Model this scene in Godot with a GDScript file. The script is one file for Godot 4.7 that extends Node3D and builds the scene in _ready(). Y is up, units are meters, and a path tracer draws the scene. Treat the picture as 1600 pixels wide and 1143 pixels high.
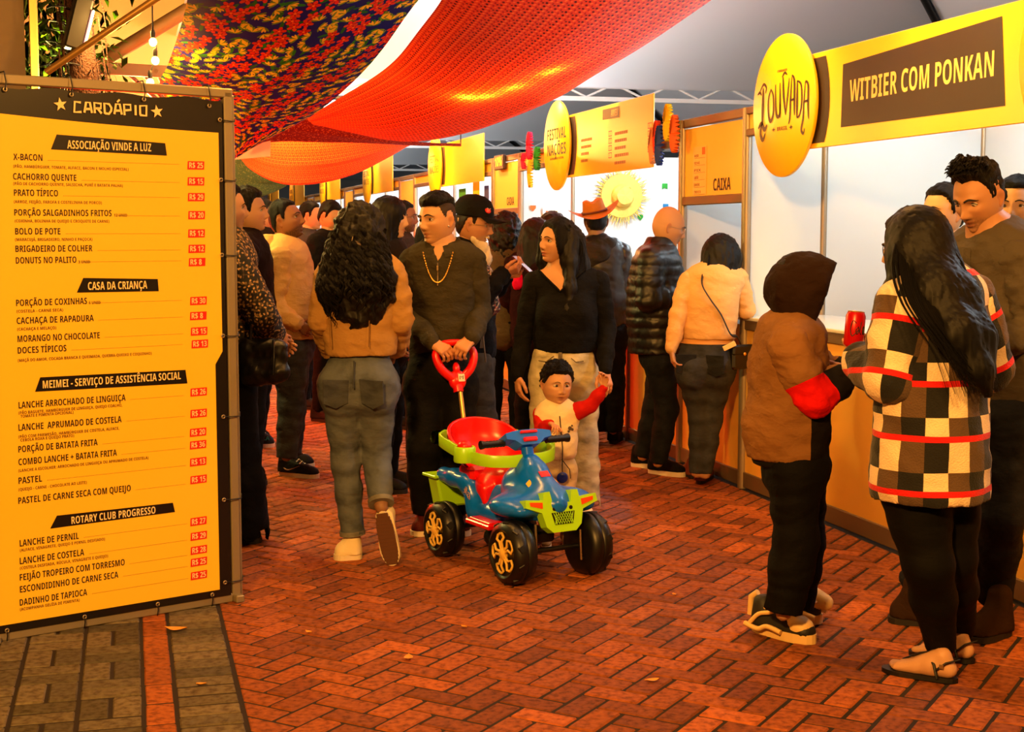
extends Node3D
# A covered street fair at night: ordering stalls along the right, a menu board on the left, people and a ride-on toy between them.
# x: across the aisle to the stalls, y: up, -z: along the aisle; metres.


func _ready() -> void:
	var cam := Camera3D.new()
	cam.name = "camera"
	cam.fov = 28.63
	cam.near = 0.05
	cam.far = 200.0
	cam.transform = Transform3D(Basis.from_euler(Vector3(deg_to_rad(-5.343), deg_to_rad(-14.95), 0)), Vector3(0, 1.5, 0))
	add_child(cam)
	cam.current = true
	var we := WorldEnvironment.new()
	we.name = "night_air"
	var env := Environment.new()
	env.background_mode = Environment.BG_COLOR
	env.background_color = Color(0.05, 0.045, 0.06)
	env.background_energy_multiplier = 0.6
	env.tonemap_mode = Environment.TONE_MAPPER_LINEAR
	env.tonemap_exposure = 1.0
	env.sdfgi_enabled = true
	env.ssao_enabled = true
	env.ssil_enabled = true
	we.environment = env
	add_child(we)
	lights()
	textures()
	setting()
	stalls()
	board()
	signs()
	drapes()
	left_corner()
	decorations()
	toy()
	crowd()
	small_things()


const AMBER := Color(1.0, 0.70, 0.32)
const COOL := Color(0.86, 0.95, 1.0)


func omni(called: String, at: Vector3, color: Color, energy: float, size := 0.05) -> void:
	var l := OmniLight3D.new()
	l.name = numbered(called)
	l.position = at
	l.light_color = color
	l.light_energy = energy
	l.light_size = size
	l.omni_range = 40.0
	l.omni_attenuation = 2.0
	l.shadow_enabled = true
	add_child(l)


func area(called: String, at: Vector3, look: Vector3, size: Vector2, color: Color, energy: float) -> void:
	var l := AreaLight3D.new()
	l.name = numbered(called)
	l.area_size = size
	l.light_color = color
	l.light_energy = energy
	l.area_normalize_energy = true
	l.shadow_enabled = true
	add_child(l)
	l.look_at_from_position(at, look, Vector3.RIGHT if absf((look - at).normalized().y) > 0.95 else Vector3.UP)


func lights() -> void:
	# unseen flood lamps by the entrance: key from the left, added fill right
	area("unseen_flood_light", Vector3(-1.3, 3.3, 0.2), Vector3(1.6, 0.6, -6.5), Vector2(0.5, 0.3), AMBER, 54.0)
	area("unseen_flood_light", Vector3(2.7, 3.2, -1.6), Vector3(2.0, 0.6, -6.5), Vector2(0.4, 0.3), AMBER, 9.0)
	# amber bulbs down the aisle
	for p in [Vector3(2.75, 3.1, -5.6), Vector3(0.9, 3.1, -6.4), Vector3(2.6, 3.15, -12.8), Vector3(2.4, 3.2, -17.0), Vector3(2.4, 3.2, -24.0), Vector3(2.4, 3.2, -32.0)]:
		omni("aisle_bulb_light", p, AMBER, 2.4 if p.z > -10 else 4.0)
	# red lantern low by the left side
	omni("red_lamp_light", Vector3(0.05, 1.0, -11.3), Color(1.0, 0.16, 0.03), 5.0, 0.08)
	omni("red_lamp_light", Vector3(0.4, 1.2, -16.5), Color(1.0, 0.16, 0.03), 6.0, 0.08)


const STALL_E := 1.2
const SIGN_E := 2.0


var rng := RandomNumberGenerator.new()


func grad(stops: Array) -> Gradient:
	var g := Gradient.new()
	var o := PackedFloat32Array()
	var c := PackedColorArray()
	for s in stops:
		o.append(s[0])
		c.append(s[1])
	g.offsets = o
	g.colors = c
	return g


func textures() -> void:
	rng.seed = 11
	var f := SystemFont.new()
	f.font_names = PackedStringArray(["Droid Sans"])
	f.font_weight = 700
	bold = f
	var g := SystemFont.new()
	g.font_names = PackedStringArray(["Droid Serif"])
	g.font_weight = 700
	serif = g
	weave = noise_tex(5, 0.09, 3, false, 4.0, null, 256)
	crease = noise_tex(6, 0.0065, 3)
	var cn: FastNoiseLite = (crease as NoiseTexture2D).noise
	cn.fractal_type = FastNoiseLite.FRACTAL_RIDGED
	cn.domain_warp_enabled = true
	cn.domain_warp_amplitude = 40.0
	cn.domain_warp_frequency = 0.01
	fine_noise = noise_tex(8, 0.03, 5, false, 4.0, null, 512)
	denim_tex = noise_tex(21, 0.012, 4, false, 4.0, grad([[0.0, Color(0.62, 0.62, 0.62)], [0.5, Color(0.9, 0.9, 0.9)], [1.0, Color(1, 1, 1)]]), 512)
	var im := Image.create(256, 64, false, Image.FORMAT_L8)
	var nz := FastNoiseLite.new()
	nz.frequency = 0.08
	for x in 256:
		for y in 64:
			var v := 0.5 + 0.5 * sin(x * TAU / 256.0 * 22.0 + 2.5 * nz.get_noise_2d(x * 0.3, y)) * (0.6 + nz.get_noise_2d(x * 2.0, y * 0.6))
			im.set_pixel(x, y, Color(v, v, v))
	strand_tex = ImageTexture.create_from_image(im)
# ---------------------------------------------------------------- mesh building
class MB:
	var v := PackedVector3Array()
	var n := PackedVector3Array()
	var uv := PackedVector2Array()
	var c := PackedColorArray()
	var i := PackedInt32Array()
	var col := Color(1, 1, 1)
	var tinted := false

	func vert(p: Vector3, nn: Vector3, u := Vector2.ZERO) -> int:
		v.append(p)
		n.append(nn)
		uv.append(u)
		c.append(col)
		return v.size() - 1

	func tri(a: int, b: int, d: int) -> void:
		i.append(a)
		i.append(b)
		i.append(d)

	func quad(a: Vector3, b: Vector3, cc: Vector3, d: Vector3, s := 1.0, t := 1.0) -> void:  # counter-clockwise seen from outside
		var nn := (b - a).cross(cc - a).normalized()
		var k := vert(a, nn, Vector2(0, t))
		vert(b, nn, Vector2(s, t))
		vert(cc, nn, Vector2(s, 0))
		vert(d, nn, Vector2(0, 0))
		tri(k, k + 1, k + 2)
		tri(k, k + 2, k + 3)

	func fan(pts: Array) -> void:
		var nn: Vector3 = (pts[1] - pts[0]).cross(pts[2] - pts[0]).normalized()
		var k := v.size()
		for p in pts:
			vert(p, nn)
		for q in range(1, pts.size() - 1):
			tri(k, k + q, k + q + 1)

	func box(at: Vector3, size: Vector3, basis := Basis(), bev := 0.0) -> void:
		var h := size * 0.5
		var e: float = minf(bev, minf(h.x, minf(h.y, h.z)) * 0.45)
		for ax in 3:
			for s in [-1.0, 1.0]:
				var u := (ax + 1) % 3
				var w := (ax + 2) % 3
				var p := []
				for cs in [[-1, -1], [1, -1], [1, 1], [-1, 1]]:
					var q := Vector3()
					q[ax] = h[ax] * s
					q[u] = (h[u] - e) * cs[0]
					q[w] = (h[w] - e) * cs[1]
					p.append(at + basis * q)
				if s < 0:
					p.reverse()
				quad(p[0], p[1], p[2], p[3])
		if e <= 0.0:
			return
		for ax in 3:
			var u := (ax + 1) % 3
			var w := (ax + 2) % 3
			for su in [-1.0, 1.0]:
				for sw in [-1.0, 1.0]:
					var p := []
					for t in [[-1.0, 0], [1.0, 0], [1.0, 1], [-1.0, 1]]:
						var q := Vector3()
						q[ax] = (h[ax] - e) * t[0]
						q[u] = (h[u] - (0.0 if t[1] == 0 else e)) * su
						q[w] = (h[w] - (e if t[1] == 0 else 0.0)) * sw
						p.append(at + basis * q)
					if su * sw < 0:
						p.reverse()
					quad(p[0], p[1], p[2], p[3])
		for sx in [-1.0, 1.0]:
			for sy in [-1.0, 1.0]:
				for sz in [-1.0, 1.0]:
					var p := []
					for ax in 3:
						var q := Vector3(h.x - e, h.y - e, h.z - e)
						q[ax] = h[ax]
						p.append(at + basis * (q * Vector3(sx, sy, sz)))
					if sx * sy * sz < 0:
						p.reverse()
					fan(p)

	func tube(pts: Array, rad, segs := 8, caps := true, squash := 1.0, up0 := Vector3.ZERO) -> void:
		var m := pts.size()
		var up := up0
		var start := v.size()
		for k in m:
			var d: Vector3 = (pts[mini(k + 1, m - 1)] - pts[maxi(k - 1, 0)]).normalized()
			if up == Vector3.ZERO:
				up = Vector3.UP if absf(d.y) < 0.9 else Vector3.RIGHT
			var s := up.cross(d).normalized()
			var t := d.cross(s).normalized()
			up = t
			var r: float = rad[k] if rad is Array else rad
			for q in segs + 1:
				var an := TAU * q / segs
				var o := s * cos(an) + t * (sin(an) * squash)
				vert(pts[k] + o * r, (s * cos(an) + t * (sin(an) / squash)).normalized(), Vector2(float(q) / segs, float(k)))
		for k in m - 1:
			for q in segs:
				var a := start + k * (segs + 1) + q
				tri(a, a + 1, a + segs + 2)
				tri(a, a + segs + 2, a + segs + 1)
		if caps:
			var ra := []
			var rb := []
			for q in segs:
				ra.append(v[start + segs - 1 - q])
				rb.append(v[start + (m - 1) * (segs + 1) + q])
			fan(ra)
			fan(rb)

	func lathe(prof: Array, segs: int, xf := Transform3D(), arc := TAU, flat := false) -> void:  # profile of Vector2(radius, y), going up outside
		var m := prof.size()
		for k in m - 1:
			var a: Vector2 = prof[k]
			var b: Vector2 = prof[k + 1]
			var d := b - a
			if d.length() < 1e-7:
				continue
			var na := Vector2(d.y, -d.x).normalized()
			var nb := na
			if not flat:
				if k > 0:
					var e: Vector2 = (a - prof[k - 1]).normalized()
					var pn := Vector2(e.y, -e.x)
					if pn.dot(na) > 0.6:
						na = (na + pn).normalized()
				if k < m - 2:
					var e: Vector2 = (prof[k + 2] - b).normalized()
					var pn := Vector2(e.y, -e.x)
					if pn.dot(nb) > 0.6:
						nb = (nb + pn).normalized()
			var st := v.size()
			for q in segs + 1:
				var an := arc * q / segs
				var dir := Vector3(sin(an), 0, cos(an))
				vert(xf * (dir * a.x + Vector3.UP * a.y), (xf.basis * (dir * na.x + Vector3.UP * na.y)).normalized(), Vector2(float(q) / segs, float(k) / m))
				vert(xf * (dir * b.x + Vector3.UP * b.y), (xf.basis * (dir * nb.x + Vector3.UP * nb.y)).normalized(), Vector2(float(q) / segs, float(k + 1) / m))
			for q in segs:
				var p := st + q * 2
				tri(p, p + 2, p + 3)
				tri(p, p + 3, p + 1)

	func prism(poly: PackedVector2Array, depth: float, xf := Transform3D(), bev := 0.0) -> void:  # outline in x, y; from z = 0 towards +z
		var pl := poly
		if Geometry2D.is_polygon_clockwise(pl):
			pl = pl.duplicate()
			pl.reverse()
		var top := pl
		if bev > 0.0:
			var ins := Geometry2D.offset_polygon(pl, -bev)
			if ins.size() == 1 and ins[0].size() == pl.size():
				top = ins[0]
				if Geometry2D.is_polygon_clockwise(top):
					top.reverse()
				var best := 0
				for k in top.size():
					if top[k].distance_squared_to(pl[0]) < top[best].distance_squared_to(pl[0]):
						best = k
				var tt := PackedVector2Array()
				for k in top.size():
					tt.append(top[(k + best) % top.size()])
				top = tt
			else:
				bev = 0.0
		var ix := Geometry2D.triangulate_polygon(top)
		var ix2 := Geometry2D.triangulate_polygon(pl)
		var nf := (xf.basis * Vector3(0, 0, 1)).normalized()
		var k0 := v.size()
		for p in top:
			vert(xf * Vector3(p.x, p.y, depth), nf, p)
		for k in range(0, ix.size(), 3):
			put(k0, ix[k], ix[k + 1], ix[k + 2], top, false)
		k0 = v.size()
		for p in pl:
			vert(xf * Vector3(p.x, p.y, 0), -nf, p)
		for k in range(0, ix2.size(), 3):
			put(k0, ix2[k], ix2[k + 1], ix2[k + 2], pl, true)
		var m := pl.size()
		for k in m:
			var a := pl[k]
			var b := pl[(k + 1) % m]
			quad(xf * Vector3(a.x, a.y, 0), xf * Vector3(b.x, b.y, 0), xf * Vector3(b.x, b.y, depth - bev), xf * Vector3(a.x, a.y, depth - bev))
			if bev > 0.0:
				var e := top[k]
				var f := top[(k + 1) % m]
				quad(xf * Vector3(a.x, a.y, depth - bev), xf * Vector3(b.x, b.y, depth - bev), xf * Vector3(f.x, f.y, depth), xf * Vector3(e.x, e.y, depth))

	func put(k0: int, a: int, b: int, d: int, pl: PackedVector2Array, back: bool) -> void:
		var ccw := (pl[b] - pl[a]).cross(pl[d] - pl[a]) > 0.0
		if ccw != back:
			tri(k0 + a, k0 + b, k0 + d)
		else:
			tri(k0 + a, k0 + d, k0 + b)

	func sheet(nu: int, nv: int, f: Callable) -> void:  # f(u, v) -> Vector3; both sides seen
		var st := v.size()
		for a in nu + 1:
			for b in nv + 1:
				vert(f.call(float(a) / nu, float(b) / nv), Vector3.ZERO, Vector2(float(a) / nu, float(b) / nv))
		for a in nu:
			for b in nv:
				var k := st + a * (nv + 1) + b
				tri(k, k + nv + 1, k + nv + 2)
				tri(k, k + nv + 2, k + 1)
		smooth(st)

	func ball(at: Vector3, r: Vector3, nu := 16, nv := 10, basis := Basis()) -> void:
		var st := v.size()
		for b in nv + 1:
			var la := PI * (float(b) / nv - 0.5)
			for a in nu + 1:
				var lo := TAU * a / nu
				var d := Vector3(sin(lo) * cos(la), sin(la), cos(lo) * cos(la))
				vert(at + basis * (d * r), (basis * (d / r)).normalized(), Vector2(float(a) / nu, float(b) / nv))
		for b in nv:
			for a in nu:
				var k := st + b * (nu + 1) + a
				tri(k, k + 1, k + nu + 2)
				tri(k, k + nu + 2, k + nu + 1)

	func smooth(from := 0) -> void:
		for k in range(from, n.size()):
			n[k] = Vector3.ZERO
		for k in range(0, i.size(), 3):
			var a := i[k]
			if a < from:
				continue
			var b := i[k + 1]
			var d := i[k + 2]
			var nn := (v[b] - v[a]).cross(v[d] - v[a])
			n[a] += nn
			n[b] += nn
			n[d] += nn
		for k in range(from, n.size()):
			n[k] = n[k].normalized()

	func add(o: MB, xf := Transform3D()) -> void:
		var k := v.size()
		for q in o.v.size():
			v.append(xf * o.v[q])
			n.append((xf.basis * o.n[q]).normalized())
		uv.append_array(o.uv)
		c.append_array(o.c)
		var flip := xf.basis.determinant() < 0.0
		for q in range(0, o.i.size(), 3):
			i.append(o.i[q] + k)
			i.append(o.i[q + (2 if flip else 1)] + k)
			i.append(o.i[q + (1 if flip else 2)] + k)
		tinted = tinted or o.tinted

	func mesh() -> ArrayMesh:
		var a := []
		a.resize(Mesh.ARRAY_MAX)
		var fl := PackedInt32Array()
		fl.resize(i.size())
		for k in range(0, i.size(), 3):
			fl[k] = i[k]
			fl[k + 1] = i[k + 2]
			fl[k + 2] = i[k + 1]
		a[Mesh.ARRAY_VERTEX] = v
		a[Mesh.ARRAY_NORMAL] = n
		a[Mesh.ARRAY_TEX_UV] = uv
		if tinted:
			a[Mesh.ARRAY_COLOR] = c
		a[Mesh.ARRAY_INDEX] = fl
		var m := ArrayMesh.new()
		m.add_surface_from_arrays(Mesh.PRIMITIVE_TRIANGLES, a)
		return m


# ---------------------------------------------------------------- nodes
func tag(o: Node, label := "", category := "", group := "", kind := "") -> void:
	if label:
		o.set_meta("label", label)
	if category:
		o.set_meta("category", category)
	if group:
		o.set_meta("group", group)
	if kind:
		o.set_meta("kind", kind)


var used := {}


func numbered(s: String) -> String:
	if not used.has(s):
		used[s] = 0
		return s
	used[s] += 1
	return "%s_%03d" % [s, used[s]]


func thing(called: String, label: String, category: String, at := Vector3.ZERO, turn := 0.0, group := "") -> Node3D:
	var o := Node3D.new()
	o.name = numbered(called)
	o.position = at
	o.rotation_degrees.y = turn
	tag(o, label, category, group)
	add_child(o)
	return o


func part(called: String, m, mt: Material, parent: Node, xf := Transform3D()) -> MeshInstance3D:
	var o := MeshInstance3D.new()
	var nm := called
	var k := 0
	while parent.has_node(nm):
		k += 1
		nm = "%s_%03d" % [called, k]
	o.name = nm
	o.mesh = m.mesh() if m is MB else m
	o.material_override = mt
	o.transform = xf
	parent.add_child(o)
	return o


func single(called: String, m, mt: Material, label: String, category: String, xf := Transform3D(), group := "") -> MeshInstance3D:
	var o := part(numbered(called), m, mt, self, xf)
	tag(o, label, category, group)
	return o


func struct(called: String, m, mt: Material, parent: Node = self) -> MeshInstance3D:
	var o := part(called, m, mt, parent)
	if parent == self:
		tag(o, "", "", "", "structure")
	return o


# ---------------------------------------------------------------- materials
var mats := {}


func mat(key: String, color: Color, rough := 0.7, metal := 0.0) -> StandardMaterial3D:
	if mats.has(key):
		return mats[key]
	var m := StandardMaterial3D.new()
	m.resource_name = key
	m.albedo_color = color
	m.roughness = rough
	m.metallic = metal
	mats[key] = m
	return m


func noise_tex(seed_: int, freq: float, octaves := 4, normal := false, strength := 4.0, ramp: Gradient = null, size := 512) -> NoiseTexture2D:
	var nz := FastNoiseLite.new()
	nz.seed = seed_
	nz.frequency = freq
	nz.fractal_octaves = octaves
	var t := NoiseTexture2D.new()
	t.width = size
	t.height = size
	t.seamless = true
	t.noise = nz
	t.as_normal_map = normal
	t.bump_strength = strength
	if ramp:
		t.color_ramp = ramp
	return t


var weave: Texture2D
var crease: Texture2D
var denim_tex: Texture2D
var fine_noise: Texture2D


func cloth(key: String, color: Color, rough := 0.85, scale := 9.0, relief := 0.12) -> StandardMaterial3D:
	if mats.has(key):
		return mats[key]
	var m := mat(key, color, rough)
	m.uv1_triplanar = true
	m.uv1_scale = Vector3.ONE * scale
	m.uv1_scale = Vector3(1.3, 1.9, 1.3)
	m.heightmap_enabled = true
	m.heightmap_texture = crease
	m.heightmap_scale = relief * 7.0
	m.metallic_specular = 0.25
	return m


func denim(key: String, color: Color) -> StandardMaterial3D:
	if mats.has(key):
		return mats[key]
	var m := cloth(key, color, 0.8, 2.2, 0.1)
	m.albedo_texture = denim_tex
	return m


# ---------------------------------------------------------------- rounded forms: a distance field of tapered capsules, meshed by surface nets
func cap(a: Vector3, b: Vector3, ra: float, rb: float, k := 0.03, flat := 1.0, grp := 0, dir := Vector3(0, 0, 1)) -> Array:
	return [a, b, ra, rb, k, flat, grp, dir]


func carve(prims: Array, cell: float, kg := 0.01, cuts := []) -> MB:
	var lo := Vector3.INF
	var hi := -Vector3.INF
	var groups := {}
	for p in prims:
		var r: float = maxf(p[2], p[3])
		lo = lo.min(p[0].min(p[1]) - Vector3.ONE * r)
		hi = hi.max(p[0].max(p[1]) + Vector3.ONE * r)
		groups[p[6]] = true
	lo -= Vector3.ONE * cell * 2.5
	hi += Vector3.ONE * cell * 2.5
	var nx := int((hi.x - lo.x) / cell) + 2
	var ny := int((hi.y - lo.y) / cell) + 2
	var nz := int((hi.z - lo.z) / cell) + 2
	var total := nx * ny * nz
	var acc := PackedFloat32Array()
	var first := true
	for g in groups:
		var dd := PackedFloat32Array()
		dd.resize(total)
		dd.fill(0.2)
		for p in prims:
			if p[6] == g:
				_splat(dd, nx, ny, nz, lo, cell, p)
		if first:
			acc = dd
			first = false
		else:
			for q in total:
				var e := dd[q]
				if e < 0.1:
					var f := acc[q]
					var h := kg - absf(e - f)
					acc[q] = minf(e, f) - (h * h / (4.0 * kg) if h > 0.0 else 0.0)
	for ct in cuts:  # [normal, offset, centre, reach, normal, offset]: takes away where normal . p > offset (for both normals, if two)
		var cn: Vector3 = ct[0]
		var c2: Vector3 = ct[4] if ct.size() > 4 else cn
		var o2: float = ct[5] if ct.size() > 4 else ct[1]
		var cc: Vector3 = ct[2]
		var rr: float = ct[3]
		var x0 := clampi(int((cc.x - rr - lo.x) / cell), 0, nx)
		var x1 := clampi(int((cc.x + rr - lo.x) / cell) + 1, 0, nx)
		var y0 := clampi(int((cc.y - rr - lo.y) / cell), 0, ny)
		var y1 := clampi(int((cc.y + rr - lo.y) / cell) + 1, 0, ny)
		var z0 := clampi(int((cc.z - rr - lo.z) / cell), 0, nz)
		var z1 := clampi(int((cc.z + rr - lo.z) / cell) + 1, 0, nz)
		for z in range(z0, z1):
			for y in range(y0, y1):
				for x in range(x0, x1):
					var q := (z * ny + y) * nx + x
					var w := lo + Vector3(x, y, z) * cell
					acc[q] = maxf(acc[q], minf(cn.dot(w) - ct[1], c2.dot(w) - o2))
	return _nets(acc, nx, ny, nz, lo, cell)


func _splat(dd: PackedFloat32Array, nx: int, ny: int, nz: int, lo: Vector3, cell: float, p: Array) -> void:
	var a: Vector3 = p[0]
	var b: Vector3 = p[1]
	var ra: float = p[2]
	var rb: float = p[3]
	var k: float = p[4]
	var fl: float = p[5]
	var dn: Vector3 = p[7]
	var m := maxf(ra, rb) + k + cell * 2.0
	var mn := a.min(b) - Vector3.ONE * m
	var mx := a.max(b) + Vector3.ONE * m
	var x0 := clampi(int((mn.x - lo.x) / cell), 0, nx - 1)
	var x1 := clampi(int((mx.x - lo.x) / cell) + 1, 0, nx)
	var y0 := clampi(int((mn.y - lo.y) / cell), 0, ny - 1)
	var y1 := clampi(int((mx.y - lo.y) / cell) + 1, 0, ny)
	var z0 := clampi(int((mn.z - lo.z) / cell), 0, nz - 1)
	var z1 := clampi(int((mx.z - lo.z) / cell) + 1, 0, nz)
	var sq := fl - 1.0
	var ab := b - a
	ab += dn * (ab.dot(dn) * sq)
	var inv := 1.0 / maxf(ab.dot(ab), 1e-9)
	var dr := rb - ra
	var sc := 2.0 / (1.0 + fl)
	var step := Vector3(cell, 0, 0)
	step += dn * (step.dot(dn) * sq)
	var k4 := 0.25 / maxf(k, 1e-5)
	for z in range(z0, z1):
		for y in range(y0, y1):
			var q := lo + Vector3(x0, y, z) * cell - a
			q += dn * (q.dot(dn) * sq)
			var ix := (z * ny + y) * nx + x0
			for x in range(x0, x1):
				var t := clampf(q.dot(ab) * inv, 0.0, 1.0)
				var d := ((q - ab * t).length() - ra - dr * t) * sc
				var e := dd[ix]
				var h := k - absf(d - e)
				if h > 0.0:
					dd[ix] = minf(d, e) - h * h * k4
				elif d < e:
					dd[ix] = d
				q += step
				ix += 1


func _nets(dd: PackedFloat32Array, nx: int, ny: int, nz: int, lo: Vector3, cell: float) -> MB:
	var vid := PackedInt32Array()
	vid.resize(nx * ny * nz)
	vid.fill(-1)
	var sum := PackedVector3Array()
	var cnt := PackedInt32Array()
	var quads := PackedInt32Array()
	var sy := nx
	var sz := nx * ny
	for z in range(1, nz - 1):
		for y in range(1, ny - 1):
			var ix := (z * ny + y) * nx + 1
			var a := dd[ix]
			for x in range(1, nx - 1):
				var b := dd[ix + 1]
				var ins := a < 0.0
				if ins != (b < 0.0):
					_edge(vid, sum, cnt, quads, Vector3(x + a / (a - b), y, z), ix - sy - sz, ix - sz, ix, ix - sy, ins)
				var e := dd[ix + sy]
				if ins != (e < 0.0):
					_edge(vid, sum, cnt, quads, Vector3(x, y + a / (a - e), z), ix - sz - 1, ix - 1, ix, ix - sz, ins)
				e = dd[ix + sz]
				if ins != (e < 0.0):
					_edge(vid, sum, cnt, quads, Vector3(x, y, z + a / (a - e)), ix - 1 - sy, ix - sy, ix, ix - 1, ins)
				a = b
				ix += 1
	var mb := MB.new()
	for q in sum.size():
		mb.v.append(lo + sum[q] * (cell / cnt[q]))
	mb.n.resize(sum.size())
	mb.uv.resize(sum.size())
	mb.c.resize(sum.size())
	mb.c.fill(Color(1, 1, 1))
	mb.i = quads
	mb.smooth()
	return mb


func _edge(vid: PackedInt32Array, sum: PackedVector3Array, cnt: PackedInt32Array, quads: PackedInt32Array, pos: Vector3, a: int, b: int, c: int, d: int, ins: bool) -> void:
	var id := [0, 0, 0, 0]
	var k := 0
	for q in [a, b, c, d]:
		var w := vid[q]
		if w < 0:
			w = sum.size()
			vid[q] = w
			sum.append(Vector3.ZERO)
			cnt.append(0)
		sum[w] += pos
		cnt[w] += 1
		id[k] = w
		k += 1
	if ins:
		quads.append_array(PackedInt32Array([id[0], id[1], id[2], id[0], id[2], id[3]]))
	else:
		quads.append_array(PackedInt32Array([id[0], id[2], id[1], id[0], id[3], id[2]]))


func rumple(mb: MB, amp: float, freq: Vector3, seed_ := 1, oct := 3) -> MB:
	var nz := FastNoiseLite.new()
	nz.seed = seed_
	nz.frequency = 1.0
	nz.fractal_octaves = oct
	if amp < 0.0:  # creases
		nz.fractal_type = FastNoiseLite.FRACTAL_RIDGED
	for q in mb.v.size():
		mb.v[q] += mb.n[q] * (nz.get_noise_3dv(mb.v[q] * freq) * amp)
	mb.smooth()
	return mb


func relax(mb: MB, times := 1) -> MB:
	for t in times:
		var s := PackedVector3Array()
		s.resize(mb.v.size())
		var c := PackedInt32Array()
		c.resize(mb.v.size())
		for k in range(0, mb.i.size(), 3):
			for e in 3:
				var a := mb.i[k + e]
				var b := mb.i[k + (e + 1) % 3]
				s[a] += mb.v[b]
				c[a] += 1
		for q in mb.v.size():
			if c[q]:
				mb.v[q] = mb.v[q].lerp(s[q] / c[q], 0.5)
	mb.smooth()
	return mb


func tris(mb: MB, keep: Callable) -> MB:  # the triangles whose middle passes keep()
	var o := MB.new()
	var ren := PackedInt32Array()
	ren.resize(mb.v.size())
	ren.fill(-1)
	for k in range(0, mb.i.size(), 3):
		if keep.call((mb.v[mb.i[k]] + mb.v[mb.i[k + 1]] + mb.v[mb.i[k + 2]]) / 3.0):
			for e in 3:
				var a := mb.i[k + e]
				if ren[a] < 0:
					ren[a] = o.vert(mb.v[a], mb.n[a], mb.uv[a])
				o.i.append(ren[a])
	return o


func slice(mb: MB, nrm: Vector3, off: float) -> MB:  # keeps nrm . p < off, cut clean
	var o := MB.new()
	var ren := {}
	for k in range(0, mb.i.size(), 3):
		var poly := []
		for e in 3:
			var a := mb.i[k + e]
			var b := mb.i[k + (e + 1) % 3]
			var da := nrm.dot(mb.v[a]) - off
			var db := nrm.dot(mb.v[b]) - off
			if da < 0.0:
				if not ren.has(a):
					ren[a] = o.vert(mb.v[a], mb.n[a], mb.uv[a])
				poly.append(ren[a])
			if (da < 0.0) != (db < 0.0):
				var key := Vector2i(mini(a, b), maxi(a, b))
				if not ren.has(key):
					var t := da / (da - db)
					ren[key] = o.vert(mb.v[a].lerp(mb.v[b], t), mb.n[a].lerp(mb.n[b], t).normalized(), mb.uv[a].lerp(mb.uv[b], t))
				poly.append(ren[key])
		for q in range(1, poly.size() - 1):
			o.tri(poly[0], poly[q], poly[q + 1])
	return o


# ---------------------------------------------------------------- lettering
var bold: Font
var serif: Font


func letters(mb: MB, text: String, xf: Transform3D, height: float, width := 0.0, thick := 0.001, font: Font = null) -> float:  # cap height in metres; squeezed to width when given; origin at the left of the base line
	var t := TextMesh.new()
	t.font = font if font else bold
	t.text = text
	t.font_size = 64
	t.pixel_size = 0.01
	t.curve_step = 2.0
	t.depth = 0.0
	t.horizontal_alignment = HORIZONTAL_ALIGNMENT_LEFT
	t.vertical_alignment = VERTICAL_ALIGNMENT_BOTTOM
	var a := t.get_mesh_arrays()
	if a.size() == 0 or a[Mesh.ARRAY_VERTEX] == null:
		return 0.0
	var vs: PackedVector3Array = a[Mesh.ARRAY_VERTEX]
	var lo := Vector3.INF
	var hi := -Vector3.INF
	for p in vs:
		lo = lo.min(p)
		hi = hi.max(p)
	var capu := 64 * 0.01 * 0.714
	var s := height / capu
	var sx := s
	if width > 0.0:
		sx = width / maxf(hi.x - lo.x, 1e-5)
	var desc := 64 * 0.01 * 0.236
	var ix: PackedInt32Array = a[Mesh.ARRAY_INDEX]
	var k0 := mb.v.size()
	var nn := (xf.basis * Vector3(0, 0, 1)).normalized()
	for p in vs:
		mb.vert(xf * Vector3((p.x - lo.x) * sx, (p.y - desc) * s, thick), nn)
	for q in range(0, ix.size(), 3):
		var n3 := (vs[ix[q + 1]] - vs[ix[q]]).cross(vs[ix[q + 2]] - vs[ix[q]])
		if n3.z > 0.0:
			mb.tri(k0 + ix[q], k0 + ix[q + 1], k0 + ix[q + 2])
		else:
			mb.tri(k0 + ix[q], k0 + ix[q + 2], k0 + ix[q + 1])
	return (hi.x - lo.x) * sx


func stroke(mb: MB, xf: Transform3D, pts: Array, w, z := 0.001) -> void:  # a flat inked line of given width(s)
	var m := pts.size()
	var nn := (xf.basis * Vector3(0, 0, 1)).normalized()
	var k0 := mb.v.size()
	for k in m:
		var d: Vector2 = (pts[mini(k + 1, m - 1)] - pts[maxi(k - 1, 0)]).normalized()
		var s: Vector2 = Vector2(-d.y, d.x) * (0.5 * (w[k] if w is Array else w))
		mb.vert(xf * Vector3(pts[k].x + s.x, pts[k].y + s.y, z), nn)
		mb.vert(xf * Vector3(pts[k].x - s.x, pts[k].y - s.y, z), nn)
	for k in m - 1:
		var q := k0 + k * 2
		mb.tri(q, q + 1, q + 3)
		mb.tri(q, q + 3, q + 2)


func flat_poly(mb: MB, xf: Transform3D, pts: Array, z := 0.001) -> void:
	var pl := PackedVector2Array(pts)
	var ix := Geometry2D.triangulate_polygon(pl)
	var nn := (xf.basis * Vector3(0, 0, 1)).normalized()
	var k0 := mb.v.size()
	for p in pl:
		mb.vert(xf * Vector3(p.x, p.y, z), nn, p)
	for k in range(0, ix.size(), 3):
		mb.put(k0, ix[k], ix[k + 1], ix[k + 2], pl, false)


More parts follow.
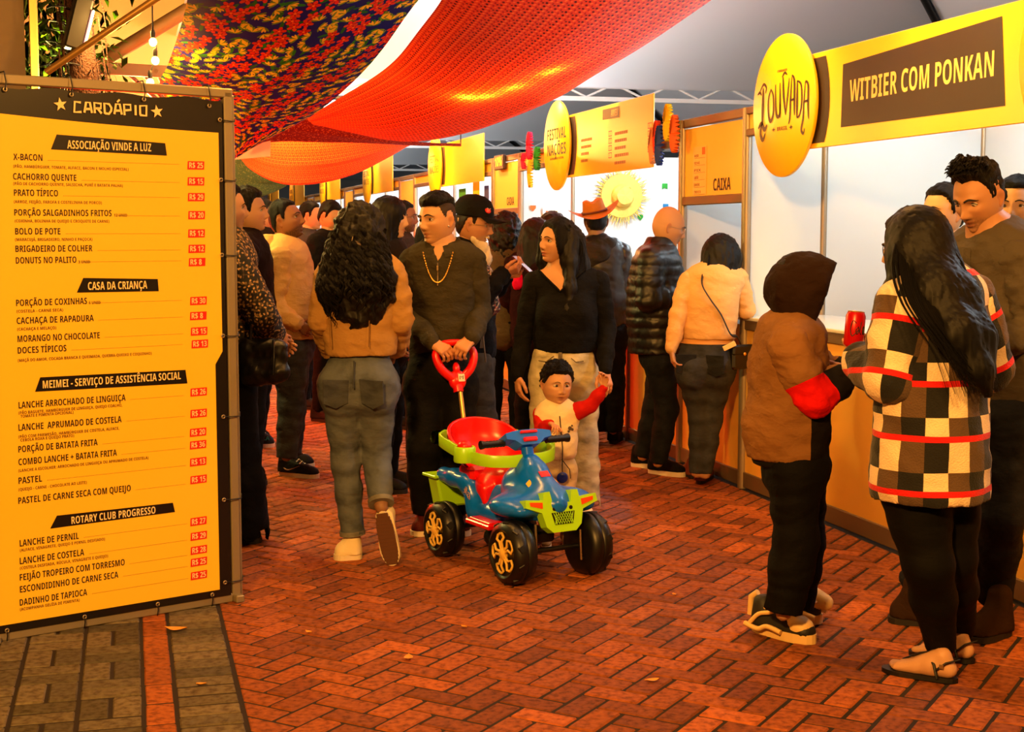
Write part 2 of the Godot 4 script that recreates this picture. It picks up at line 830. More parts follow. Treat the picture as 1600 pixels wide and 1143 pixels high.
func spline(pts: Array, sub := 6) -> Array:
	var o := []
	var m := pts.size()
	for k in m - 1:
		var a = pts[maxi(k - 1, 0)]
		var b = pts[k]
		var c = pts[k + 1]
		var d = pts[mini(k + 2, m - 1)]
		for q in sub:
			o.append(b.cubic_interpolate(c, a, d, float(q) / sub))
	o.append(pts[m - 1])
	return o
# ---------------------------------------------------------------- people
const EYE_Y := 0.0


func skin_mat() -> StandardMaterial3D:
	if not mats.has("skin"):
		var m := mat("skin", Color(1, 1, 1), 0.55)
		m.vertex_color_use_as_albedo = true
	return mats["skin"]


func hair_mat(key: String, color: Color) -> StandardMaterial3D:
	if not mats.has(key):
		var m := mat(key, color, 0.55)
		m.metallic_specular = 0.35
		m.heightmap_enabled = true
		m.heightmap_texture = strand_tex
		m.heightmap_scale = 0.25
		m.uv1_scale = Vector3(3, 1, 1)
	return mats[key]


var strand_tex: Texture2D


func g2(x: float, y: float, cx: float, cy: float, sx: float, sy: float) -> float:
	var a := (x - cx) / sx
	var b := (y - cy) / sy
	return exp(-a * a - b * b)


func head_dir(u: float, w: float) -> Vector2:  # grid -> longitude, latitude; finer across the face
	var s := u * 2.0 - 1.0
	var lon := PI * (0.45 * s + 0.55 * s * s * s)
	var t := w * 2.0 - 1.0
	var lat := (t + 0.12 * sin(PI * t)) * PI * 0.5
	return Vector2(lon, lat)


func head_point(lon: float, lat: float, f: Dictionary) -> Vector3:
	var cl := cos(lat)
	var p := Vector3(sin(lon) * cl * 0.0755, sin(lat) * 0.117, cos(lon) * cl * 0.095)
	var wide: float = f.get("wide", 1.0)
	if p.y < 0.0:
		var t := minf(-p.y / 0.117, 1.0)
		p.x *= 1.0 + 0.10 * t - (0.02 + float(f.get("taper", 0.10))) * t * t
		if p.z < 0.0:
			p.z *= 1.0 - 0.45 * t * t
	else:
		p.z -= 0.010 * (p.y / 0.117)
		p.x *= 1.0 + 0.05 * sin(PI * p.y / 0.117)
	var fw := smoothstep(0.05, 0.55, cos(lon)) if lat > -1.2 else smoothstep(0.05, 0.55, cos(lon)) * smoothstep(-1.57, -1.2, lat)
	if fw > 0.0:
		var ax := absf(p.x)
		var y := p.y
		var z := 0.0
		z -= 0.0130 * g2(ax, y, 0.031, 0.0, 0.018, 0.0110)
		z += 0.0065 * g2(ax, y, 0.027, 0.020, 0.024, 0.009) * float(f.get("brow", 1.0))
		z += 0.010 * g2(ax, y, 0.0, -0.004, 0.0085, 0.022)
		z += 0.0215 * g2(ax, y, 0.0, -0.034, 0.0105, 0.0155) * float(f.get("nose", 1.0))
		z += 0.009 * g2(ax, y, 0.0125, -0.040, 0.0065, 0.0075)
		z -= 0.003 * g2(ax, y, 0.0, -0.0535, 0.010, 0.004)
		z += 0.0075 * g2(ax, y, 0.0, -0.0625, 0.019, 0.0055) * float(f.get("lips", 1.0))
		z -= 0.0045 * g2(ax, y, 0.0, -0.0685, 0.022, 0.0022)
		z += 0.0080 * g2(ax, y, 0.0, -0.0755, 0.016, 0.0055) * float(f.get("lips", 1.0))
		z -= 0.003 * g2(ax, y, 0.0, -0.0860, 0.014, 0.005)
		z += 0.030 * g2(ax, y, 0.0, -0.106, 0.034, 0.028)
		z += 0.004 * g2(ax, y, 0.0, -0.103, 0.014, 0.010)
		z += 0.005 * g2(ax, y, 0.046, -0.022, 0.018, 0.016)
		z += float(f.get("cheek", 0.0)) * g2(ax, y, 0.038, -0.055, 0.022, 0.022)
		z += 0.005 * g2(ax, y, 0.0, 0.055, 0.05, 0.03)
		p.z += z * fw
	p.x *= wide
	return p * float(f.get("size", 1.0))


func head_mesh(f: Dictionary, nu: int, nv: int) -> MB:
	var mb := MB.new()
	mb.tinted = true
	var base: Color = f.get("skin", Color(0.42, 0.23, 0.13))
	var lip: Color = f.get("lip", Color(base.r * 0.66, base.g * 0.36, base.b * 0.36))
	var stub: float = f.get("stubble", 0.0)
	var buzz: float = f.get("buzz", 0.0)
	var open: float = f.get("open", 0.0)
	var sz: float = f.get("size", 1.0)
	var nz := FastNoiseLite.new()
	nz.frequency = 60.0
	for b in nv + 1:
		for a in nu + 1:
			var d := head_dir(float(a) / nu, float(b) / nv)
			var p := head_point(d.x, d.y, f)
			var q := p / sz
			var ax := absf(q.x)
			var c := base
			if cos(d.x) > 0.0:
				var w := clampf(1.6 * g2(ax, q.y, 0.0, -0.0625, 0.0235, 0.0048) + 1.6 * g2(ax, q.y, 0.0, -0.0755, 0.0195, 0.0055) - 0.35, 0.0, 1.0)
				c = c.lerp(lip, w)
				var ml := clampf(1.5 * g2(ax, q.y, 0.0, -0.0687, 0.024, 0.0018 + 0.004 * open) - 0.2, 0.0, 1.0)
				c = c.lerp(Color(base.r * 0.22, base.g * 0.12, base.b * 0.1), ml * 0.9)
				var no := clampf(1.6 * g2(ax, q.y, 0.0075, -0.0475, 0.0045, 0.0025) - 0.3, 0.0, 1.0)
				c = c.lerp(base * 0.25, no)
				c = c.lerp(Color(base.r * 1.02, base.g * 0.84, base.b * 0.8), 0.5 * g2(ax, q.y, 0.042, -0.035, 0.018, 0.016))
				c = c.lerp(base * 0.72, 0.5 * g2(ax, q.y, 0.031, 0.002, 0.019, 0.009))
			if stub > 0.0:
				var j := smoothstep(-0.035, -0.06, q.y + 0.022 * smoothstep(0.3, 1.2, absf(d.x))) * smoothstep(1.75, 1.45, absf(d.x))
				j = maxf(j, 0.9 * g2(ax, q.y, 0.0, -0.0535, 0.024, 0.006) * (1.0 if cos(d.x) > 0.0 else 0.0))
				c = c.lerp(f.get("stubble_color", Color(0.02, 0.012, 0.008)), stub * j * clampf(0.75 + nz.get_noise_3dv(q * 40.0), 0.0, 1.0))
			if buzz > 0.0 and d.y > hairline(absf(d.x), f) - 0.04:
				c = c.lerp(Color(0.015, 0.01, 0.008), buzz * clampf(0.85 + 0.4 * nz.get_noise_3dv(q * 50.0), 0.0, 1.0) * smoothstep(-0.04, 0.08, d.y - hairline(absf(d.x), f)))
			mb.col = c
			mb.vert(p, Vector3.ZERO, Vector2(float(a) / nu, float(b) / nv))
	for b in nv:
		for a in nu:
			var k := b * (nu + 1) + a
			mb.tri(k, k + 1, k + nu + 2)
			mb.tri(k, k + nu + 2, k + nu + 1)
	mb.smooth()
	for b in nv + 1:  # the seam at the back of the head
		var k := b * (nu + 1)
		var n := (mb.n[k] + mb.n[k + nu]).normalized()
		mb.n[k] = n
		mb.n[k + nu] = n
	for s in [-1.0, 1.0]:  # ears
		mb.col = Color(base.r * 0.95, base.g * 0.82, base.b * 0.78)
		var st := mb.v.size()
		var bs := Basis.from_euler(Vector3(-0.15, -s * 0.45, -s * 0.12))
		for b in 13:
			for a in 19:
				var la := PI * (b / 12.0 - 0.5)
				var lo := TAU * a / 18.0
				var d := Vector3(cos(lo) * cos(la), sin(la), sin(lo) * cos(la))
				var q := Vector3(d.x * 0.0075, d.y * 0.0320, d.z * (0.0185 + 0.004 * d.y))
				if d.x * s > 0.0:
					q.x -= s * 0.0085 * exp(-pow(d.y / 0.55, 2.0) - pow((d.z + 0.1) / 0.55, 2.0))
				mb.vert((Vector3(s * 0.0765 * float(f.get("wide", 1.0)), -0.012, -0.006) + bs * q) * sz, Vector3.ZERO)
		for b in 12:
			for a in 18:
				var k := st + b * 19 + a
				mb.tri(k, k + 20, k + 1)
				mb.tri(k, k + 19, k + 20)
		mb.smooth(st)
	return mb


func hairline(lon: float, f: Dictionary) -> float:  # latitude at which hair begins
	var pts: Array = f.get("hairline", [[0.0, 0.62], [0.6, 0.63], [0.9, 0.55], [1.15, 0.28], [1.30, -0.05], [1.42, -0.15], [1.52, 0.22], [1.75, 0.20], [1.95, -0.25], [2.4, -0.62], [3.15, -0.70]])
	for k in pts.size() - 1:
		if lon <= pts[k + 1][0]:
			return lerpf(pts[k][1], pts[k + 1][1], (lon - pts[k][0]) / (pts[k + 1][0] - pts[k][0]))
	return pts[-1][1]


func hair_cap(f: Dictionary, nu: int, nv: int) -> MB:
	var mb := MB.new()
	var side: float = f.get("hair_side", 0.010)
	var top: float = f.get("hair_top", 0.022)
	var rough: float = f.get("hair_rough", 0.004)
	var fr: Vector3 = f.get("hair_freq", Vector3(45, 14, 45))
	var quiff: float = f.get("quiff", 0.0)
	var sz: float = f.get("size", 1.0)
	var nz := FastNoiseLite.new()
	nz.seed = 7
	nz.frequency = 1.0
	for b in nv + 1:
		for a in nu + 1:
			var d := head_dir(float(a) / nu, float(b) / nv)
			var p := head_point(d.x, d.y, f)
			var hl := hairline(absf(d.x), f)
			var e := d.y - hl
			var t := lerpf(side, top, smoothstep(0.35, 0.85, d.y))
			t += quiff * smoothstep(0.3, 1.0, cos(d.x)) * smoothstep(0.45, 0.75, d.y) * smoothstep(1.5, 0.8, d.y)
			var th := -0.012 + (t + 0.012) * smoothstep(-0.05, 0.16, e)
			if th > 0.0:
				th += nz.get_noise_3dv(p * fr) * rough * 1.6
			var n := Vector3(p.x / 0.006, p.y / 0.0137 , p.z / 0.009).normalized()
			mb.vert(p + n * th * sz, Vector3.ZERO, Vector2(float(a) / nu * 6.0, float(b) / nv))
	for b in nv:
		for a in nu:
			var k := b * (nu + 1) + a
			mb.tri(k, k + 1, k + nu + 2)
			mb.tri(k, k + nu + 2, k + nu + 1)
	mb.smooth()
	return mb


func eye_mesh(f: Dictionary, s: float, look: Vector2) -> MB:
	var mb := MB.new()
	mb.tinted = true
	var c := Vector3(s * 0.0312, 0.0005, 0.0738)
	var gaze := Vector3(look.x, look.y, 1.0).normalized()
	for b in 21:
		for a in 29:
			var la := PI * (b / 20.0 - 0.5)
			var lo := PI * 1.2 * (a / 28.0 - 0.5)
			var d := Vector3(sin(lo) * cos(la), sin(la), cos(lo) * cos(la))
			var an := acos(clampf(d.dot(gaze), -1.0, 1.0))
			mb.col = Color(0.55, 0.48, 0.43)
			if an < 0.56:
				mb.col = Color(0.035, 0.016, 0.008)
			if an < 0.27:
				mb.col = Color(0.003, 0.003, 0.003)
			mb.vert((c + d * Vector3(0.0126, 0.0078, 0.0082) * float(f.get("eye", 1.0))) * float(f.get("size", 1.0)), d)
	for b in 20:
		for a in 28:
			var k := b * 29 + a
			mb.tri(k, k + 1, k + 30)
			mb.tri(k, k + 30, k + 29)
	return mb


func brow_mesh(f: Dictionary) -> MB:  # eyebrows and lash lines
	var mb := MB.new()
	var thick: float = f.get("brow_thick", 0.0042)
	for s in [-1.0, 1.0]:
		var pts := []
		var rad := []
		for k in 9:
			var t := k / 8.0
			var x := lerpf(0.012, 0.050, t)
			var y := 0.0185 + 0.006 * sin(PI * minf(t * 1.15, 1.0)) - 0.004 * t * t + float(f.get("brow_lift", 0.0))
			pts.append(face_at(s * x, y, f) + Vector3(0, 0, 0.0006))
			rad.append(thick * (0.55 + 0.75 * sin(PI * (0.25 + 0.7 * t))) * (1.0 if t < 0.6 else lerpf(1.0, 0.4, (t - 0.6) / 0.4)))
		mb.tube(pts, rad, 6, true, 0.5)
		pts = []
		rad = []
		for k in 9:
			var t := k / 8.0 * 2.0 - 1.0
			pts.append(Vector3(s * (0.031 + 0.0150 * t), 0.0072 * (1.0 - t * t * 0.9) - 0.0008, 0.0818 - 0.0062 * t * t) * float(f.get("size", 1.0)))
			rad.append(0.0019 * (1.0 - 0.4 * absf(t)) * float(f.get("lash", 1.0)))
		mb.tube(pts, rad, 5)
	return mb


func face_at(x: float, y: float, f: Dictionary) -> Vector3:  # a point of the face's front
	var g := f.duplicate()
	var lat := asin(clampf(y / 0.117, -1, 1))
	var lon := asin(clampf(x / (0.0755 * cos(lat) * float(f.get("wide", 1.0))), -0.99, 0.99))
	return head_point(lon, lat, g)


func make_hand(mb: MB, wrist: Vector3, dir: Vector3, palm: Vector3, thumb_side: float, curl: Array, size: float, c: Color, cell := 0.0045) -> void:
	# dir: wrist -> knuckles, palm: the way the palm faces; thumb_side +1: thumb along dir x palm
	var z := dir.normalized()
	var y := (palm - z * palm.dot(z)).normalized()
	var x := z.cross(y) * thumb_side
	var bs := Basis(x, y, z)
	var pr := []
	pr.append(cap(Vector3(0, 0, -0.035), Vector3(0, 0, 0.012), 0.0225, 0.022, 0.01, 1.25, 0, Vector3(0, 1, 0)))
	pr.append(cap(Vector3(0.012, 0, 0.02), Vector3(0.022, 0, 0.078), 0.016, 0.0125, 0.014, 1.25, 0, Vector3(0, 1, 0)))
	pr.append(cap(Vector3(-0.012, 0, 0.02), Vector3(-0.02, 0, 0.072), 0.016, 0.012, 0.014, 1.25, 0, Vector3(0, 1, 0)))
	pr.append(cap(Vector3(0.0, 0, 0.02), Vector3(0.0, 0, 0.078), 0.016, 0.0125, 0.014, 1.25, 0, Vector3(0, 1, 0)))
	var lens := [0.074, 0.082, 0.077, 0.060]
	for k in 4:
		var bx := 0.0275 - 0.0183 * k
		var p := Vector3(bx, -0.001, 0.078 - 0.004 * absf(k - 1.2))
		var an: float = 0.12 + curl[k] * 0.55
		var spread := (1.3 - k) * 0.05
		var r := 0.0088 if k < 3 else 0.0076
		for j in 3:
			var ln: float = lens[k] * [0.45, 0.31, 0.24][j]
			var q := p + Vector3(sin(spread), sin(an), cos(an)) * ln
			pr.append(cap(p, q, r, r * 0.92, 0.003 if j else 0.008, 1.0, k + 1 if j else k + 1))
			p = q
			r *= 0.93
			an += curl[k] * [0.85, 0.7, 0.0][j]
		pr.append(cap(Vector3(bx * 0.8, -0.001, 0.05), Vector3(bx, -0.001, 0.078), 0.010, 0.0092, 0.004, 1.0, k + 1))
	var t0 := Vector3(0.018, 0.004, 0.012)
	var tc: float = curl[4]
	var t1 := t0 + Vector3(0.030 - 0.012 * tc, 0.008 + 0.012 * tc, 0.032)
	var t2 := t1 + Vector3(0.012 - 0.018 * tc, 0.004 + 0.012 * tc, 0.028)
	var t3 := t2 + Vector3(0.004 - 0.020 * tc, 0.004 + 0.006 * tc, 0.022)
	pr.append(cap(t0, t1, 0.0145, 0.0112, 0.012, 1.0, 0))
	pr.append(cap(t1, t2, 0.0108, 0.0098, 0.004, 1.0, 0))
	pr.append(cap(t2, t3, 0.0098, 0.0080, 0.004, 1.0, 0))
	var h := carve(pr, cell, 0.0035)
	h.tinted = true
	for k in h.c.size():
		var q := h.v[k]
		var d := c
		if q.z > 0.07:
			d = Color(c.r * 0.98, c.g * 0.88, c.b * 0.84)
		h.c[k] = d
	mb.add(h, Transform3D(bs.scaled_local(Vector3.ONE * size), wrist))


func tint(mb: MB, c: Color) -> void:
	mb.tinted = true
	mb.c.fill(c)


# the joints of a figure, all in its own axes: x to its left, y up, z forward
func person(s: Dictionary) -> Node3D:
	var J: Dictionary = s.J
	var o := thing("person", s.label, "person", Vector3(s.at.x, 0, s.at.y), s.turn)
	var f: Dictionary = s.face
	var skin: Color = f.get("skin", Color(0.42, 0.23, 0.13))
	f.skin = skin
	var k: float = s.get("k", 1.0)
	var fine: bool = s.get("fine", false)
	var cell := 0.014 if fine else 0.02
	# body: neck, trunk and limbs inside the clothes, with head and hands of a finer grid
	var pr := []
	var fat: float = s.get("fat", 1.0)
	var up: Vector3 = (J.neck - J.chest).normalized()
	pr.append(cap(J.chest, J.waist, 0.10 * k, 0.10 * k, 0.04, 1.35))
	pr.append(cap(J.waist, J.hip, 0.10 * k, 0.11 * k, 0.04, 1.35))
	pr.append(cap(J.neck - up * 0.04 * k, J.head + Vector3(0, -0.05, -0.012) * k, 0.062 * k * s.get("neck", 1.0), 0.055 * k * s.get("neck", 1.0), 0.03))
	for sd in ["l", "r"]:
		pr.append(cap(J.neck - up * 0.05 * k, J["sh" + sd], 0.055 * k, 0.045 * k, 0.03))
		pr.append(cap(J["sh" + sd], J["el" + sd], 0.042 * k, 0.034 * k, 0.02, 1.0, 1))
		pr.append(cap(J["el" + sd], J["wr" + sd], 0.034 * k, 0.024 * k, 0.02, 1.0, 1))
		pr.append(cap(J["hp" + sd], J["kn" + sd], 0.065 * k, 0.047 * k, 0.03, 1.0, 2 if sd == "l" else 3))
		pr.append(cap(J["kn" + sd], J["an" + sd], 0.045 * k, 0.034 * k, 0.03, 1.0, 2 if sd == "l" else 3))
	if s.has("collar_skin"):
		var so: Dictionary = s.collar_skin.duplicate()
		so.merge({"sleeves": false}, true)
		so.ease = float(so.get("ease", 0.0)) - 0.016
		for q in top_prims(J, k, so).slice(0, 3):
			pr.append(q)
		pr.append(cap(J.neck - up * 0.07 * k, J.neck + up * 0.02 * k, 0.085 * k, 0.058 * k, 0.05))
	var body := carve(pr, cell, 0.02)
	tint(body, skin)
	for sd in ["l", "r"]:
		if s.has("hand_" + sd):
			var h: Array = s["hand_" + sd]  # direction, palm, curl
			make_hand(body, J["wr" + sd], h[0], h[1], (-1.0 if sd == "l" else 1.0) * 1.0, h[2], k * s.get("hand_size", 1.0), Color(skin.r, skin.g * 0.92, skin.b * 0.88), 0.0045 if fine else 0.007)
	var hx := Transform3D(Basis.from_euler(Vector3(deg_to_rad(-f.get("pitch", 0.0)), deg_to_rad(f.get("yaw", 0.0)), deg_to_rad(f.get("roll", 0.0)))).scaled_local(Vector3.ONE * k * f.get("scale", 1.0)), J.head)
	var big: bool = s.get("face_fine", false)
	body.add(head_mesh(f, 100 if big else 52, 84 if big else 44), hx)
	body.tinted = true
	var bn := part("body", body, skin_mat(), o)
	if f.get("eyes", true):
		for sd in [-1.0, 1.0]:
			var em := mat("eyeball", Color(1, 1, 1), 0.15)
			em.vertex_color_use_as_albedo = true
			part("eye", eye_mesh(f, sd, f.get("look", Vector2.ZERO)), em, o, hx)
		part("eyebrow", brow_mesh(f), mat("brow_" + f.get("brow_key", "dark"), f.get("brow_color", Color(0.05, 0.03, 0.02))), o, hx)
	if f.get("hair", true):
		part("hair", hair_cap(f, 90 if big else 52, 70 if big else 40), hair_mat("hair_" + f.get("hair_key", "black"), f.get("hair_color", Color(0.07, 0.045, 0.03))), o, hx)
	return o


# trunk and sleeves of a top; o: thickness added, hem height and so on
func top_prims(J: Dictionary, k: float, o: Dictionary) -> Array:
	var w: float = o.get("wide", 1.0) * k
	var e: float = o.get("ease", 0.0)
	var fl: float = o.get("flat", 1.42)
	var pr := []
	var up: Vector3 = (J.neck - J.chest).normalized()
	var hem: Vector3 = J.hem if J.has("hem") else J.hip
	pr.append(cap(J.shl.lerp(J.shr, 0.08), J.shr.lerp(J.shl, 0.08), (0.066 + e) * k, (0.066 + e) * k, 0.05, 1.1))
	pr.append(cap(J.chest + up * 0.06 * k, J.chest - up * 0.06 * k, 0.168 * w + e, 0.160 * w + e, 0.07, fl))
	pr.append(cap(J.chest - up * 0.06 * k, J.waist, 0.158 * w + e, float(o.get("waist", 0.148)) * w + e, 0.05, fl))
	pr.append(cap(J.waist, hem, float(o.get("waist", 0.148)) * w + e, float(o.get("hem", 0.160)) * w + e, 0.05, fl))
	if o.get("neck", true):
		pr.append(cap(J.neck - up * 0.05 * k, J.neck + up * 0.008 * k, (0.085 + e) * k, (0.064 + e * 0.5) * k, 0.05, 1.0))
	if o.has("bust"):
		for sx in [-1.0, 1.0]:
			pr.append(cap(J.chest + Vector3(sx * 0.07, -0.03, 0.07) * k, J.chest + Vector3(sx * 0.075, -0.05, 0.085) * k, float(o.bust) * k, float(o.bust) * k, 0.05))
	if o.has("belly"):
		pr.append(cap(J.waist + Vector3(0, 0.03, 0.05) * k, J.waist + Vector3(0, -0.06, 0.05) * k, float(o.belly) * k, float(o.belly) * k, 0.06, 1.2))
	if o.get("sleeves", true):
		for sd in ["l", "r"]:
			pr.append_array(sleeve_prims(J, sd, k, o))
	return pr


func sleeve_prims(J: Dictionary, sd: String, k: float, o: Dictionary) -> Array:
	var e: float = o.get("ease", 0.0) + o.get("sleeve_ease", 0.0)
	var g := 1 if sd == "l" else 2
	var sh: Vector3 = J["sh" + sd]
	var el: Vector3 = J["el" + sd]
	var wr: Vector3 = J["wr" + sd]
	var cuff: Vector3 = el.lerp(wr, o.get("cuff", 0.97))
	return [
		cap(sh, sh.lerp(el, 0.5), 0.066 * k + e, 0.060 * k + e, 0.03, 1.0, g),
		cap(sh.lerp(el, 0.5), el, 0.060 * k + e, 0.050 * k + e, 0.02, 1.0, g),
		cap(el, el.lerp(cuff, 0.6), 0.050 * k + e, 0.044 * k + e, 0.02, 1.0, g),
		cap(el.lerp(cuff, 0.6), cuff, 0.044 * k + e, float(o.get("cuff_r", 0.034)) * k + e * 0.6, 0.02, 1.0, g),
	]


func trouser_prims(J: Dictionary, k: float, o: Dictionary) -> Array:
	var pr := []
	var e: float = o.get("ease", 0.0)
	var w: float = o.get("wide", 1.0) * k
	var fl: float = o.get("flat", 1.3)
	for sd in ["l", "r"]:
		var g := 1 if sd == "l" else 2
		var hp: Vector3 = J["hp" + sd]
		var kn: Vector3 = J["kn" + sd]
		var an: Vector3 = J["an" + sd]
		var hem: Vector3 = kn.lerp(an, o.get("length", 1.03))
		pr.append(cap(J.hip + Vector3(0, 0.09, 0) * k, J.hip, float(o.get("waist", 0.145)) * w + e, float(o.get("hips", 0.160)) * w + e, 0.04, fl, g))
		pr.append(cap(J.hip, hp + Vector3(0, -0.02, 0) * k, float(o.get("hips", 0.160)) * w + e, 0.105 * w + e, 0.04, fl, g))
		if o.has("seat"):
			pr.append(cap(hp + Vector3(0, 0.0, -0.05) * k, hp + Vector3(0, -0.05, -0.05) * k, float(o.seat) * w, float(o.seat) * w * 0.95, 0.05, 1.0, g))
		pr.append(cap(hp, hp.lerp(kn, 0.5), float(o.get("thigh", 0.098)) * w + e, float(o.get("thigh", 0.098)) * 0.83 * w + e, 0.04, 1.0, g))
		pr.append(cap(hp.lerp(kn, 0.5), kn, float(o.get("thigh", 0.098)) * 0.83 * w + e, float(o.get("knee", 0.064)) * w + e, 0.03, 1.0, g))
		pr.append(cap(kn, kn.lerp(hem, 0.4), float(o.get("knee", 0.064)) * w + e, float(o.get("calf", 0.063)) * w + e, 0.03, 1.0, g))
		pr.append(cap(kn.lerp(hem, 0.4), hem, float(o.get("calf", 0.063)) * w + e, float(o.get("cuff", 0.055)) * w + e, 0.03, 1.0, g))
	return pr


func leg_cuts(J: Dictionary, o: Dictionary, k: float) -> Array:
	var out := []
	for sd in ["l", "r"]:
		var d: Vector3 = (J["an" + sd] - J["kn" + sd]).normalized()
		var hem: Vector3 = J["kn" + sd].lerp(J["an" + sd], o.get("length", 1.03))
		out.append([d, d.dot(hem), hem + d * 0.04 * k, 0.085 * k])
	return out


func sneaker(o: Node3D, J: Dictionary, sd: String, k: float, up_m: Material, sole_m: Material, opt := {}) -> void:
	var an: Vector3 = J["an" + sd]
	var toe: Vector3 = J["toe" + sd]
	var heel: Vector3 = J["heel" + sd] if J.has("heel" + sd) else Vector3(an.x, toe.y, an.z) - (toe - Vector3(an.x, toe.y, an.z)).normalized() * 0.055 * k
	var fwd := (toe - heel).normalized()
	var upv: Vector3 = J["foot_up" + sd] if J.has("foot_up" + sd) else Vector3.UP
	upv = (upv - fwd * upv.dot(fwd)).normalized()
	var side := upv.cross(fwd)
	var ln := (toe - heel).length()
	var bs := Basis(side, upv, fwd)
	var xf := Transform3D(bs, heel)
	var th: float = opt.get("sole", 0.026) * k
	var wd: float = opt.get("wide", 0.046) * k
	var sp := []  # outline of the sole
	for q in 24:
		var a := TAU * q / 24.0
		var zz := ln * (0.5 - 0.5 * cos(a))
		var wz := wd * (0.80 + 0.28 * smoothstep(0.3, 0.75, zz / ln)) * sqrt(maxf(0.0, 1.0 - pow(absf(2.0 * zz / ln - 1.0), 3.2)))
		sp.append(Vector2(wz * (1.0 if a < PI else -1.0), zz))
	var so := MB.new()
	var pl := PackedVector2Array(sp)
	so.prism(pl, th, Transform3D(Basis(side, fwd, -upv), heel + upv * th), 0.004)
	part("sole", so, sole_m, o)
	var pr := []
	var r: float = wd * 0.93
	pr.append(cap(Vector3(0, th, r), Vector3(0, th, ln - r * 1.15), r, r * 1.04, 0.02, 1.0))
	pr.append(cap(Vector3(0, th + 0.045 * k, r * 0.95), Vector3(0, th + 0.085 * k * opt.get("high", 1.0), r * 1.0), r * 0.86, r * 0.8, 0.03))
	pr.append(cap(Vector3(0, th + 0.06 * k, r * 1.3), Vector3(0, th + 0.028 * k, ln * 0.68), r * 0.72, r * 0.62, 0.03))
	var cuts := [[Vector3(0, -1, 0), -th * 0.9, Vector3(0, 0, ln * 0.5), ln], [Vector3(0, 1, -0.25).normalized(), (th + (0.105 if not opt.has("high") else 0.115 * opt.high) * k) * 0.97, Vector3(0, th + 0.13 * k, 0.05), 0.12]]
	part("shoe", carve(pr, 0.0075, 0.01, cuts), up_m, o, xf)
	if opt.get("laces", false):
		var lm := MB.new()
		for q in 4:
			var zz := ln * (0.50 + 0.075 * q)
			var yy := th + 0.083 * k - 0.012 * k * q
			lm.tube([Vector3(-r * 0.5, yy - 0.014 * k, zz), Vector3(0, yy, zz + 0.004), Vector3(r * 0.5, yy - 0.014 * k, zz)], 0.0035 * k, 6)
		part("laces", lm, opt.get("lace_mat", sole_m), o, xf)


func long_hair(J: Dictionary, hx: Transform3D, prims: Array, cell: float, amp: float, freq: Vector3, seed_ := 3) -> MB:
	var mb := carve(prims, cell, 0.02)
	return rumple(mb, amp, freq, seed_, 3)


func strands(mb: MB, roots: Callable, count: int, seed_: int, r0 := 0.004) -> void:  # roots(rng) -> Array of points
	var rng := RandomNumberGenerator.new()
	rng.seed = seed_
	for q in count:
		var pts: Array = spline(roots.call(rng), 4)
		var rad := []
		for j in pts.size():
			rad.append(r0 * (1.0 - 0.75 * float(j) / pts.size()) * (0.6 + 0.8 * sin(PI * minf(1.0, 0.15 + float(j) / pts.size()))))
		mb.tube(pts, rad, 5, false)


func head_xf(s: Dictionary) -> Transform3D:
	var f: Dictionary = s.face
	return Transform3D(Basis.from_euler(Vector3(deg_to_rad(-f.get("pitch", 0.0)), deg_to_rad(f.get("yaw", 0.0)), deg_to_rad(f.get("roll", 0.0)))).scaled_local(Vector3.ONE * s.get("k", 1.0) * f.get("scale", 1.0)), s.J.head)
# the figures as they stand: base, heading and joints in millimetres
const JOINTS := ["head", "neck", "chest", "waist", "hip", "hem", "shl", "ell", "wrl", "hpl", "knl", "anl", "toel", "heell", "shr", "elr", "wrr", "hpr", "knr", "anr", "toer", "heelr"]


func pose(x: float, z: float, turn: float, c: Array, h := []) -> Dictionary:
	var J := {}
	for q in JOINTS.size():
		J[JOINTS[q]] = Vector3(c[q * 3], c[q * 3 + 1], c[q * 3 + 2]) * 0.001
	var s := {"at": Vector2(x, z), "turn": turn, "J": J}
	for q in mini(h.size(), 2):
		s["hand_" + ["l", "r"][q]] = [h[q][0], h[q][1], h[q][2]]
	return s


func pose_son() -> Dictionary:
	return pose(1.478, -6.902, -20.9, [-11, 1559, 1, 3, 1406, -30, 7, 1255, -21, 6, 1004, -1, -2, 788, 0, -1, 839, 0, 151, 1359, -36, 189, 1106, -60, 182, 992, 202, 80, 750, -8, 89, 435, 21, 84, 108, -9, 131, 0, 56, 52, 0, -53, -134, 1353, -6, -158, 1096, -24, -5, 969, 212, -77, 750, 8, -77, 438, 58, -87, 108, 9, -121, 0, 83, -65, 0, -41], [[Vector3(-0.49, -0.50, 0.55), Vector3(-0.16, -0.75, -0.59), [0.95, 1.0, 1.0, 1.0, 0.6]], [Vector3(0.79, -0.35, 0.37), Vector3(0.04, -0.75, -0.61), [0.95, 1.0, 1.0, 1.0, 0.6]]])


func pose_mom() -> Dictionary:
	return pose(2.198, -7.176, -22.9, [-39, 1450, 5, -8, 1279, -29, 8, 1123, -1, 9, 938, -1, -4, 777, 1, 2, 945, 0, 172, 1240, -44, 219, 997, -61, 228, 785, 130, 90, 736, -13, 105, 396, -15, 106, 95, -15, 145, 0, 189, 96, 0, -69, -153, 1233, 1, -211, 970, -1, -239, 746, 64, -77, 736, 11, -105, 402, 55, -142, 105, 20, -123, 0, 177, -149, 0, -35], [[Vector3(0.13, -0.80, 0.54), Vector3(-0.38, -0.50, -0.55), [0.5, 0.55, 0.6, 0.65, 0.4]], [Vector3(0.12, -0.95, 0.13), Vector3(0.85, 0.00, -0.42), [0.35, 0.45, 0.5, 0.55, 0.3]]])


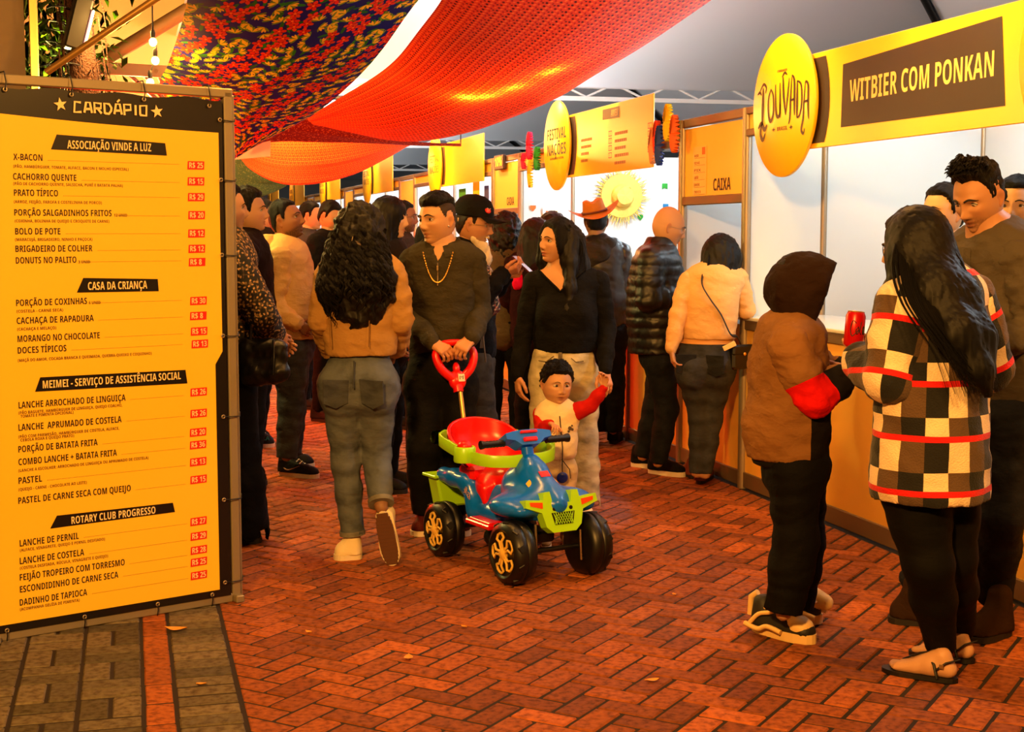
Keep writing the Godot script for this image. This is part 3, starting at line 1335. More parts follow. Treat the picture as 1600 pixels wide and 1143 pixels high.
func pose_kid() -> Dictionary:
	return pose(1.984, -6.560, -2.9, [-9, 774, -2, -6, 665, -12, -11, 579, -2, -14, 476, -3, -20, 373, -4, -17, 442, -4, 63, 631, 3, 143, 668, 51, 200, 761, 94, 23, 352, 5, 24, 208, 26, 36, 60, 8, 10, 0, 162, 40, 0, -20, -72, 621, -26, -94, 556, 41, -74, 602, 138, -50, 352, -11, -54, 208, 9, -49, 60, -10, -97, 0, 140, -41, 0, -37], [[Vector3(0.08, 0.95, 0.12), Vector3(-0.71, 0.00, 0.46), [0.6, 0.7, 0.7, 0.7, 0.5]], [Vector3(0.26, -0.15, 0.92), Vector3(-0.22, -0.90, 0.06), [0.15, 0.7, 0.8, 0.8, 0.4]]])


func pose_walk() -> Dictionary:
	return pose(0.984, -6.413, 161.1, [-21, 1494, 1, -25, 1358, -28, -24, 1235, -28, -20, 1047, -19, -15, 843, 1, -26, 995, -18, 103, 1300, -27, 146, 1111, -40, 153, 960, 160, 66, 814, -5, 62, 449, 46, 33, 90, 53, 121, 0, 34, -9, 0, 56, -157, 1306, -9, -200, 1111, -16, -152, 960, 181, -90, 814, 6, -77, 477, 66, -124, 270, -92, -173, 0, -85, -129, 258, -121], [[Vector3(-0.25, -0.60, 0.72), Vector3(-0.61, 0.00, -0.16), [0.5, 0.55, 0.6, 0.65, 0.4]], [Vector3(0.35, -0.60, 0.68), Vector3(0.58, 0.00, -0.24), [0.5, 0.55, 0.6, 0.65, 0.4]]])


func pose_beige() -> Dictionary:
	return pose(0.931, -8.808, 65.0, [0, 1570, 0, -4, 1399, -21, 1, 1236, 3, 4, 1041, 24, 4, 806, 20, 5, 904, 26, 164, 1330, -47, 205, 1037, -107, 168, 953, 29, 92, 767, 2, 81, 421, 1, 79, 136, -15, 359, 0, 46, 322, 0, -164, -169, 1336, 19, -226, 1060, -13, -183, 956, 114, -84, 782, 42, -93, 443, 48, -99, 140, 16, -52, 0, 203, 39, 0, -83], [[Vector3(-0.06, -0.50, 0.82), Vector3(-0.98, 0.00, 0.17), [0.5, 0.55, 0.6, 0.65, 0.4]], [Vector3(0.34, -0.50, 0.75), Vector3(0.98, 0.00, -0.17), [0.5, 0.55, 0.6, 0.65, 0.4]]])


func pose_dots() -> Dictionary:
	return pose(0.471, -7.016, 95.0, [6, 1613, -16, 9, 1451, -24, 8, 1292, -21, 7, 1076, -19, 2, 844, -6, 6, 906, -17, 179, 1350, 6, 170, 1064, 119, 127, 952, 237, 91, 788, 13, 79, 425, 17, 75, 71, 29, 136, 0, 127, 178, 0, 13, -164, 1357, -17, -210, 1116, 109, -28, 996, 193, -74, 804, 0, -91, 450, 15, -90, 89, 43, -67, 0, 117, -96, 0, -12], [[Vector3(-0.46, -0.30, 0.68), Vector3(-0.94, 0.00, -0.34), [0.5, 0.55, 0.6, 0.65, 0.4]], [Vector3(0.32, -0.30, 0.86), Vector3(0.85, -0.30, 0.31), [0.5, 0.55, 0.6, 0.65, 0.4]]])


func pose_youth() -> Dictionary:
	return pose(0.654, -8.416, 70.1, [2, 1617, 21, 0, 1463, 0, 1, 1286, 8, 1, 1064, 12, 1, 823, 15, 1, 841, 16, 169, 1384, -21, 198, 1092, -26, 155, 981, 53, 81, 778, 8, 81, 438, 10, 79, 137, -10, 365, 0, 5, 352, 0, -143, -167, 1388, 42, -198, 1111, 31, -141, 999, 113, -76, 792, 44, -85, 460, 55, -87, 150, 35, 147, 0, 70, 134, 0, -74], [[Vector3(-0.13, -0.40, 0.81), Vector3(-1.00, 0.00, 0.09), [0.5, 0.55, 0.6, 0.65, 0.4]], [Vector3(0.27, -0.40, 0.78), Vector3(1.00, 0.00, -0.09), [0.5, 0.55, 0.6, 0.65, 0.4]]])


func pose_pink() -> Dictionary:
	return pose(0.871, -10.066, 70.1, [3, 1606, 32, 1, 1465, 16, 2, 1310, 18, 1, 1089, 15, 1, 844, 11, 1, 889, 11, 159, 1384, -13, 179, 1104, -23, 155, 1015, 46, 80, 794, -2, 79, 433, -17, 75, 97, -58, 245, 0, 7, 230, 0, -158, -157, 1387, 44, -178, 1118, 36, -141, 1029, 105, -78, 805, 31, -88, 451, 28, -91, 112, -4, 6, 0, 96, -9, 0, -74], [[Vector3(-0.13, -0.40, 0.81), Vector3(-1.00, 0.00, 0.09), [0.5, 0.55, 0.6, 0.65, 0.4]], [Vector3(0.27, -0.40, 0.78), Vector3(1.00, 0.00, -0.09), [0.5, 0.55, 0.6, 0.65, 0.4]]])


func pose_hat() -> Dictionary:
	return pose(3.195, -9.497, 153.0, [53, 1575, -11, 41, 1403, -29, 31, 1243, -27, 24, 1042, -5, 10, 819, -2, 19, 904, -4, 188, 1341, -60, 212, 1109, -45, 174, 1010, 167, 84, 787, -18, 72, 434, 5, 59, 110, -12, 163, 0, 360, 78, 0, 54, -116, 1345, 4, -152, 1101, 12, -82, 1009, 242, -65, 787, 14, -68, 434, 35, -73, 110, 16, -57, 0, 406, -56, 0, 82], [[Vector3(-0.01, 0.00, 0.92), Vector3(0.00, -1.00, 0.00), [0.5, 0.55, 0.6, 0.65, 0.4]], [Vector3(0.38, 0.00, 0.84), Vector3(0.00, -1.00, 0.00), [0.5, 0.55, 0.6, 0.65, 0.4]]])


func pose_puffy() -> Dictionary:
	return pose(3.086, -8.129, 73.0, [2, 1531, 53, 0, 1385, 8, -1, 1208, -21, -1, 1007, -19, 0, 782, 6, 0, 814, -13, 171, 1320, 13, 200, 1083, 9, 104, 1119, 119, 81, 729, 36, 79, 429, -16, 77, 128, -84, 396, 0, 32, 466, 0, -136, -172, 1327, -59, -223, 1103, -79, -117, 1121, 79, -80, 743, 1, -88, 435, 50, -90, 116, -1, 66, 0, 179, 223, 0, -39], [[Vector3(-0.17, 0.10, 0.91), Vector3(-1.00, 0.20, 0.03), [0.5, 0.55, 0.6, 0.65, 0.4]], [Vector3(0.23, 0.10, 0.89), Vector3(1.00, 0.20, -0.03), [0.5, 0.55, 0.6, 0.65, 0.4]]])


func pose_cream() -> Dictionary:
	return pose(3.189, -7.636, 145.0, [-62, 1368, 86, -48, 1245, 18, -33, 1136, -9, -22, 979, -13, -6, 776, 2, -15, 935, -16, 92, 1216, -34, 137, 1029, -103, 166, 837, -145, 63, 731, -23, 36, 421, 8, 42, 114, -15, 252, 0, 703, 160, 0, 410, -162, 1230, 80, -207, 1052, 128, -74, 1064, 304, -69, 731, 25, -32, 420, 43, -7, 106, 3, 85, 0, 536, 80, 0, 227], [[Vector3(-0.18, -0.95, -0.04), Vector3(-0.81, 0.00, 0.40), [0.5, 0.55, 0.6, 0.65, 0.4]], [Vector3(0.77, 0.00, 0.36), Vector3(0.00, -1.00, 0.00), [0.5, 0.55, 0.6, 0.65, 0.4]]])


func pose_hood() -> Dictionary:
	return pose(2.306, -4.715, 87.1, [-10, 1310, 49, 1, 1172, -3, 3, 1033, -14, 1, 859, -6, -4, 660, 18, 0, 737, 0, 137, 1079, 77, 115, 936, 182, 82, 1005, 237, 57, 625, 67, 55, 373, 76, 70, 105, 57, 205, 0, 228, 323, 0, 114, -128, 1102, -70, -176, 921, 8, -66, 1005, 213, -68, 648, -17, -80, 401, -7, -72, 129, -48, -47, 0, 90, 176, 0, -65], [[Vector3(0.09, 0.15, -0.90), Vector3(-0.20, 0.90, -0.04), [0.2, 0.25, 0.3, 0.3, 0.2]], [Vector3(0.13, 0.35, 0.84), Vector3(0.92, 0.30, -0.01), [0.5, 0.55, 0.6, 0.65, 0.4]]])


func pose_plaid() -> Dictionary:
	return pose(2.511, -4.111, 197.1, [48, 1451, 53, 34, 1324, -2, 13, 1197, -15, 21, 990, -11, 12, 746, 8, 24, 729, -9, 148, 1270, -2, 214, 1038, -8, 144, 1081, 184, 75, 709, 11, 40, 429, -34, -163, 90, 77, -25, 0, 214, -130, 0, -26, -128, 1276, -21, -216, 1053, -41, -336, 996, 179, -81, 696, 8, -128, 421, 14, -384, 90, 184, -253, 0, 303, -357, 0, 94], [[Vector3(-0.06, 0.60, 0.38), Vector3(-0.56, 0.30, 0.71), [0.75, 0.75, 0.8, 0.8, 0.5]], [Vector3(0.00, 0.20, 0.94), Vector3(-0.42, 0.50, 0.68), [0.5, 0.55, 0.6, 0.65, 0.4]]])


func pose_grey() -> Dictionary:
	return pose(3.043, -4.570, -77.0, [-15, 1628, 91, -16, 1463, -12, -12, 1319, -20, 4, 1087, -7, 7, 853, -14, 6, 919, -12, 127, 1410, 38, 180, 1145, 1, 162, 1113, 207, 65, 827, 27, 77, 489, 25, -126, 100, -165, 1, 0, 110, -15, 0, -129, -138, 1415, 26, -158, 1171, -43, -28, 1092, 181, -52, 810, -30, -81, 458, -19, -413, 100, -23, -364, 0, 146, -235, 0, 58], [[Vector3(-0.42, 0.10, 0.79), Vector3(-0.17, 0.60, -0.32), [0.5, 0.55, 0.6, 0.65, 0.4]], [Vector3(-0.06, 0.10, 0.76), Vector3(0.14, 0.50, -0.26), [0.5, 0.55, 0.6, 0.65, 0.4]]])


func pose_cap() -> Dictionary:
	return pose(1.941, -8.073, 57.1, [-5, 1544, -17, -25, 1390, -77, -23, 1213, -70, -18, 990, -57, -14, 748, -43, -14, 823, -43, 144, 1320, -106, 177, 1070, -38, 129, 1240, 137, 73, 714, -35, 82, 381, -7, 75, 99, -29, 269, 0, 17, 224, 0, -122, -182, 1320, -43, -191, 1082, 60, 20, 1258, 158, -83, 729, 5, -76, 404, 57, -81, 112, 42, 8, 0, 121, 24, 0, -35], [[Vector3(0.17, 0.25, 0.84), Vector3(-0.48, 0.70, 0.15), [0.7, 0.75, 0.8, 0.8, 0.3]], [Vector3(0.17, 0.30, 0.84), Vector3(0.44, 0.80, -0.25), [0.7, 0.75, 0.8, 0.8, 0.3]]])


func pose_grayback() -> Dictionary:
	return pose(2.587, -9.867, 150.0, [-1, 1514, 19, -1, 1356, -9, -1, 1196, 0, -1, 1008, 0, -1, 857, 0, -1, 819, 0, 159, 1313, -9, 207, 1063, -28, 181, 848, 94, 80, 837, 0, 90, 455, 9, 95, 81, -19, 115, 0, 150, 94, 0, -85, -160, 1314, -9, -207, 1068, -28, -181, 854, 95, -81, 839, 0, -90, 460, 10, -95, 87, -19, -116, 0, 151, -95, 0, -85], [[Vector3(-0.10, -0.90, 0.30), Vector3(-0.90, 0.00, 0.20), [0.5, 0.55, 0.6, 0.65, 0.4]], [Vector3(0.10, -0.90, 0.30), Vector3(0.90, 0.00, 0.20), [0.5, 0.55, 0.6, 0.65, 0.4]]])


func pose_pinktop() -> Dictionary:
	return pose(2.738, -9.619, 135.0, [3, 1467, 17, 3, 1313, -11, 3, 1158, -2, 2, 976, -1, 2, 830, -1, 2, 793, -1, 157, 1270, -11, 203, 1027, -29, 175, 819, 90, 80, 809, -1, 88, 439, 8, 93, 75, -19, 109, 0, 146, 93, 0, -83, -150, 1274, -12, -195, 1037, -31, -171, 830, 90, -75, 814, -2, -84, 448, 8, -89, 88, -19, -112, 0, 147, -88, 0, -84], [[Vector3(-0.10, -0.90, 0.30), Vector3(-0.90, 0.00, 0.20), [0.5, 0.55, 0.6, 0.65, 0.4]], [Vector3(0.10, -0.90, 0.30), Vector3(0.90, 0.00, 0.20), [0.5, 0.55, 0.6, 0.65, 0.4]]])


func pose_brownhair() -> Dictionary:
	return pose(3.023, -10.164, 135.0, [5, 1519, 16, 6, 1360, -13, 5, 1200, -3, 5, 1011, -3, 4, 859, -3, 4, 821, -2, 165, 1316, -12, 212, 1064, -31, 181, 849, 93, 84, 838, -2, 93, 455, 8, 97, 78, -20, 112, 0, 152, 98, 0, -87, -152, 1319, -15, -198, 1073, -34, -175, 860, 92, -75, 843, -3, -86, 464, 7, -91, 90, -21, -115, 0, 152, -89, 0, -88], [[Vector3(-0.10, -0.90, 0.30), Vector3(-0.90, 0.00, 0.20), [0.5, 0.55, 0.6, 0.65, 0.4]], [Vector3(0.10, -0.90, 0.30), Vector3(0.90, 0.00, 0.20), [0.5, 0.55, 0.6, 0.65, 0.4]]])


func pose_redarm() -> Dictionary:
	return pose(1.860, -9.129, 135.0, [-10, 1435, 23, -10, 1285, -3, -9, 1134, 5, -8, 955, 5, -7, 812, 4, -7, 776, 4, 146, 1243, -6, 193, 1005, -25, 172, 800, 88, 71, 792, 3, 82, 429, 10, 88, 73, -17, 113, 0, 139, 85, 0, -78, -164, 1247, -2, -209, 1015, -19, -177, 813, 94, -85, 797, 5, -92, 439, 13, -96, 86, -14, -110, 0, 144, -99, 0, -75], [[Vector3(-0.10, -0.90, 0.30), Vector3(-0.90, 0.00, 0.20), [0.5, 0.55, 0.6, 0.65, 0.4]], [Vector3(0.10, -0.90, 0.30), Vector3(0.90, 0.00, 0.20), [0.5, 0.55, 0.6, 0.65, 0.4]]])


func pose_womanback() -> Dictionary:
	return pose(1.427, -8.210, 60.1, [5, 1575, 36, 4, 1410, 5, 4, 1245, 14, 3, 1049, 12, 3, 893, 11, 3, 853, 11, 167, 1364, -8, 214, 1098, -34, 186, 881, 99, 84, 867, 4, 93, 468, 11, 97, 68, -23, 118, 0, 158, 96, 0, -95, -158, 1369, 19, -206, 1118, 2, -178, 908, 125, -78, 879, 18, -89, 490, 26, -94, 100, -7, -113, 0, 173, -95, 0, -78], [[Vector3(-0.10, -0.90, 0.30), Vector3(-0.90, 0.00, 0.20), [0.5, 0.55, 0.6, 0.65, 0.4]], [Vector3(0.10, -0.90, 0.30), Vector3(0.90, 0.00, 0.20), [0.5, 0.55, 0.6, 0.65, 0.4]]])


func pose_glasses() -> Dictionary:
	return pose(2.002, -10.851, 65.0, [4, 1609, 40, 3, 1440, 8, 3, 1271, 17, 3, 1071, 16, 3, 911, 15, 3, 870, 15, 171, 1394, -4, 221, 1124, -30, 191, 902, 104, 87, 886, 8, 96, 479, 15, 100, 73, -19, 121, 0, 165, 100, 0, -92, -165, 1397, 22, -215, 1138, 4, -185, 922, 130, -82, 895, 21, -92, 496, 29, -97, 99, -4, -117, 0, 179, -98, 0, -76], [[Vector3(-0.10, -0.90, 0.30), Vector3(-0.90, 0.00, 0.20), [0.5, 0.55, 0.6, 0.65, 0.4]], [Vector3(0.10, -0.90, 0.30), Vector3(0.90, 0.00, 0.20), [0.5, 0.55, 0.6, 0.65, 0.4]]])


func pose_blackcoat() -> Dictionary:
	return pose(1.499, -11.399, 45.0, [18, 1622, 51, 16, 1451, 18, 15, 1281, 27, 14, 1079, 24, 13, 918, 23, 13, 877, 22, 178, 1405, 1, 224, 1133, -27, 199, 912, 113, 94, 893, 15, 102, 484, 20, 103, 75, -17, 128, 0, 174, 100, 0, -93, -146, 1408, 35, -195, 1145, 16, -165, 929, 148, -68, 901, 31, -80, 499, 38, -88, 97, 3, -102, 0, 195, -91, 0, -74], [[Vector3(-0.10, -0.90, 0.30), Vector3(-0.90, 0.00, 0.20), [0.5, 0.55, 0.6, 0.65, 0.4]], [Vector3(0.10, -0.90, 0.30), Vector3(0.90, 0.00, 0.20), [0.5, 0.55, 0.6, 0.65, 0.4]]])


func pose_greycoat() -> Dictionary:
	return pose(1.443, -12.242, 65.0, [7, 1632, 61, 7, 1461, 28, 6, 1289, 36, 6, 1086, 33, 5, 923, 31, 5, 882, 31, 176, 1414, 4, 225, 1140, -28, 195, 915, 111, 90, 899, 19, 99, 486, 23, 103, 76, -15, 124, 0, 172, 102, 0, -90, -162, 1417, 52, -213, 1153, 35, -183, 933, 161, -79, 907, 43, -90, 502, 49, -96, 99, 14, -115, 0, 202, -96, 0, -61], [[Vector3(-0.10, -0.90, 0.30), Vector3(-0.90, 0.00, 0.20), [0.5, 0.55, 0.6, 0.65, 0.4]], [Vector3(0.10, -0.90, 0.30), Vector3(0.90, 0.00, 0.20), [0.5, 0.55, 0.6, 0.65, 0.4]]])


func pose_seller() -> Dictionary:
	return pose(3.479, -5.540, -74.9, [-24, 1583, 61, -20, 1418, 24, -18, 1253, 31, -15, 1057, 26, -13, 899, 23, -12, 860, 22, 124, 1377, 63, 171, 1126, 47, 141, 920, 176, 59, 887, 41, 73, 497, 45, 85, 103, 3, 90, 0, 204, 92, 0, -78, -164, 1371, -13, -202, 1103, -52, -184, 889, 94, -85, 873, 4, -89, 470, 3, -85, 65, -41, -116, 0, 154, -78, 0, -123], [[Vector3(-0.10, -0.90, 0.30), Vector3(-0.90, 0.00, 0.20), [0.5, 0.55, 0.6, 0.65, 0.4]], [Vector3(0.10, -0.90, 0.30), Vector3(0.90, 0.00, 0.20), [0.5, 0.55, 0.6, 0.65, 0.4]]])


func pose_edgeman() -> Dictionary:
	return pose(3.635, -5.240, -44.9, [-50, 1605, 49, -37, 1438, 12, -35, 1271, 20, -29, 1072, 17, -25, 913, 14, -24, 873, 14, 105, 1395, 27, 159, 1137, 4, 105, 930, 147, 47, 897, 22, 64, 499, 27, 89, 95, -14, 58, 0, 193, 111, 0, -96, -180, 1392, -3, -211, 1124, -33, -212, 912, 113, -96, 888, 7, -96, 483, 11, -82, 72, -30, -143, 0, 172, -60, 0, -112], [[Vector3(-0.10, -0.90, 0.30), Vector3(-0.90, 0.00, 0.20), [0.5, 0.55, 0.6, 0.65, 0.4]], [Vector3(0.10, -0.90, 0.30), Vector3(0.90, 0.00, 0.20), [0.5, 0.55, 0.6, 0.65, 0.4]]])

var menu := [
	["X-BACON", -0.839, 1.757, 0.0229, 0.106, 0],
	["CACHORRO QUENTE", -0.842, 1.687, 0.0229, 0.234, 0],
	["PRATO TÍPICO", -0.841, 1.629, 0.0230, 0.162, 0],
	["PORÇÃO SALGADINHOS FRITOS", -0.842, 1.558, 0.0230, 0.366, 0],
	["BOLO DE POTE", -0.841, 1.490, 0.0231, 0.167, 0],
	["BRIGADEIRO DE COLHER", -0.842, 1.427, 0.0231, 0.288, 0],
	["DONUTS NO PALITO", -0.842, 1.385, 0.0232, 0.225, 0],
	["PORÇÃO DE COXINHAS", -0.846, 1.231, 0.0233, 0.265, 0],
	["CACHAÇA DE RAPADURA", -0.846, 1.166, 0.0233, 0.289, 0],
	["MORANGO NO CHOCOLATE", -0.845, 1.100, 0.0234, 0.310, 0],
	["DOCES TÍPICOS", -0.846, 1.058, 0.0234, 0.181, 0],
	["(PÃO, HAMBÚRGUER, TOMATE, ALFACE, BACON E MOLHO ESPECIAL)", -0.840, 1.730, 0.0103, 0.435, 1],
	["(PÃO DE CACHORRO QUENTE, SALSICHA, PURÊ E BATATA PALHA)", -0.842, 1.668, 0.0103, 0.413, 1],
	["(ARROZ, FEIJÃO, FAROFA E COSTELINHA DE PORCO)", -0.842, 1.603, 0.0104, 0.329, 1],
	["12 UNID", -0.467, 1.557, 0.0108, 0.052, 1],
	["(COXINHA, BOLINHA DE QUEIJO E CROQUETE DE CARNE)", -0.841, 1.534, 0.0104, 0.355, 1],
	["(MARACUJÁ, BRIGADEIRO, NINHO E PAÇOCA)", -0.842, 1.467, 0.0104, 0.289, 1],
	["3 UNID", -0.610, 1.383, 0.0107, 0.045, 1],
	["6 UNID", -0.574, 1.230, 0.0108, 0.045, 1],
	["(COSTELA - CARNE SECA)", -0.845, 1.207, 0.0105, 0.172, 1],
	["(CACHAÇA E MELAÇO)", -0.845, 1.142, 0.0105, 0.144, 1],
	["(MAÇÃ DO AMOR, COCADA BRANCA E QUEIMADA, QUEBRA-QUEIXO E COQUINHO)", -0.847, 1.028, 0.0105, 0.517, 1],
	["LANCHE ARROCHADO DE LINGUIÇA", -0.849, 0.857, 0.0238, 0.409, 0],
	["LANCHE  APRUMADO DE COSTELA", -0.852, 0.775, 0.0239, 0.394, 0],
	["PORÇÃO DE BATATA FRITA", -0.855, 0.695, 0.0239, 0.300, 0],
	["COMBO LANCHE + BATATA FRITA", -0.856, 0.648, 0.0239, 0.376, 0],
	["PASTEL", -0.858, 0.579, 0.0240, 0.087, 0],
	["PASTEL DE CARNE SECA COM QUEIJO", -0.861, 0.505, 0.0240, 0.433, 0],
	["LANCHE DE PERNIL", -0.861, 0.346, 0.0242, 0.223, 0],
	["LANCHE DE COSTELA", -0.863, 0.280, 0.0242, 0.244, 0],
	["FEIJÃO TROPEIRO COM TORRESMO", -0.865, 0.219, 0.0242, 0.405, 0],
	["ESCONDIDINHO DE CARNE SECA", -0.866, 0.174, 0.0243, 0.379, 0],
	["DADINHO DE TAPIOCA", -0.868, 0.125, 0.0243, 0.256, 0],
	["(PÃO BAGUETE, HAMBÚRGUER DE LINGUIÇA, QUEIJO COALHO,", -0.850, 0.836, 0.0106, 0.396, 1],
	["TOMATE E PIMENTA OPCIONAL)", -0.843, 0.823, 0.0106, 0.198, 1],
	["(PÃO COM PARMESÃO, HAMBÚRGUER DE COSTELA, ALFACE,", -0.853, 0.748, 0.0106, 0.385, 1],
	["CEBOLA ROXA E QUEIJO PRATO)", -0.846, 0.735, 0.0106, 0.201, 1],
	["(LANCHE A ESCOLHER: ARROCHADO DE LINGUIÇA OU APRUMADO DE COSTELA)", -0.857, 0.623, 0.0106, 0.504, 1],
	["(QUEIJO - CARNE - CHOCOLATE AO LEITE)", -0.859, 0.553, 0.0107, 0.258, 1],
	["(ALFACE, VINAGRETE, QUEIJO E PERNIL DESFIADO)", -0.861, 0.327, 0.0107, 0.325, 1],
	["(COSTELA DESFIADA, RÚCULA, VINAGRETE E QUEIJO)", -0.863, 0.260, 0.0108, 0.337, 1],
	["(ACOMPANHA GELÉIA DE PIMENTA)", -0.868, 0.106, 0.0108, 0.226, 1],
	["ASSOCIAÇÃO VINDE A LUZ", -0.640, 1.805, 0.0292, 0.327, 2],
	["CASA DA CRIANÇA", -0.576, 1.283, 0.0287, 0.234, 2],
	["MEIMEI - SERVIÇO DE ASSISTÊNCIA SOCIAL", -0.758, 0.925, 0.0280, 0.546, 2],
	["ROTARY CLUB PROGRESSO", -0.665, 0.406, 0.0274, 0.335, 2],
	["R$ 25", -0.129, 1.758, 0.0000, 0.000, 3],
	["R$ 15", -0.130, 1.696, 0.0000, 0.000, 3],
	["R$ 29", -0.130, 1.635, 0.0000, 0.000, 3],
	["R$ 20", -0.130, 1.565, 0.0000, 0.000, 3],
	["R$ 12", -0.132, 1.494, 0.0000, 0.000, 3],
	["R$ 12", -0.132, 1.434, 0.0000, 0.000, 3],
	["R$ 8", -0.132, 1.382, 0.0000, 0.000, 3],
	["R$ 30", -0.130, 1.230, 0.0000, 0.000, 3],
	["R$ 8", -0.132, 1.171, 0.0000, 0.000, 3],
	["R$ 15", -0.130, 1.110, 0.0000, 0.000, 3],
	["R$ 13", -0.128, 1.060, 0.0000, 0.000, 3],
	["R$ 26", -0.137, 0.870, 0.0000, 0.000, 3],
	["R$ 26", -0.139, 0.785, 0.0000, 0.000, 3],
	["R$ 20", -0.143, 0.710, 0.0000, 0.000, 3],
	["R$ 36", -0.144, 0.660, 0.0000, 0.000, 3],
	["R$ 13", -0.145, 0.592, 0.0000, 0.000, 3],
	["R$ 15", -0.145, 0.521, 0.0000, 0.000, 3],
	["R$ 27", -0.149, 0.353, 0.0000, 0.000, 3],
	["R$ 29", -0.149, 0.294, 0.0000, 0.000, 3],
	["R$ 28", -0.150, 0.237, 0.0000, 0.000, 3],
	["R$ 25", -0.151, 0.189, 0.0000, 0.000, 3],
	["R$ 25", -0.152, 0.135, 0.0000, 0.000, 3],
]
var menu_bars := [[Vector2(-0.678, 1.855), Vector2(-0.255, 1.839), Vector2(-0.249, 1.792), Vector2(-0.701, 1.800)], [Vector2(-0.593, 1.329), Vector2(-0.298, 1.319), Vector2(-0.295, 1.272), Vector2(-0.619, 1.275)], [Vector2(-0.766, 0.967), Vector2(-0.191, 0.961), Vector2(-0.184, 0.907), Vector2(-0.787, 0.915)], [Vector2(-0.719, 0.445), Vector2(-0.256, 0.440), Vector2(-0.248, 0.402), Vector2(-0.746, 0.399)]]
# ---------------------------------------------------------------- the setting
const W := 0.101  # half a paver with its joint


func brick_variants(size: Vector3, count: int, seed_: int) -> Array:
	var r := RandomNumberGenerator.new()
	r.seed = seed_
	var out := []
	for k in count:
		var m := MB.new()
		var s := size * Vector3(1.0 - r.randf() * 0.02, 1.0, 1.0 - r.randf() * 0.03)
		m.box(Vector3(0, -size.y * 0.5, 0), s, Basis.from_euler(Vector3((r.randf() - 0.5) * 0.012, (r.randf() - 0.5) * 0.02, (r.randf() - 0.5) * 0.012)), 0.005)
		out.append(m.mesh())
	return out


func paver_mat(key: String, c: Color) -> StandardMaterial3D:
	var m := mat(key, c, 0.7)
	m.metallic_specular = 0.3
	m.uv1_triplanar = true
	m.uv1_world_triplanar = true
	m.uv1_scale = Vector3.ONE * 2.6
	m.albedo_texture = paver_tex
	m.heightmap_enabled = true
	m.heightmap_texture = fine_noise
	m.heightmap_scale = 0.12
	return m


var paver_tex: Texture2D


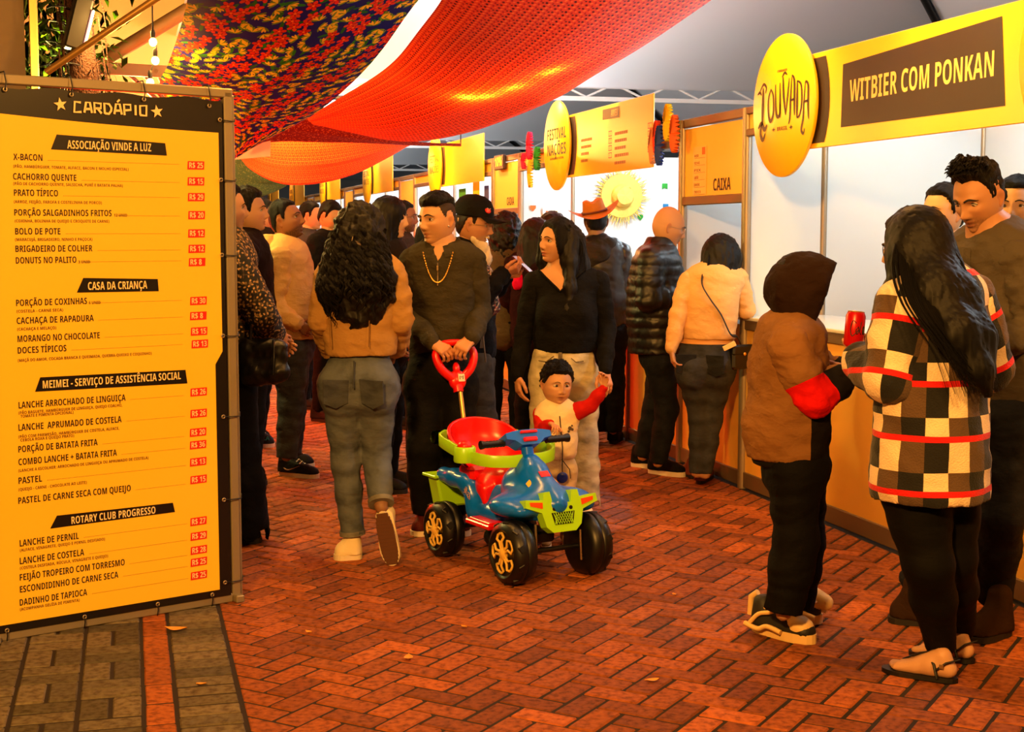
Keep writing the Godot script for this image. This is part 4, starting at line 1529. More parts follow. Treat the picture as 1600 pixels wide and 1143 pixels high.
func setting() -> void:
	paver_tex = noise_tex(31, 0.02, 6, false, 4.0, grad([[0.0, Color(0.55, 0.5, 0.5)], [0.45, Color(0.85, 0.82, 0.8)], [1.0, Color(1, 1, 1)]]))
	var bed := MB.new()
	bed.box(Vector3(5.0, -0.1545, -21.0), Vector3(32, 0.3, 54))
	var sand := mat("joint_sand", Color(0.11, 0.055, 0.03), 0.95)
	var fl := struct("floor", bed, sand)
	var bricks := brick_variants(Vector3(2 * W - 0.010, 0.05, W - 0.010), 5, 3)
	var reds := []
	for k in 8:
		var t := k / 7.0
		reds.append(paver_mat("red_paver_%d" % k, Color(0.52, 0.29, 0.15).lerp(Color(0.80, 0.45, 0.21), t)))
	var far := []
	var near := []
	var u := Vector3(1, 0, -1) / sqrt(2.0) * W
	var v := Vector3(1, 0, 1) / sqrt(2.0) * W
	var org := Vector3(0.965, 0, -4.346)
	var edge := MB.new()
	for n in range(-170, 400):
		for m in range(-160, 160):
			for kind in 2:
				var c := org + u * (n + 2 * m) + v * (-n + 2 * m)
				c += (u + v * 0.5) if kind == 0 else (u * 0.5 - v)
				if c.x < 0.325 - W or c.x > 3.44 + W or c.z > -3.5 or c.z < -40.0:
					continue
				if c.x < 0.325 + 0.12 or c.x > 3.44 - 0.12:  # cut along the border
					if c.z < -30.0:
						continue
					var q := PackedVector2Array()
					for e in [Vector2(-1, -1), Vector2(1, -1), Vector2(1, 1), Vector2(-1, 1)]:
						var w: Vector3 = c + (u * e.x * 0.94 + v * e.y * 0.44 if kind == 0 else u * e.x * 0.44 + v * e.y * 0.94)
						q.append(Vector2(w.x, -w.z))
					for piece in Geometry2D.intersect_polygons(q, PackedVector2Array([Vector2(0.325, 0), Vector2(3.44, 0), Vector2(3.44, 50), Vector2(0.325, 50)])):
						edge.prism(piece, 0.05, Transform3D(Basis(Vector3(1, 0, 0), Vector3(0, 0, -1), Vector3(0, 1, 0)), Vector3(0, -0.051, 0)), 0.004)
					continue
				var b := Basis.from_euler(Vector3(0, deg_to_rad(45.0 if kind == 0 else -45.0), 0))
				near.append([Vector2(c.x, c.z).length(), Transform3D(b, c)])
	near.sort_custom(func(a, b): return a[0] < b[0])
	var vis := []
	for e in near:
		var c: Vector3 = e[1].origin
		var an := rad_to_deg(atan2(c.x, -c.z)) - 14.95
		if absf(an) < 20.2 and e[0] > 4.05 and vis.size() < 300:
			vis.append(e)
		else:
			far.append(e)
	rng.seed = 5
	for e in vis:
		var xf: Transform3D = e[1]
		xf.origin.y = (rng.randf() - 0.5) * 0.004
		part("brick", bricks[rng.randi() % 5], reds[clampi(int(rng.randfn(3.5, 1.9)), 0, 7)], fl, xf)
	var mm := MultiMesh.new()
	mm.transform_format = MultiMesh.TRANSFORM_3D
	mm.use_colors = true
	mm.mesh = bricks[0]
	mm.instance_count = far.size()
	for k in far.size():
		var xf: Transform3D = far[k][1]
		xf.origin.y = (rng.randf() - 0.5) * 0.004
		mm.set_instance_transform(k, xf)
		mm.set_instance_color(k, Color(0.52, 0.29, 0.15).lerp(Color(0.80, 0.45, 0.21), clampf(rng.randfn(0.5, 0.27), 0, 1)).srgb_to_linear())
	var fm := paver_mat("far_paver", Color(1, 1, 1))
	fm.vertex_color_use_as_albedo = true
	var mi := MultiMeshInstance3D.new()
	mi.name = "far_bricks"
	mi.multimesh = mm
	mi.material_override = fm
	mi.set_meta("kind", "stuff")
	fl.add_child(mi)
	# the border along the left: soldier course, red stretchers, basket weave
	var greys := []
	for k in 5:
		greys.append(paver_mat("grey_paver_%d" % k, Color(0.36, 0.34, 0.27).lerp(Color(0.50, 0.46, 0.36), k / 4.0)))
	var put := func(at: Vector3, turned: bool, ms: Array) -> void:
		part("paver", bricks[rng.randi() % 5], ms[rng.randi() % ms.size()], fl, Transform3D(Basis.from_euler(Vector3(0, PI / 2 if turned else 0.0, 0)), at + Vector3(0, (rng.randf() - 0.5) * 0.004, 0)))
	for k in 26:
		var z := -3.9 - k * W
		put.call(Vector3(0.215, 0, z), false, greys)
	for k in 13:
		put.call(Vector3(0.0635, 0, -3.9 - k * 2 * W), true, [reds[3], reds[5], reds[4]])
	for col in 4:
		for k in 7:
			var z := -3.95 - k * 4 * W - (2 * W if col % 2 else 0.0)
			var x := -0.088 - col * 2 * W
			put.call(Vector3(x, 0, z), false, greys)
			put.call(Vector3(x, 0, z - W), false, greys)
			put.call(Vector3(x - W * 0.5, 0, z - 2.5 * W), true, greys)
			put.call(Vector3(x + W * 0.5, 0, z - 2.5 * W), true, greys)
	part("edge_bricks", edge, reds[3], fl).set_meta("kind", "stuff")
	# tents: white canopies on trusses
	var cv := mat("canopy", Color(0.80, 0.79, 0.80), 0.75)
	cv.backlight_enabled = true
	cv.backlight = Color(0.25, 0.25, 0.25)
	var roof := Node3D.new()
	roof.name = "ceiling"
	tag(roof, "", "", "", "structure")
	add_child(roof)
	var dark := mat("dark_steel", Color(0.16, 0.15, 0.14), 0.5, 0.4)
	for gx in 2:
		for gz in 5:
			var x0 := 0.45 + gx * 10.1
			var z0 := 3.5 - gz * 10.0
			var m := MB.new()
			var apex := Vector3(x0 + 5.05, 5.7, z0 - 5)
			var cs := [Vector3(x0, 3.3, z0), Vector3(x0 + 10.1, 3.3, z0), Vector3(x0 + 10.1, 3.3, z0 - 10), Vector3(x0, 3.3, z0 - 10)]
			for q in 4:
				var a: Vector3 = cs[q]
				var b: Vector3 = cs[(q + 1) % 4]
				m.sheet(10, 6, func(s: float, t: float) -> Vector3:
					var e := a.lerp(b, s)
					var p := e.lerp(apex, t)
					return p - Vector3(0, 0.22 * sin(PI * t) * sin(PI * s) + 0.10 * sin(PI * s) * (1.0 - t), 0))
			part("canopy", m, cv, roof)
			for q in 4:
				m = MB.new()
				m.tube([cs[q] - Vector3(0, 0.06, 0), apex - Vector3(0, 0.06, 0)], 0.045, 8)
				part("hip_rafter", m, dark, roof)
	var steel := mat("truss_steel", Color(0.78, 0.78, 0.78), 0.5, 0.0)
	for z in [-16.5, -26.5, -36.5]:
		var t := thing("roof_truss", "zigzag steel roof truss above the stalls, the %s across the aisle" % {-16.5: "first", -26.5: "second", -36.5: "farthest"}[z], "truss", Vector3(0, 0, z), 0, "trusses under the white tents")
		var m := MB.new()
		m.box(Vector3(3, 3.28, 0), Vector3(22, 0.05, 0.05))
		m.box(Vector3(3, 3.08, 0), Vector3(22, 0.05, 0.05))
		part("chord", m, steel, t)
		m = MB.new()
		for k in 60:
			var x := -8.0 + k * 0.36
			m.tube([Vector3(x, 3.1 if k % 2 else 3.26, 0), Vector3(x + 0.36, 3.26 if k % 2 else 3.1, 0)], 0.015, 6)
		part("lattice", m, steel, t)
	# what closes the market off: side and back cloths of the tents
	var wm := mat("tent_cloth", Color(0.55, 0.53, 0.5), 0.8)
	var wb := MB.new()
	wb.box(Vector3(8, 1.7, -47.6), Vector3(26, 3.6, 0.1))
	struct("wall_back", wb, wm)
	wb = MB.new()
	wb.box(Vector3(20.6, 1.7, -22), Vector3(0.1, 3.6, 51))
	struct("wall_right", wb, wm)


# ---------------------------------------------------------------- the row of stalls
func stalls() -> void:
	var alu := mat("stall_aluminium", Color(0.62, 0.55, 0.45), 0.4, 0.55)
	var front := mat("counter_board", Color(0.96, 0.72, 0.28), 0.45)
	var white := mat("stall_board", Color(0.80, 0.83, 0.84), 0.4)
	var kraft := mat("booth_board", Color(0.98, 0.80, 0.27), 0.55)
	var top := mat("counter_top", Color(0.85, 0.84, 0.80), 0.25)
	var kick := mat("kick_rail", Color(0.45, 0.36, 0.26), 0.5, 0.3)
	var ink := mat("ink_black", Color(0.05, 0.045, 0.04), 0.6)
	var tubem := mat("lamp_tube", Color(1, 1, 1), 0.4)
	tubem.emission_enabled = true
	tubem.emission = COOL
	tubem.emission_energy_multiplier = 4.0
	var names := ["nearest", "second", "third", "fourth", "fifth", "sixth", "seventh"]
	for k in 7:
		var dz := -4.95 * k
		var st := thing("market_stall", "white panelled ordering stall with long counter, %s in the row" % names[k], "stall", Vector3(0, 0, dz), 0, "stalls along the aisle")
		for q in 5:
			var z := -3.76 - 0.99 * q
			var m := MB.new()
			var hi := 2.21 if q in [0, 4] else 1.0
			m.tube([Vector3(3.46, 0, z), Vector3(3.46, hi, z)], 0.024, 8)
			part("post", m, alu, st)
			if q < 4:
				m = MB.new()
				m.box(Vector3(3.468, 0.53, z - 0.495), Vector3(0.012, 0.86, 0.95))
				part("counter_panel", m, front, st)
		var r := MB.new()
		r.box(Vector3(3.462, 0.055, -5.74), Vector3(0.022, 0.09, 3.96), Basis(), 0.004)
		part("kick_rail", r, kick, st)
		r = MB.new()
		r.box(Vector3(3.462, 0.962, -5.74), Vector3(0.03, 0.055, 3.96), Basis(), 0.004)
		part("top_rail", r, kick, st)
		r = MB.new()
		r.box(Vector3(3.72, 1.0, -5.74), Vector3(0.56, 0.022, 3.96), Basis(), 0.005)
		part("counter_top", r, top, st)
		for y in [2.19, 2.065]:
			r = MB.new()
			r.box(Vector3(3.46, y, -5.74), Vector3(0.04, 0.042, 3.94), Basis(), 0.005)
			part("header_beam", r, kick, st)
		r = MB.new()
		r.box(Vector3(3.465, 2.128, -5.74), Vector3(0.01, 0.09, 3.94))
		part("header_board", r, kraft, st)
		for e in [[3.49, 3.95], [3.98, 5.0]]:  # the partition at the far end
			r = MB.new()
			r.box(Vector3((e[0] + e[1]) * 0.5, 1.11, -7.74), Vector3(e[1] - e[0], 2.16, 0.02))
			part("wall_panel", r, white, st)
		for x in [3.965, 5.02]:
			r = MB.new()
			r.tube([Vector3(x, 0, -7.735), Vector3(x, 2.2, -7.735)], 0.022, 8)
			part("post", r, alu, st)
		for q in 5:
			r = MB.new()
			r.box(Vector3(5.03, 1.11, -3.27 - 0.99 * q), Vector3(0.02, 2.16, 0.965))
			part("wall_panel", r, white, st)
			if q < 4:
				r = MB.new()
				r.tube([Vector3(5.025, 0, -3.765 - 0.99 * q), Vector3(5.025, 2.2, -3.765 - 0.99 * q)], 0.022, 8)
				part("post", r, alu, st)
		for z in [-4.9, -6.6]:
			r = MB.new()
			r.tube([Vector3(4.5, 2.36, z - 0.2), Vector3(4.5, 2.36, z + 0.2)], 0.02, 10)
			part("lamp_tube", r, tubem, st)
			r = MB.new()
			r.tube([Vector3(4.5, 2.36, z - 0.21), Vector3(5.025, 2.18, z - 0.21)], 0.008, 6)
			part("lamp_arm", r, alu, st)
			omni("stall_lamp_light", Vector3(4.5, 2.36, z + dz), COOL, STALL_E * (1.0 if k == 0 else 1.7), 0.05)
		# the cash booth
		var bo := thing("cash_booth", "yellow fronted cash booth lettered CAIXA, %s in the row" % names[k], "booth", Vector3(0, 0, dz), 0, "cash booths between the stalls")
		r = MB.new()
		r.tube([Vector3(3.46, 0, -8.69), Vector3(3.46, 2.21, -8.69)], 0.028, 8)
		part("post", r, alu, bo)
		r = MB.new()
		r.tube([Vector3(3.46, 0, -7.70), Vector3(3.46, 2.21, -7.70)], 0.028, 8)
		part("post", r, alu, bo)
		r = MB.new()
		r.box(Vector3(3.468, 1.935, -8.20), Vector3(0.012, 0.43, 0.94))
		part("sign_panel", r, kraft, bo)
		for y in [2.185, 1.695]:
			r = MB.new()
			r.box(Vector3(3.462, y, -8.20), Vector3(0.036, 0.055, 0.95), Basis(), 0.005)
			part("header_beam", r, kick, bo)
		r = MB.new()
		letters(r, "CAIXA", Transform3D(Basis(Vector3(0, 0, 1), Vector3(0, 1, 0), Vector3(-1, 0, 0)), Vector3(3.461, 1.748, -8.198)), 0.072, 0.262, 0.001)
		part("lettering", r, ink, bo)
		r = MB.new()
		r.box(Vector3(3.468, 0.53, -8.20), Vector3(0.012, 0.86, 0.94))
		part("counter_panel", r, front, bo)
		r = MB.new()
		r.box(Vector3(3.462, 0.055, -8.2), Vector3(0.022, 0.09, 0.95), Basis(), 0.004)
		part("kick_rail", r, kick, bo)
		r = MB.new()
		r.box(Vector3(3.65, 1.0, -8.2), Vector3(0.42, 0.022, 0.96), Basis(), 0.005)
		part("counter_top", r, top, bo)
		r = MB.new()
		r.box(Vector3(4.25, 1.11, -8.725), Vector3(1.5, 2.16, 0.02))
		part("wall_panel", r, white, bo)
		omni("booth_lamp_light", Vector3(4.3, 2.1, -8.2 + dz), COOL, STALL_E * 0.3, 0.05)
		r = MB.new()
		r.tube([Vector3(4.3, 2.1, -8.35), Vector3(4.3, 2.1, -8.05)], 0.02, 10)
		part("lamp_tube", r, tubem, bo)


# ---------------------------------------------------------------- the menu board on the left
func board() -> void:
	var steel := mat("board_frame", Color(0.60, 0.55, 0.46), 0.45, 0.5)
	var black := mat("banner_black", Color(0.075, 0.055, 0.05), 0.35)
	var yellow := mat("banner_yellow", Color(0.98, 0.78, 0.17), 0.42)
	var red := mat("price_red", Color(0.86, 0.10, 0.07), 0.5)
	var cream := mat("banner_cream", Color(0.97, 0.86, 0.62), 0.5)
	var ink := mat("menu_ink", Color(0.10, 0.06, 0.03), 0.6)
	var fade := mat("menu_small_print", Color(0.36, 0.22, 0.07), 0.6)
	var o := thing("menu_board", "tall yellow and black menu banner headed CARDÁPIO on a metal frame", "menu board", Vector3(0.381, 0, -5.822), 22.72)
	for e in [[Vector3(-0.965, 0, -0.02), Vector3(-0.965, 2.05, -0.02), 0.0], [Vector3(0.018, 0, -0.02), Vector3(0.018, 2.05, -0.02), 0.0], [Vector3(-0.985, 2.045, -0.02), Vector3(0.038, 2.045, -0.02), 0.0], [Vector3(-0.985, 0.018, -0.02), Vector3(0.0, 0.018, -0.02), 0.0]]:
		var m := MB.new()
		var d: Vector3 = e[1] - e[0]
		m.box((e[0] + e[1]) * 0.5, Vector3(absf(d.x) + (0.0 if absf(d.y) < 0.1 else 0.036), absf(d.y) + (0.036 if absf(d.y) < 0.1 else 0.0), 0.036), Basis(), 0.004)
		part("frame_rail", m, steel, o)
	var m2 := MB.new()
	m2.box(Vector3(0.046, 1.02, -0.035), Vector3(0.014, 2.04, 0.03), Basis(), 0.003)
	m2.box(Vector3(-0.46, 1.02, -0.06), Vector3(0.9, 0.03, 0.03), Basis(), 0.003)
	part("brace_rail", m2, steel, o)
	for x in [-0.965, 0.018]:
		var m := MB.new()
		m.box(Vector3(x, 0.015, -0.22), Vector3(0.036, 0.03, 0.5), Basis(), 0.004)
		part("foot", m, steel, o)
	# the printed sheet, slightly slack
	var slack := func(x: float, y: float) -> float: return 0.0003 * sin(x * 9.0 + y * 4.0) + 0.0004 * sin(y * 6.5 + 1.0)
	var sheet := MB.new()
	sheet.sheet(20, 36, func(s: float, t: float) -> Vector3:
		var x := lerpf(-0.95, -0.012, s)
		var y := lerpf(0.032, 2.022 - 0.012 * (0.5 - 0.5 * cos(TAU * s * 3.6)), t)
		return Vector3(x, y, slack.call(x, y) + 0.002))
	var bn := part("banner", sheet, black, o)
	var yl := MB.new()
	yl.sheet(20, 36, func(s: float, t: float) -> Vector3:
		var x := lerpf(-0.945, lerpf(-0.062, -0.030, smoothstep(0.5, 0.52, t)), s)
		var y := lerpf(0.062, lerpf(1.925, 1.888, s) - 0.006 * sin(PI * s), t)
		return Vector3(x, y, slack.call(x, y) + 0.0032))
	part("yellow_print", yl, yellow, bn)
	var fr := Transform3D(Basis(), Vector3(0, 0, 0.010))
	var mk := [MB.new(), MB.new(), MB.new(), MB.new()]
	var dots := MB.new()
	for e in menu:
		var z := Transform3D(Basis(), Vector3(e[1], e[2], slack.call(e[1], e[2]) + 0.0042))
		if e[5] < 3:
			if e[5] == 2:
				z.origin.z += 0.0012
			letters(mk[e[5]], e[0], z, e[3], e[4], 0.0006)
		else:
			var zz: float = slack.call(e[1], e[2]) + 0.0042
			var box := MB.new()
			flat_poly(box, Transform3D(Basis(), Vector3(0, 0, zz)), [Vector2(e[1] - 0.036, e[2] - 0.0165), Vector2(e[1] + 0.034, e[2] - 0.0155), Vector2(e[1] + 0.036, e[2] + 0.0165), Vector2(e[1] - 0.034, e[2] + 0.0155)], 0.0005)
			part("price_label", box, red, bn)
			letters(mk[3], e[0], Transform3D(Basis(), Vector3(e[1] - 0.029, e[2] - 0.0105, zz + 0.0012)), 0.021, 0.058 if e[0].length() > 4 else 0.048, 0.0006)
		if e[5] == 0:  # the dotted leader to the price
			var x: float = e[1] + e[4] + 0.02
			while x < -0.20:
				var zz: float = slack.call(x, e[2]) + 0.0042
				flat_poly(dots, Transform3D(Basis(), Vector3(x, e[2] + 0.002, zz)), [Vector2(0, 0), Vector2(0.0022, 0), Vector2(0.0022, 0.0022), Vector2(0, 0.0022)], 0.0004)
				x += 0.0055
	for b in menu_bars:
		var bars := MB.new()
		var c: Vector2 = (b[0] + b[2]) * 0.5
		flat_poly(bars, Transform3D(Basis(), Vector3(0, 0, slack.call(c.x, c.y) + 0.0044)), b, 0.0004)
		part("heading_bar", bars, black, bn)
	part("dish_names", mk[0], ink, bn)
	part("small_print", mk[1], fade, bn)
	part("heading_lettering", mk[2], cream, bn)
	part("price_lettering", mk[3], cream, bn)
	part("dotted_leader", dots, fade, bn)
	# CARDÁPIO in rough capitals between two stars
	var ti := MB.new()
	var tx := Transform3D(Basis(), Vector3(0, 0, 0.0075))
	var w := 0.0085
	var gl := {
		"C": [[Vector2(0.9, 0.95), Vector2(0.1, 1.0), Vector2(0.0, 0.0), Vector2(0.95, 0.05)]],
		"A": [[Vector2(0.0, 0.0), Vector2(0.25, 1.0), Vector2(0.75, 1.0), Vector2(1.0, 0.0)], [Vector2(0.12, 0.35), Vector2(0.9, 0.38)]],
		"R": [[Vector2(0.05, 0.0), Vector2(0.0, 1.0), Vector2(0.9, 0.95), Vector2(0.85, 0.5), Vector2(0.05, 0.45)], [Vector2(0.4, 0.48), Vector2(0.95, 0.0)]],
		"D": [[Vector2(0.05, 0.0), Vector2(0.0, 1.0), Vector2(0.65, 0.95), Vector2(0.95, 0.6), Vector2(0.9, 0.3), Vector2(0.6, 0.0), Vector2(0.05, 0.04)]],
		"P": [[Vector2(0.05, -0.05), Vector2(0.0, 1.0), Vector2(0.9, 1.0), Vector2(0.9, 0.5), Vector2(0.05, 0.42)]],
		"I": [[Vector2(0.5, 0.0), Vector2(0.5, 1.0)]],
		"O": [[Vector2(0.05, 0.05), Vector2(0.05, 0.95), Vector2(0.95, 1.0), Vector2(0.9, 0.0), Vector2(0.0, 0.05)]],
	}
	var x := -0.611
	for ch in ["C", "A", "R", "D", "A", "P", "I", "O"]:
		var cw := 0.014 if ch == "I" else 0.029
		for line in gl[ch]:
			var pts := []
			for p in line:
				pts.append(Vector2(x + p.x * cw, 1.939 + p.y * 0.038))
			stroke(ti, tx, pts, w)
		if absf(x + 0.44) < 0.03 and ch == "A":
			stroke(ti, tx, [Vector2(x + 0.012, 1.984), Vector2(x + 0.022, 1.994)], 0.007)
		x += cw + 0.0095
	for c in [Vector2(-0.662, 1.964), Vector2(-0.287, 1.957)]:
		var pts := []
		for k in 10:
			var an := TAU * k / 10.0 + PI / 2 + 0.15
			pts.append(c + Vector2(cos(an), sin(an)) * (0.026 if k % 2 == 0 else 0.0105))
		flat_poly(ti, tx, pts, 0.001)
	part("title_lettering", ti, cream, bn)
	# eyelets and cable ties
	var brass := mat("eyelet_metal", Color(0.75, 0.68, 0.55), 0.3, 0.8)
	var tie := mat("cable_tie", Color(0.02, 0.02, 0.02), 0.5)
	for e in [[-0.863, 2.006, 0], [-0.621, 2.002, 0], [-0.34, 2.0, 0], [-0.071, 1.99, 0], [-0.027, 1.938, 1], [-0.027, 1.704, 1], [-0.029, 1.409, 1], [-0.031, 1.088, 1], [-0.036, 0.764, 1], [-0.040, 0.428, 1], [-0.042, 0.09, 1], [-0.92, 0.043, 2], [-0.627, 0.045, 2], [-0.332, 0.047, 2], [-0.099, 0.048, 2]]:
		var m := MB.new()
		var ring := []
		for k in 15:
			var an := TAU * k / 14.0
			ring.append(Vector3(e[0] + cos(an) * 0.0062, e[1] + sin(an) * 0.0062, 0.012))
		m.tube(ring, 0.0028, 6, false)
		part("eyelet", m, brass, o)
		m = MB.new()
		var p := Vector3(e[0], e[1], 0.012)
		if e[2] == 0:
			m.tube([p, p + Vector3(0, 0.025, 0.012), Vector3(e[0], 2.07, 0.006), Vector3(e[0], 2.07, -0.045)], 0.0024, 5)
		elif e[2] == 1:
			m.tube([p, p + Vector3(0.03, -0.002, 0.004), Vector3(0.04, e[1] - 0.004, 0.006), Vector3(0.058, e[1] + 0.008, -0.03)], 0.0024, 5)
		else:
			m.tube([p, p + Vector3(0, -0.02, 0.004), Vector3(e[0], -0.0, 0.006)], 0.0024, 5)
		part("cable_tie", m, tie, o)


# ---------------------------------------------------------------- signs along the stall fronts
const FACE := Basis(Vector3(0, 0, 1), Vector3(0, 1, 0), Vector3(-1, 0, 0))  # lettering that faces the aisle


func sign_board(label: String, zc: float, yc: float, r: float, z0: float, z1: float, y0: float, y1: float) -> Node3D:
	var yel := mat("sign_yellow", Color(1.0, 0.76, 0.10), 0.32)
	var shade := mat("sign_brown", Color(0.17, 0.075, 0.025), 0.5)
	var o := thing("stall_sign", label, "sign", Vector3(3.4, 0, 0))
	var m := MB.new()
	m.box(Vector3(0.012, (y0 + y1) * 0.5, (z0 + z1) * 0.5), Vector3(0.014, y1 - y0, absf(z1 - z0)), Basis(), 0.003)
	part("panel", m, yel, o)
	m = MB.new()
	var prof := [Vector2(0.0, 0.0), Vector2(r - 0.003, 0.0), Vector2(r, 0.003), Vector2(r, 0.017), Vector2(r - 0.003, 0.02), Vector2(0.0, 0.02)]
	m.lathe(prof, 64, Transform3D(Basis(Vector3(0, 0, 1), Vector3(-1, 0, 0), Vector3(0, -1, 0)), Vector3(-0.005, yc, zc)))
	part("disc", m, yel, o)
	m = MB.new()  # printed brown crescent beside the disc
	var pts := []
	for k in 17:
		var an := lerpf(-0.75, 0.75, k / 16.0)
		var q := Vector2(cos(an), sin(an)) * (r + 0.10)
		if q.y + yc < y1 - 0.002 and q.y + yc > y0 + 0.002:
			pts.append(Vector2(zc + q.x, yc + q.y))
	var lo: Vector2 = pts[0]
	var hi: Vector2 = pts[-1]
	pts.append(Vector2(z0 - 0.002, minf(hi.y, y1)))
	pts.append(Vector2(z0 - 0.002, maxf(lo.y, y0)))
	flat_poly(m, Transform3D(FACE, Vector3(0.005, 0, 0)), pts, 0.0015)
	part("crescent_print", m, shade, o)
	for z in [z0 + 0.25, z1 - 0.25]:
		var bm := MB.new()
		bm.box(Vector3(0.04, 2.12, z), Vector3(0.045, 0.03, 0.03), Basis(), 0.003)
		part("bracket", bm, mat("stall_aluminium", Color(0.6, 0.55, 0.5), 0.4, 0.5), o)
	return o


func spot(called: String, at: Vector3, look: Vector3, color: Color, energy: float, angle: float) -> void:
	var l := SpotLight3D.new()
	l.name = numbered(called)
	l.light_color = color
	l.light_energy = energy
	l.spot_angle = angle
	l.spot_angle_attenuation = 0.8
	l.spot_range = 20.0
	l.spot_attenuation = 2.0
	l.light_size = 0.04
	l.shadow_enabled = true
	add_child(l)
	l.look_at_from_position(at, look, Vector3.UP)


func signs() -> void:
	var ink := mat("sign_ink", Color(0.22, 0.11, 0.03), 0.5)
	var pale := mat("sign_pale", Color(0.97, 0.80, 0.48), 0.5)
	var shade := mat("sign_brown", Color(0.17, 0.075, 0.025), 0.5)
	var redp := mat("sign_red", Color(0.85, 0.16, 0.03), 0.5)
	# the nearest: a brewery's disc and its beer
	var o := sign_board("long yellow sign reading WITBIER COM PONKAN with a round brewery disc", -7.07, 2.165, 0.375, -6.86, -4.6, 1.925, 2.405)
	var m := MB.new()
	flat_poly(m, Transform3D(FACE, Vector3(0.005, 0, 0)), [Vector2(-6.475, 2.012), Vector2(-5.10, 2.002), Vector2(-5.14, 2.36), Vector2(-6.465, 2.316)], 0.0015)
	part("name_plate", m, shade, o)
	m = MB.new()
	letters(m, "WITBIER COM PONKAN", Transform3D(FACE, Vector3(0.0035, 2.126, -6.39)), 0.102, 1.205, 0.001)
	part("lettering", m, pale, o)
	m = MB.new()
	var pts := []
	for k in 17:
		var an := lerpf(2.6, 3.68, k / 16.0)
		pts.append(Vector2(-4.64 + cos(an) * 0.375, 2.165 + sin(an) * 0.375))
	pts.append(Vector2(-4.605, 2.0))
	pts.append(Vector2(-4.605, 2.35))
	flat_poly(m, Transform3D(FACE, Vector3(0.005, 0, 0)), pts, 0.0015)
	part("crescent_print", m, shade, o)
	brewery_mark(o, ink)
	# a second disc at the other end of that sign, out to the right
	var o2 := sign_board("yellow sign of the next brewery stall, its disc just past the beer name", -4.60, 2.165, 0.375, -4.39, -3.0, 1.925, 2.405)
	o2.position.x = 3.398
	# festival sign of the second stall
	o = sign_board("yellow menu sign with AMEV plate and festival disc over the second stall", -11.25, 2.195, 0.36, -11.05, -9.11, 1.93, 2.42)
	m = MB.new()
	flat_poly(m, Transform3D(FACE, Vector3(0.005, 0, 0)), [Vector2(-10.16, 2.32), Vector2(-9.78, 2.312), Vector2(-9.78, 2.392), Vector2(-10.16, 2.395)], 0.0015)
	part("name_plate", m, shade, o)
	m = MB.new()
	letters(m, "AMEV", Transform3D(FACE, Vector3(0.0035, 2.328, -9.965)), 0.048, 0.15, 0.001)
	part("lettering", m, pale, o)
	m = MB.new()
	var rp := MB.new()
	rng.seed = 77
	for c in 2:
		for k in 4 + c:
			var y := 2.19 - 0.052 * k
			var z := -10.68 if c == 0 else -9.88
			var x := z
			while x < z + (0.28 if c == 0 else 0.36) * (0.6 + 0.5 * rng.randf()):
				flat_poly(m, Transform3D(FACE, Vector3(0.005, 0, 0)), [Vector2(x, y), Vector2(x + 0.014, y), Vector2(x + 0.014, y + 0.022), Vector2(x, y + 0.022)], 0.0015)
				x += 0.02
			if k < 4:
				var px := -10.02 if c == 0 else -9.20
				for q in [[0, 0, 0.075, 0.006], [0, 0.034, 0.075, 0.006], [0, 0, 0.006, 0.04], [0.069, 0, 0.006, 0.04], [0.03, 0.01, 0.008, 0.02]]:
					flat_poly(rp, Transform3D(FACE, Vector3(0.005, 0, 0)), [Vector2(px + q[0], y + q[1]), Vector2(px + q[0] + q[2], y + q[1]), Vector2(px + q[0] + q[2], y + q[1] + q[3]), Vector2(px + q[0], y + q[1] + q[3])], 0.0015)
	part("menu_print", m, mat("faded_print", Color(0.55, 0.34, 0.05), 0.5), o).set_meta("kind", "stuff")
	part("price_print", rp, redp, o)
	m = MB.new()
	letters(m, "FESTIVAL", Transform3D(FACE, Vector3(-0.026, 2.245, -11.50)), 0.088, 0.52, 0.001)
	letters(m, "NAÇÕES", Transform3D(FACE, Vector3(-0.026, 2.12, -11.50)), 0.088, 0.52, 0.001)
	letters(m, "GASTRONOMIA E CULTURA", Transform3D(FACE, Vector3(-0.026, 2.085, -11.42)), 0.016, 0.38, 0.001)
	part("disc_lettering", m, mat("ink_black", Color(0.05, 0.045, 0.04), 0.6), o)
	# those farther down the row
	var far := [["yellow disc sign above the third stall, behind the cap wearer", -16.05, 2.23, 0.36, -15.85, -13.85, 2.0, 2.47], ["fourth yellow disc sign down the row, left of the third", -20.85, 2.25, 0.36, -20.6, -18.9, 2.04, 2.52], ["fifth yellow disc sign down the row, under the far red cloth", -25.8, 2.25, 0.36, -25.6, -23.8, 2.04, 2.52], ["sixth yellow disc sign, small above the distant counter", -30.8, 2.25, 0.36, -30.6, -28.8, 2.04, 2.52], ["seventh and smallest yellow disc sign at the far end", -35.8, 2.25, 0.36, -35.6, -33.8, 2.04, 2.52]]
	for e in far:
		var s := sign_board(e[0], e[1], e[2], e[3], e[4], e[5], e[6], e[7])
		m = MB.new()
		letters(m, "FESTIVAL", Transform3D(FACE, Vector3(-0.026, e[2] + 0.05, e[1] - 0.25)), 0.08, 0.5, 0.001)
		letters(m, "NAÇÕES", Transform3D(FACE, Vector3(-0.026, e[2] - 0.07, e[1] - 0.25)), 0.08, 0.5, 0.001)
		part("disc_lettering", m, mat("faded_print", Color(0.55, 0.34, 0.05), 0.5), s)
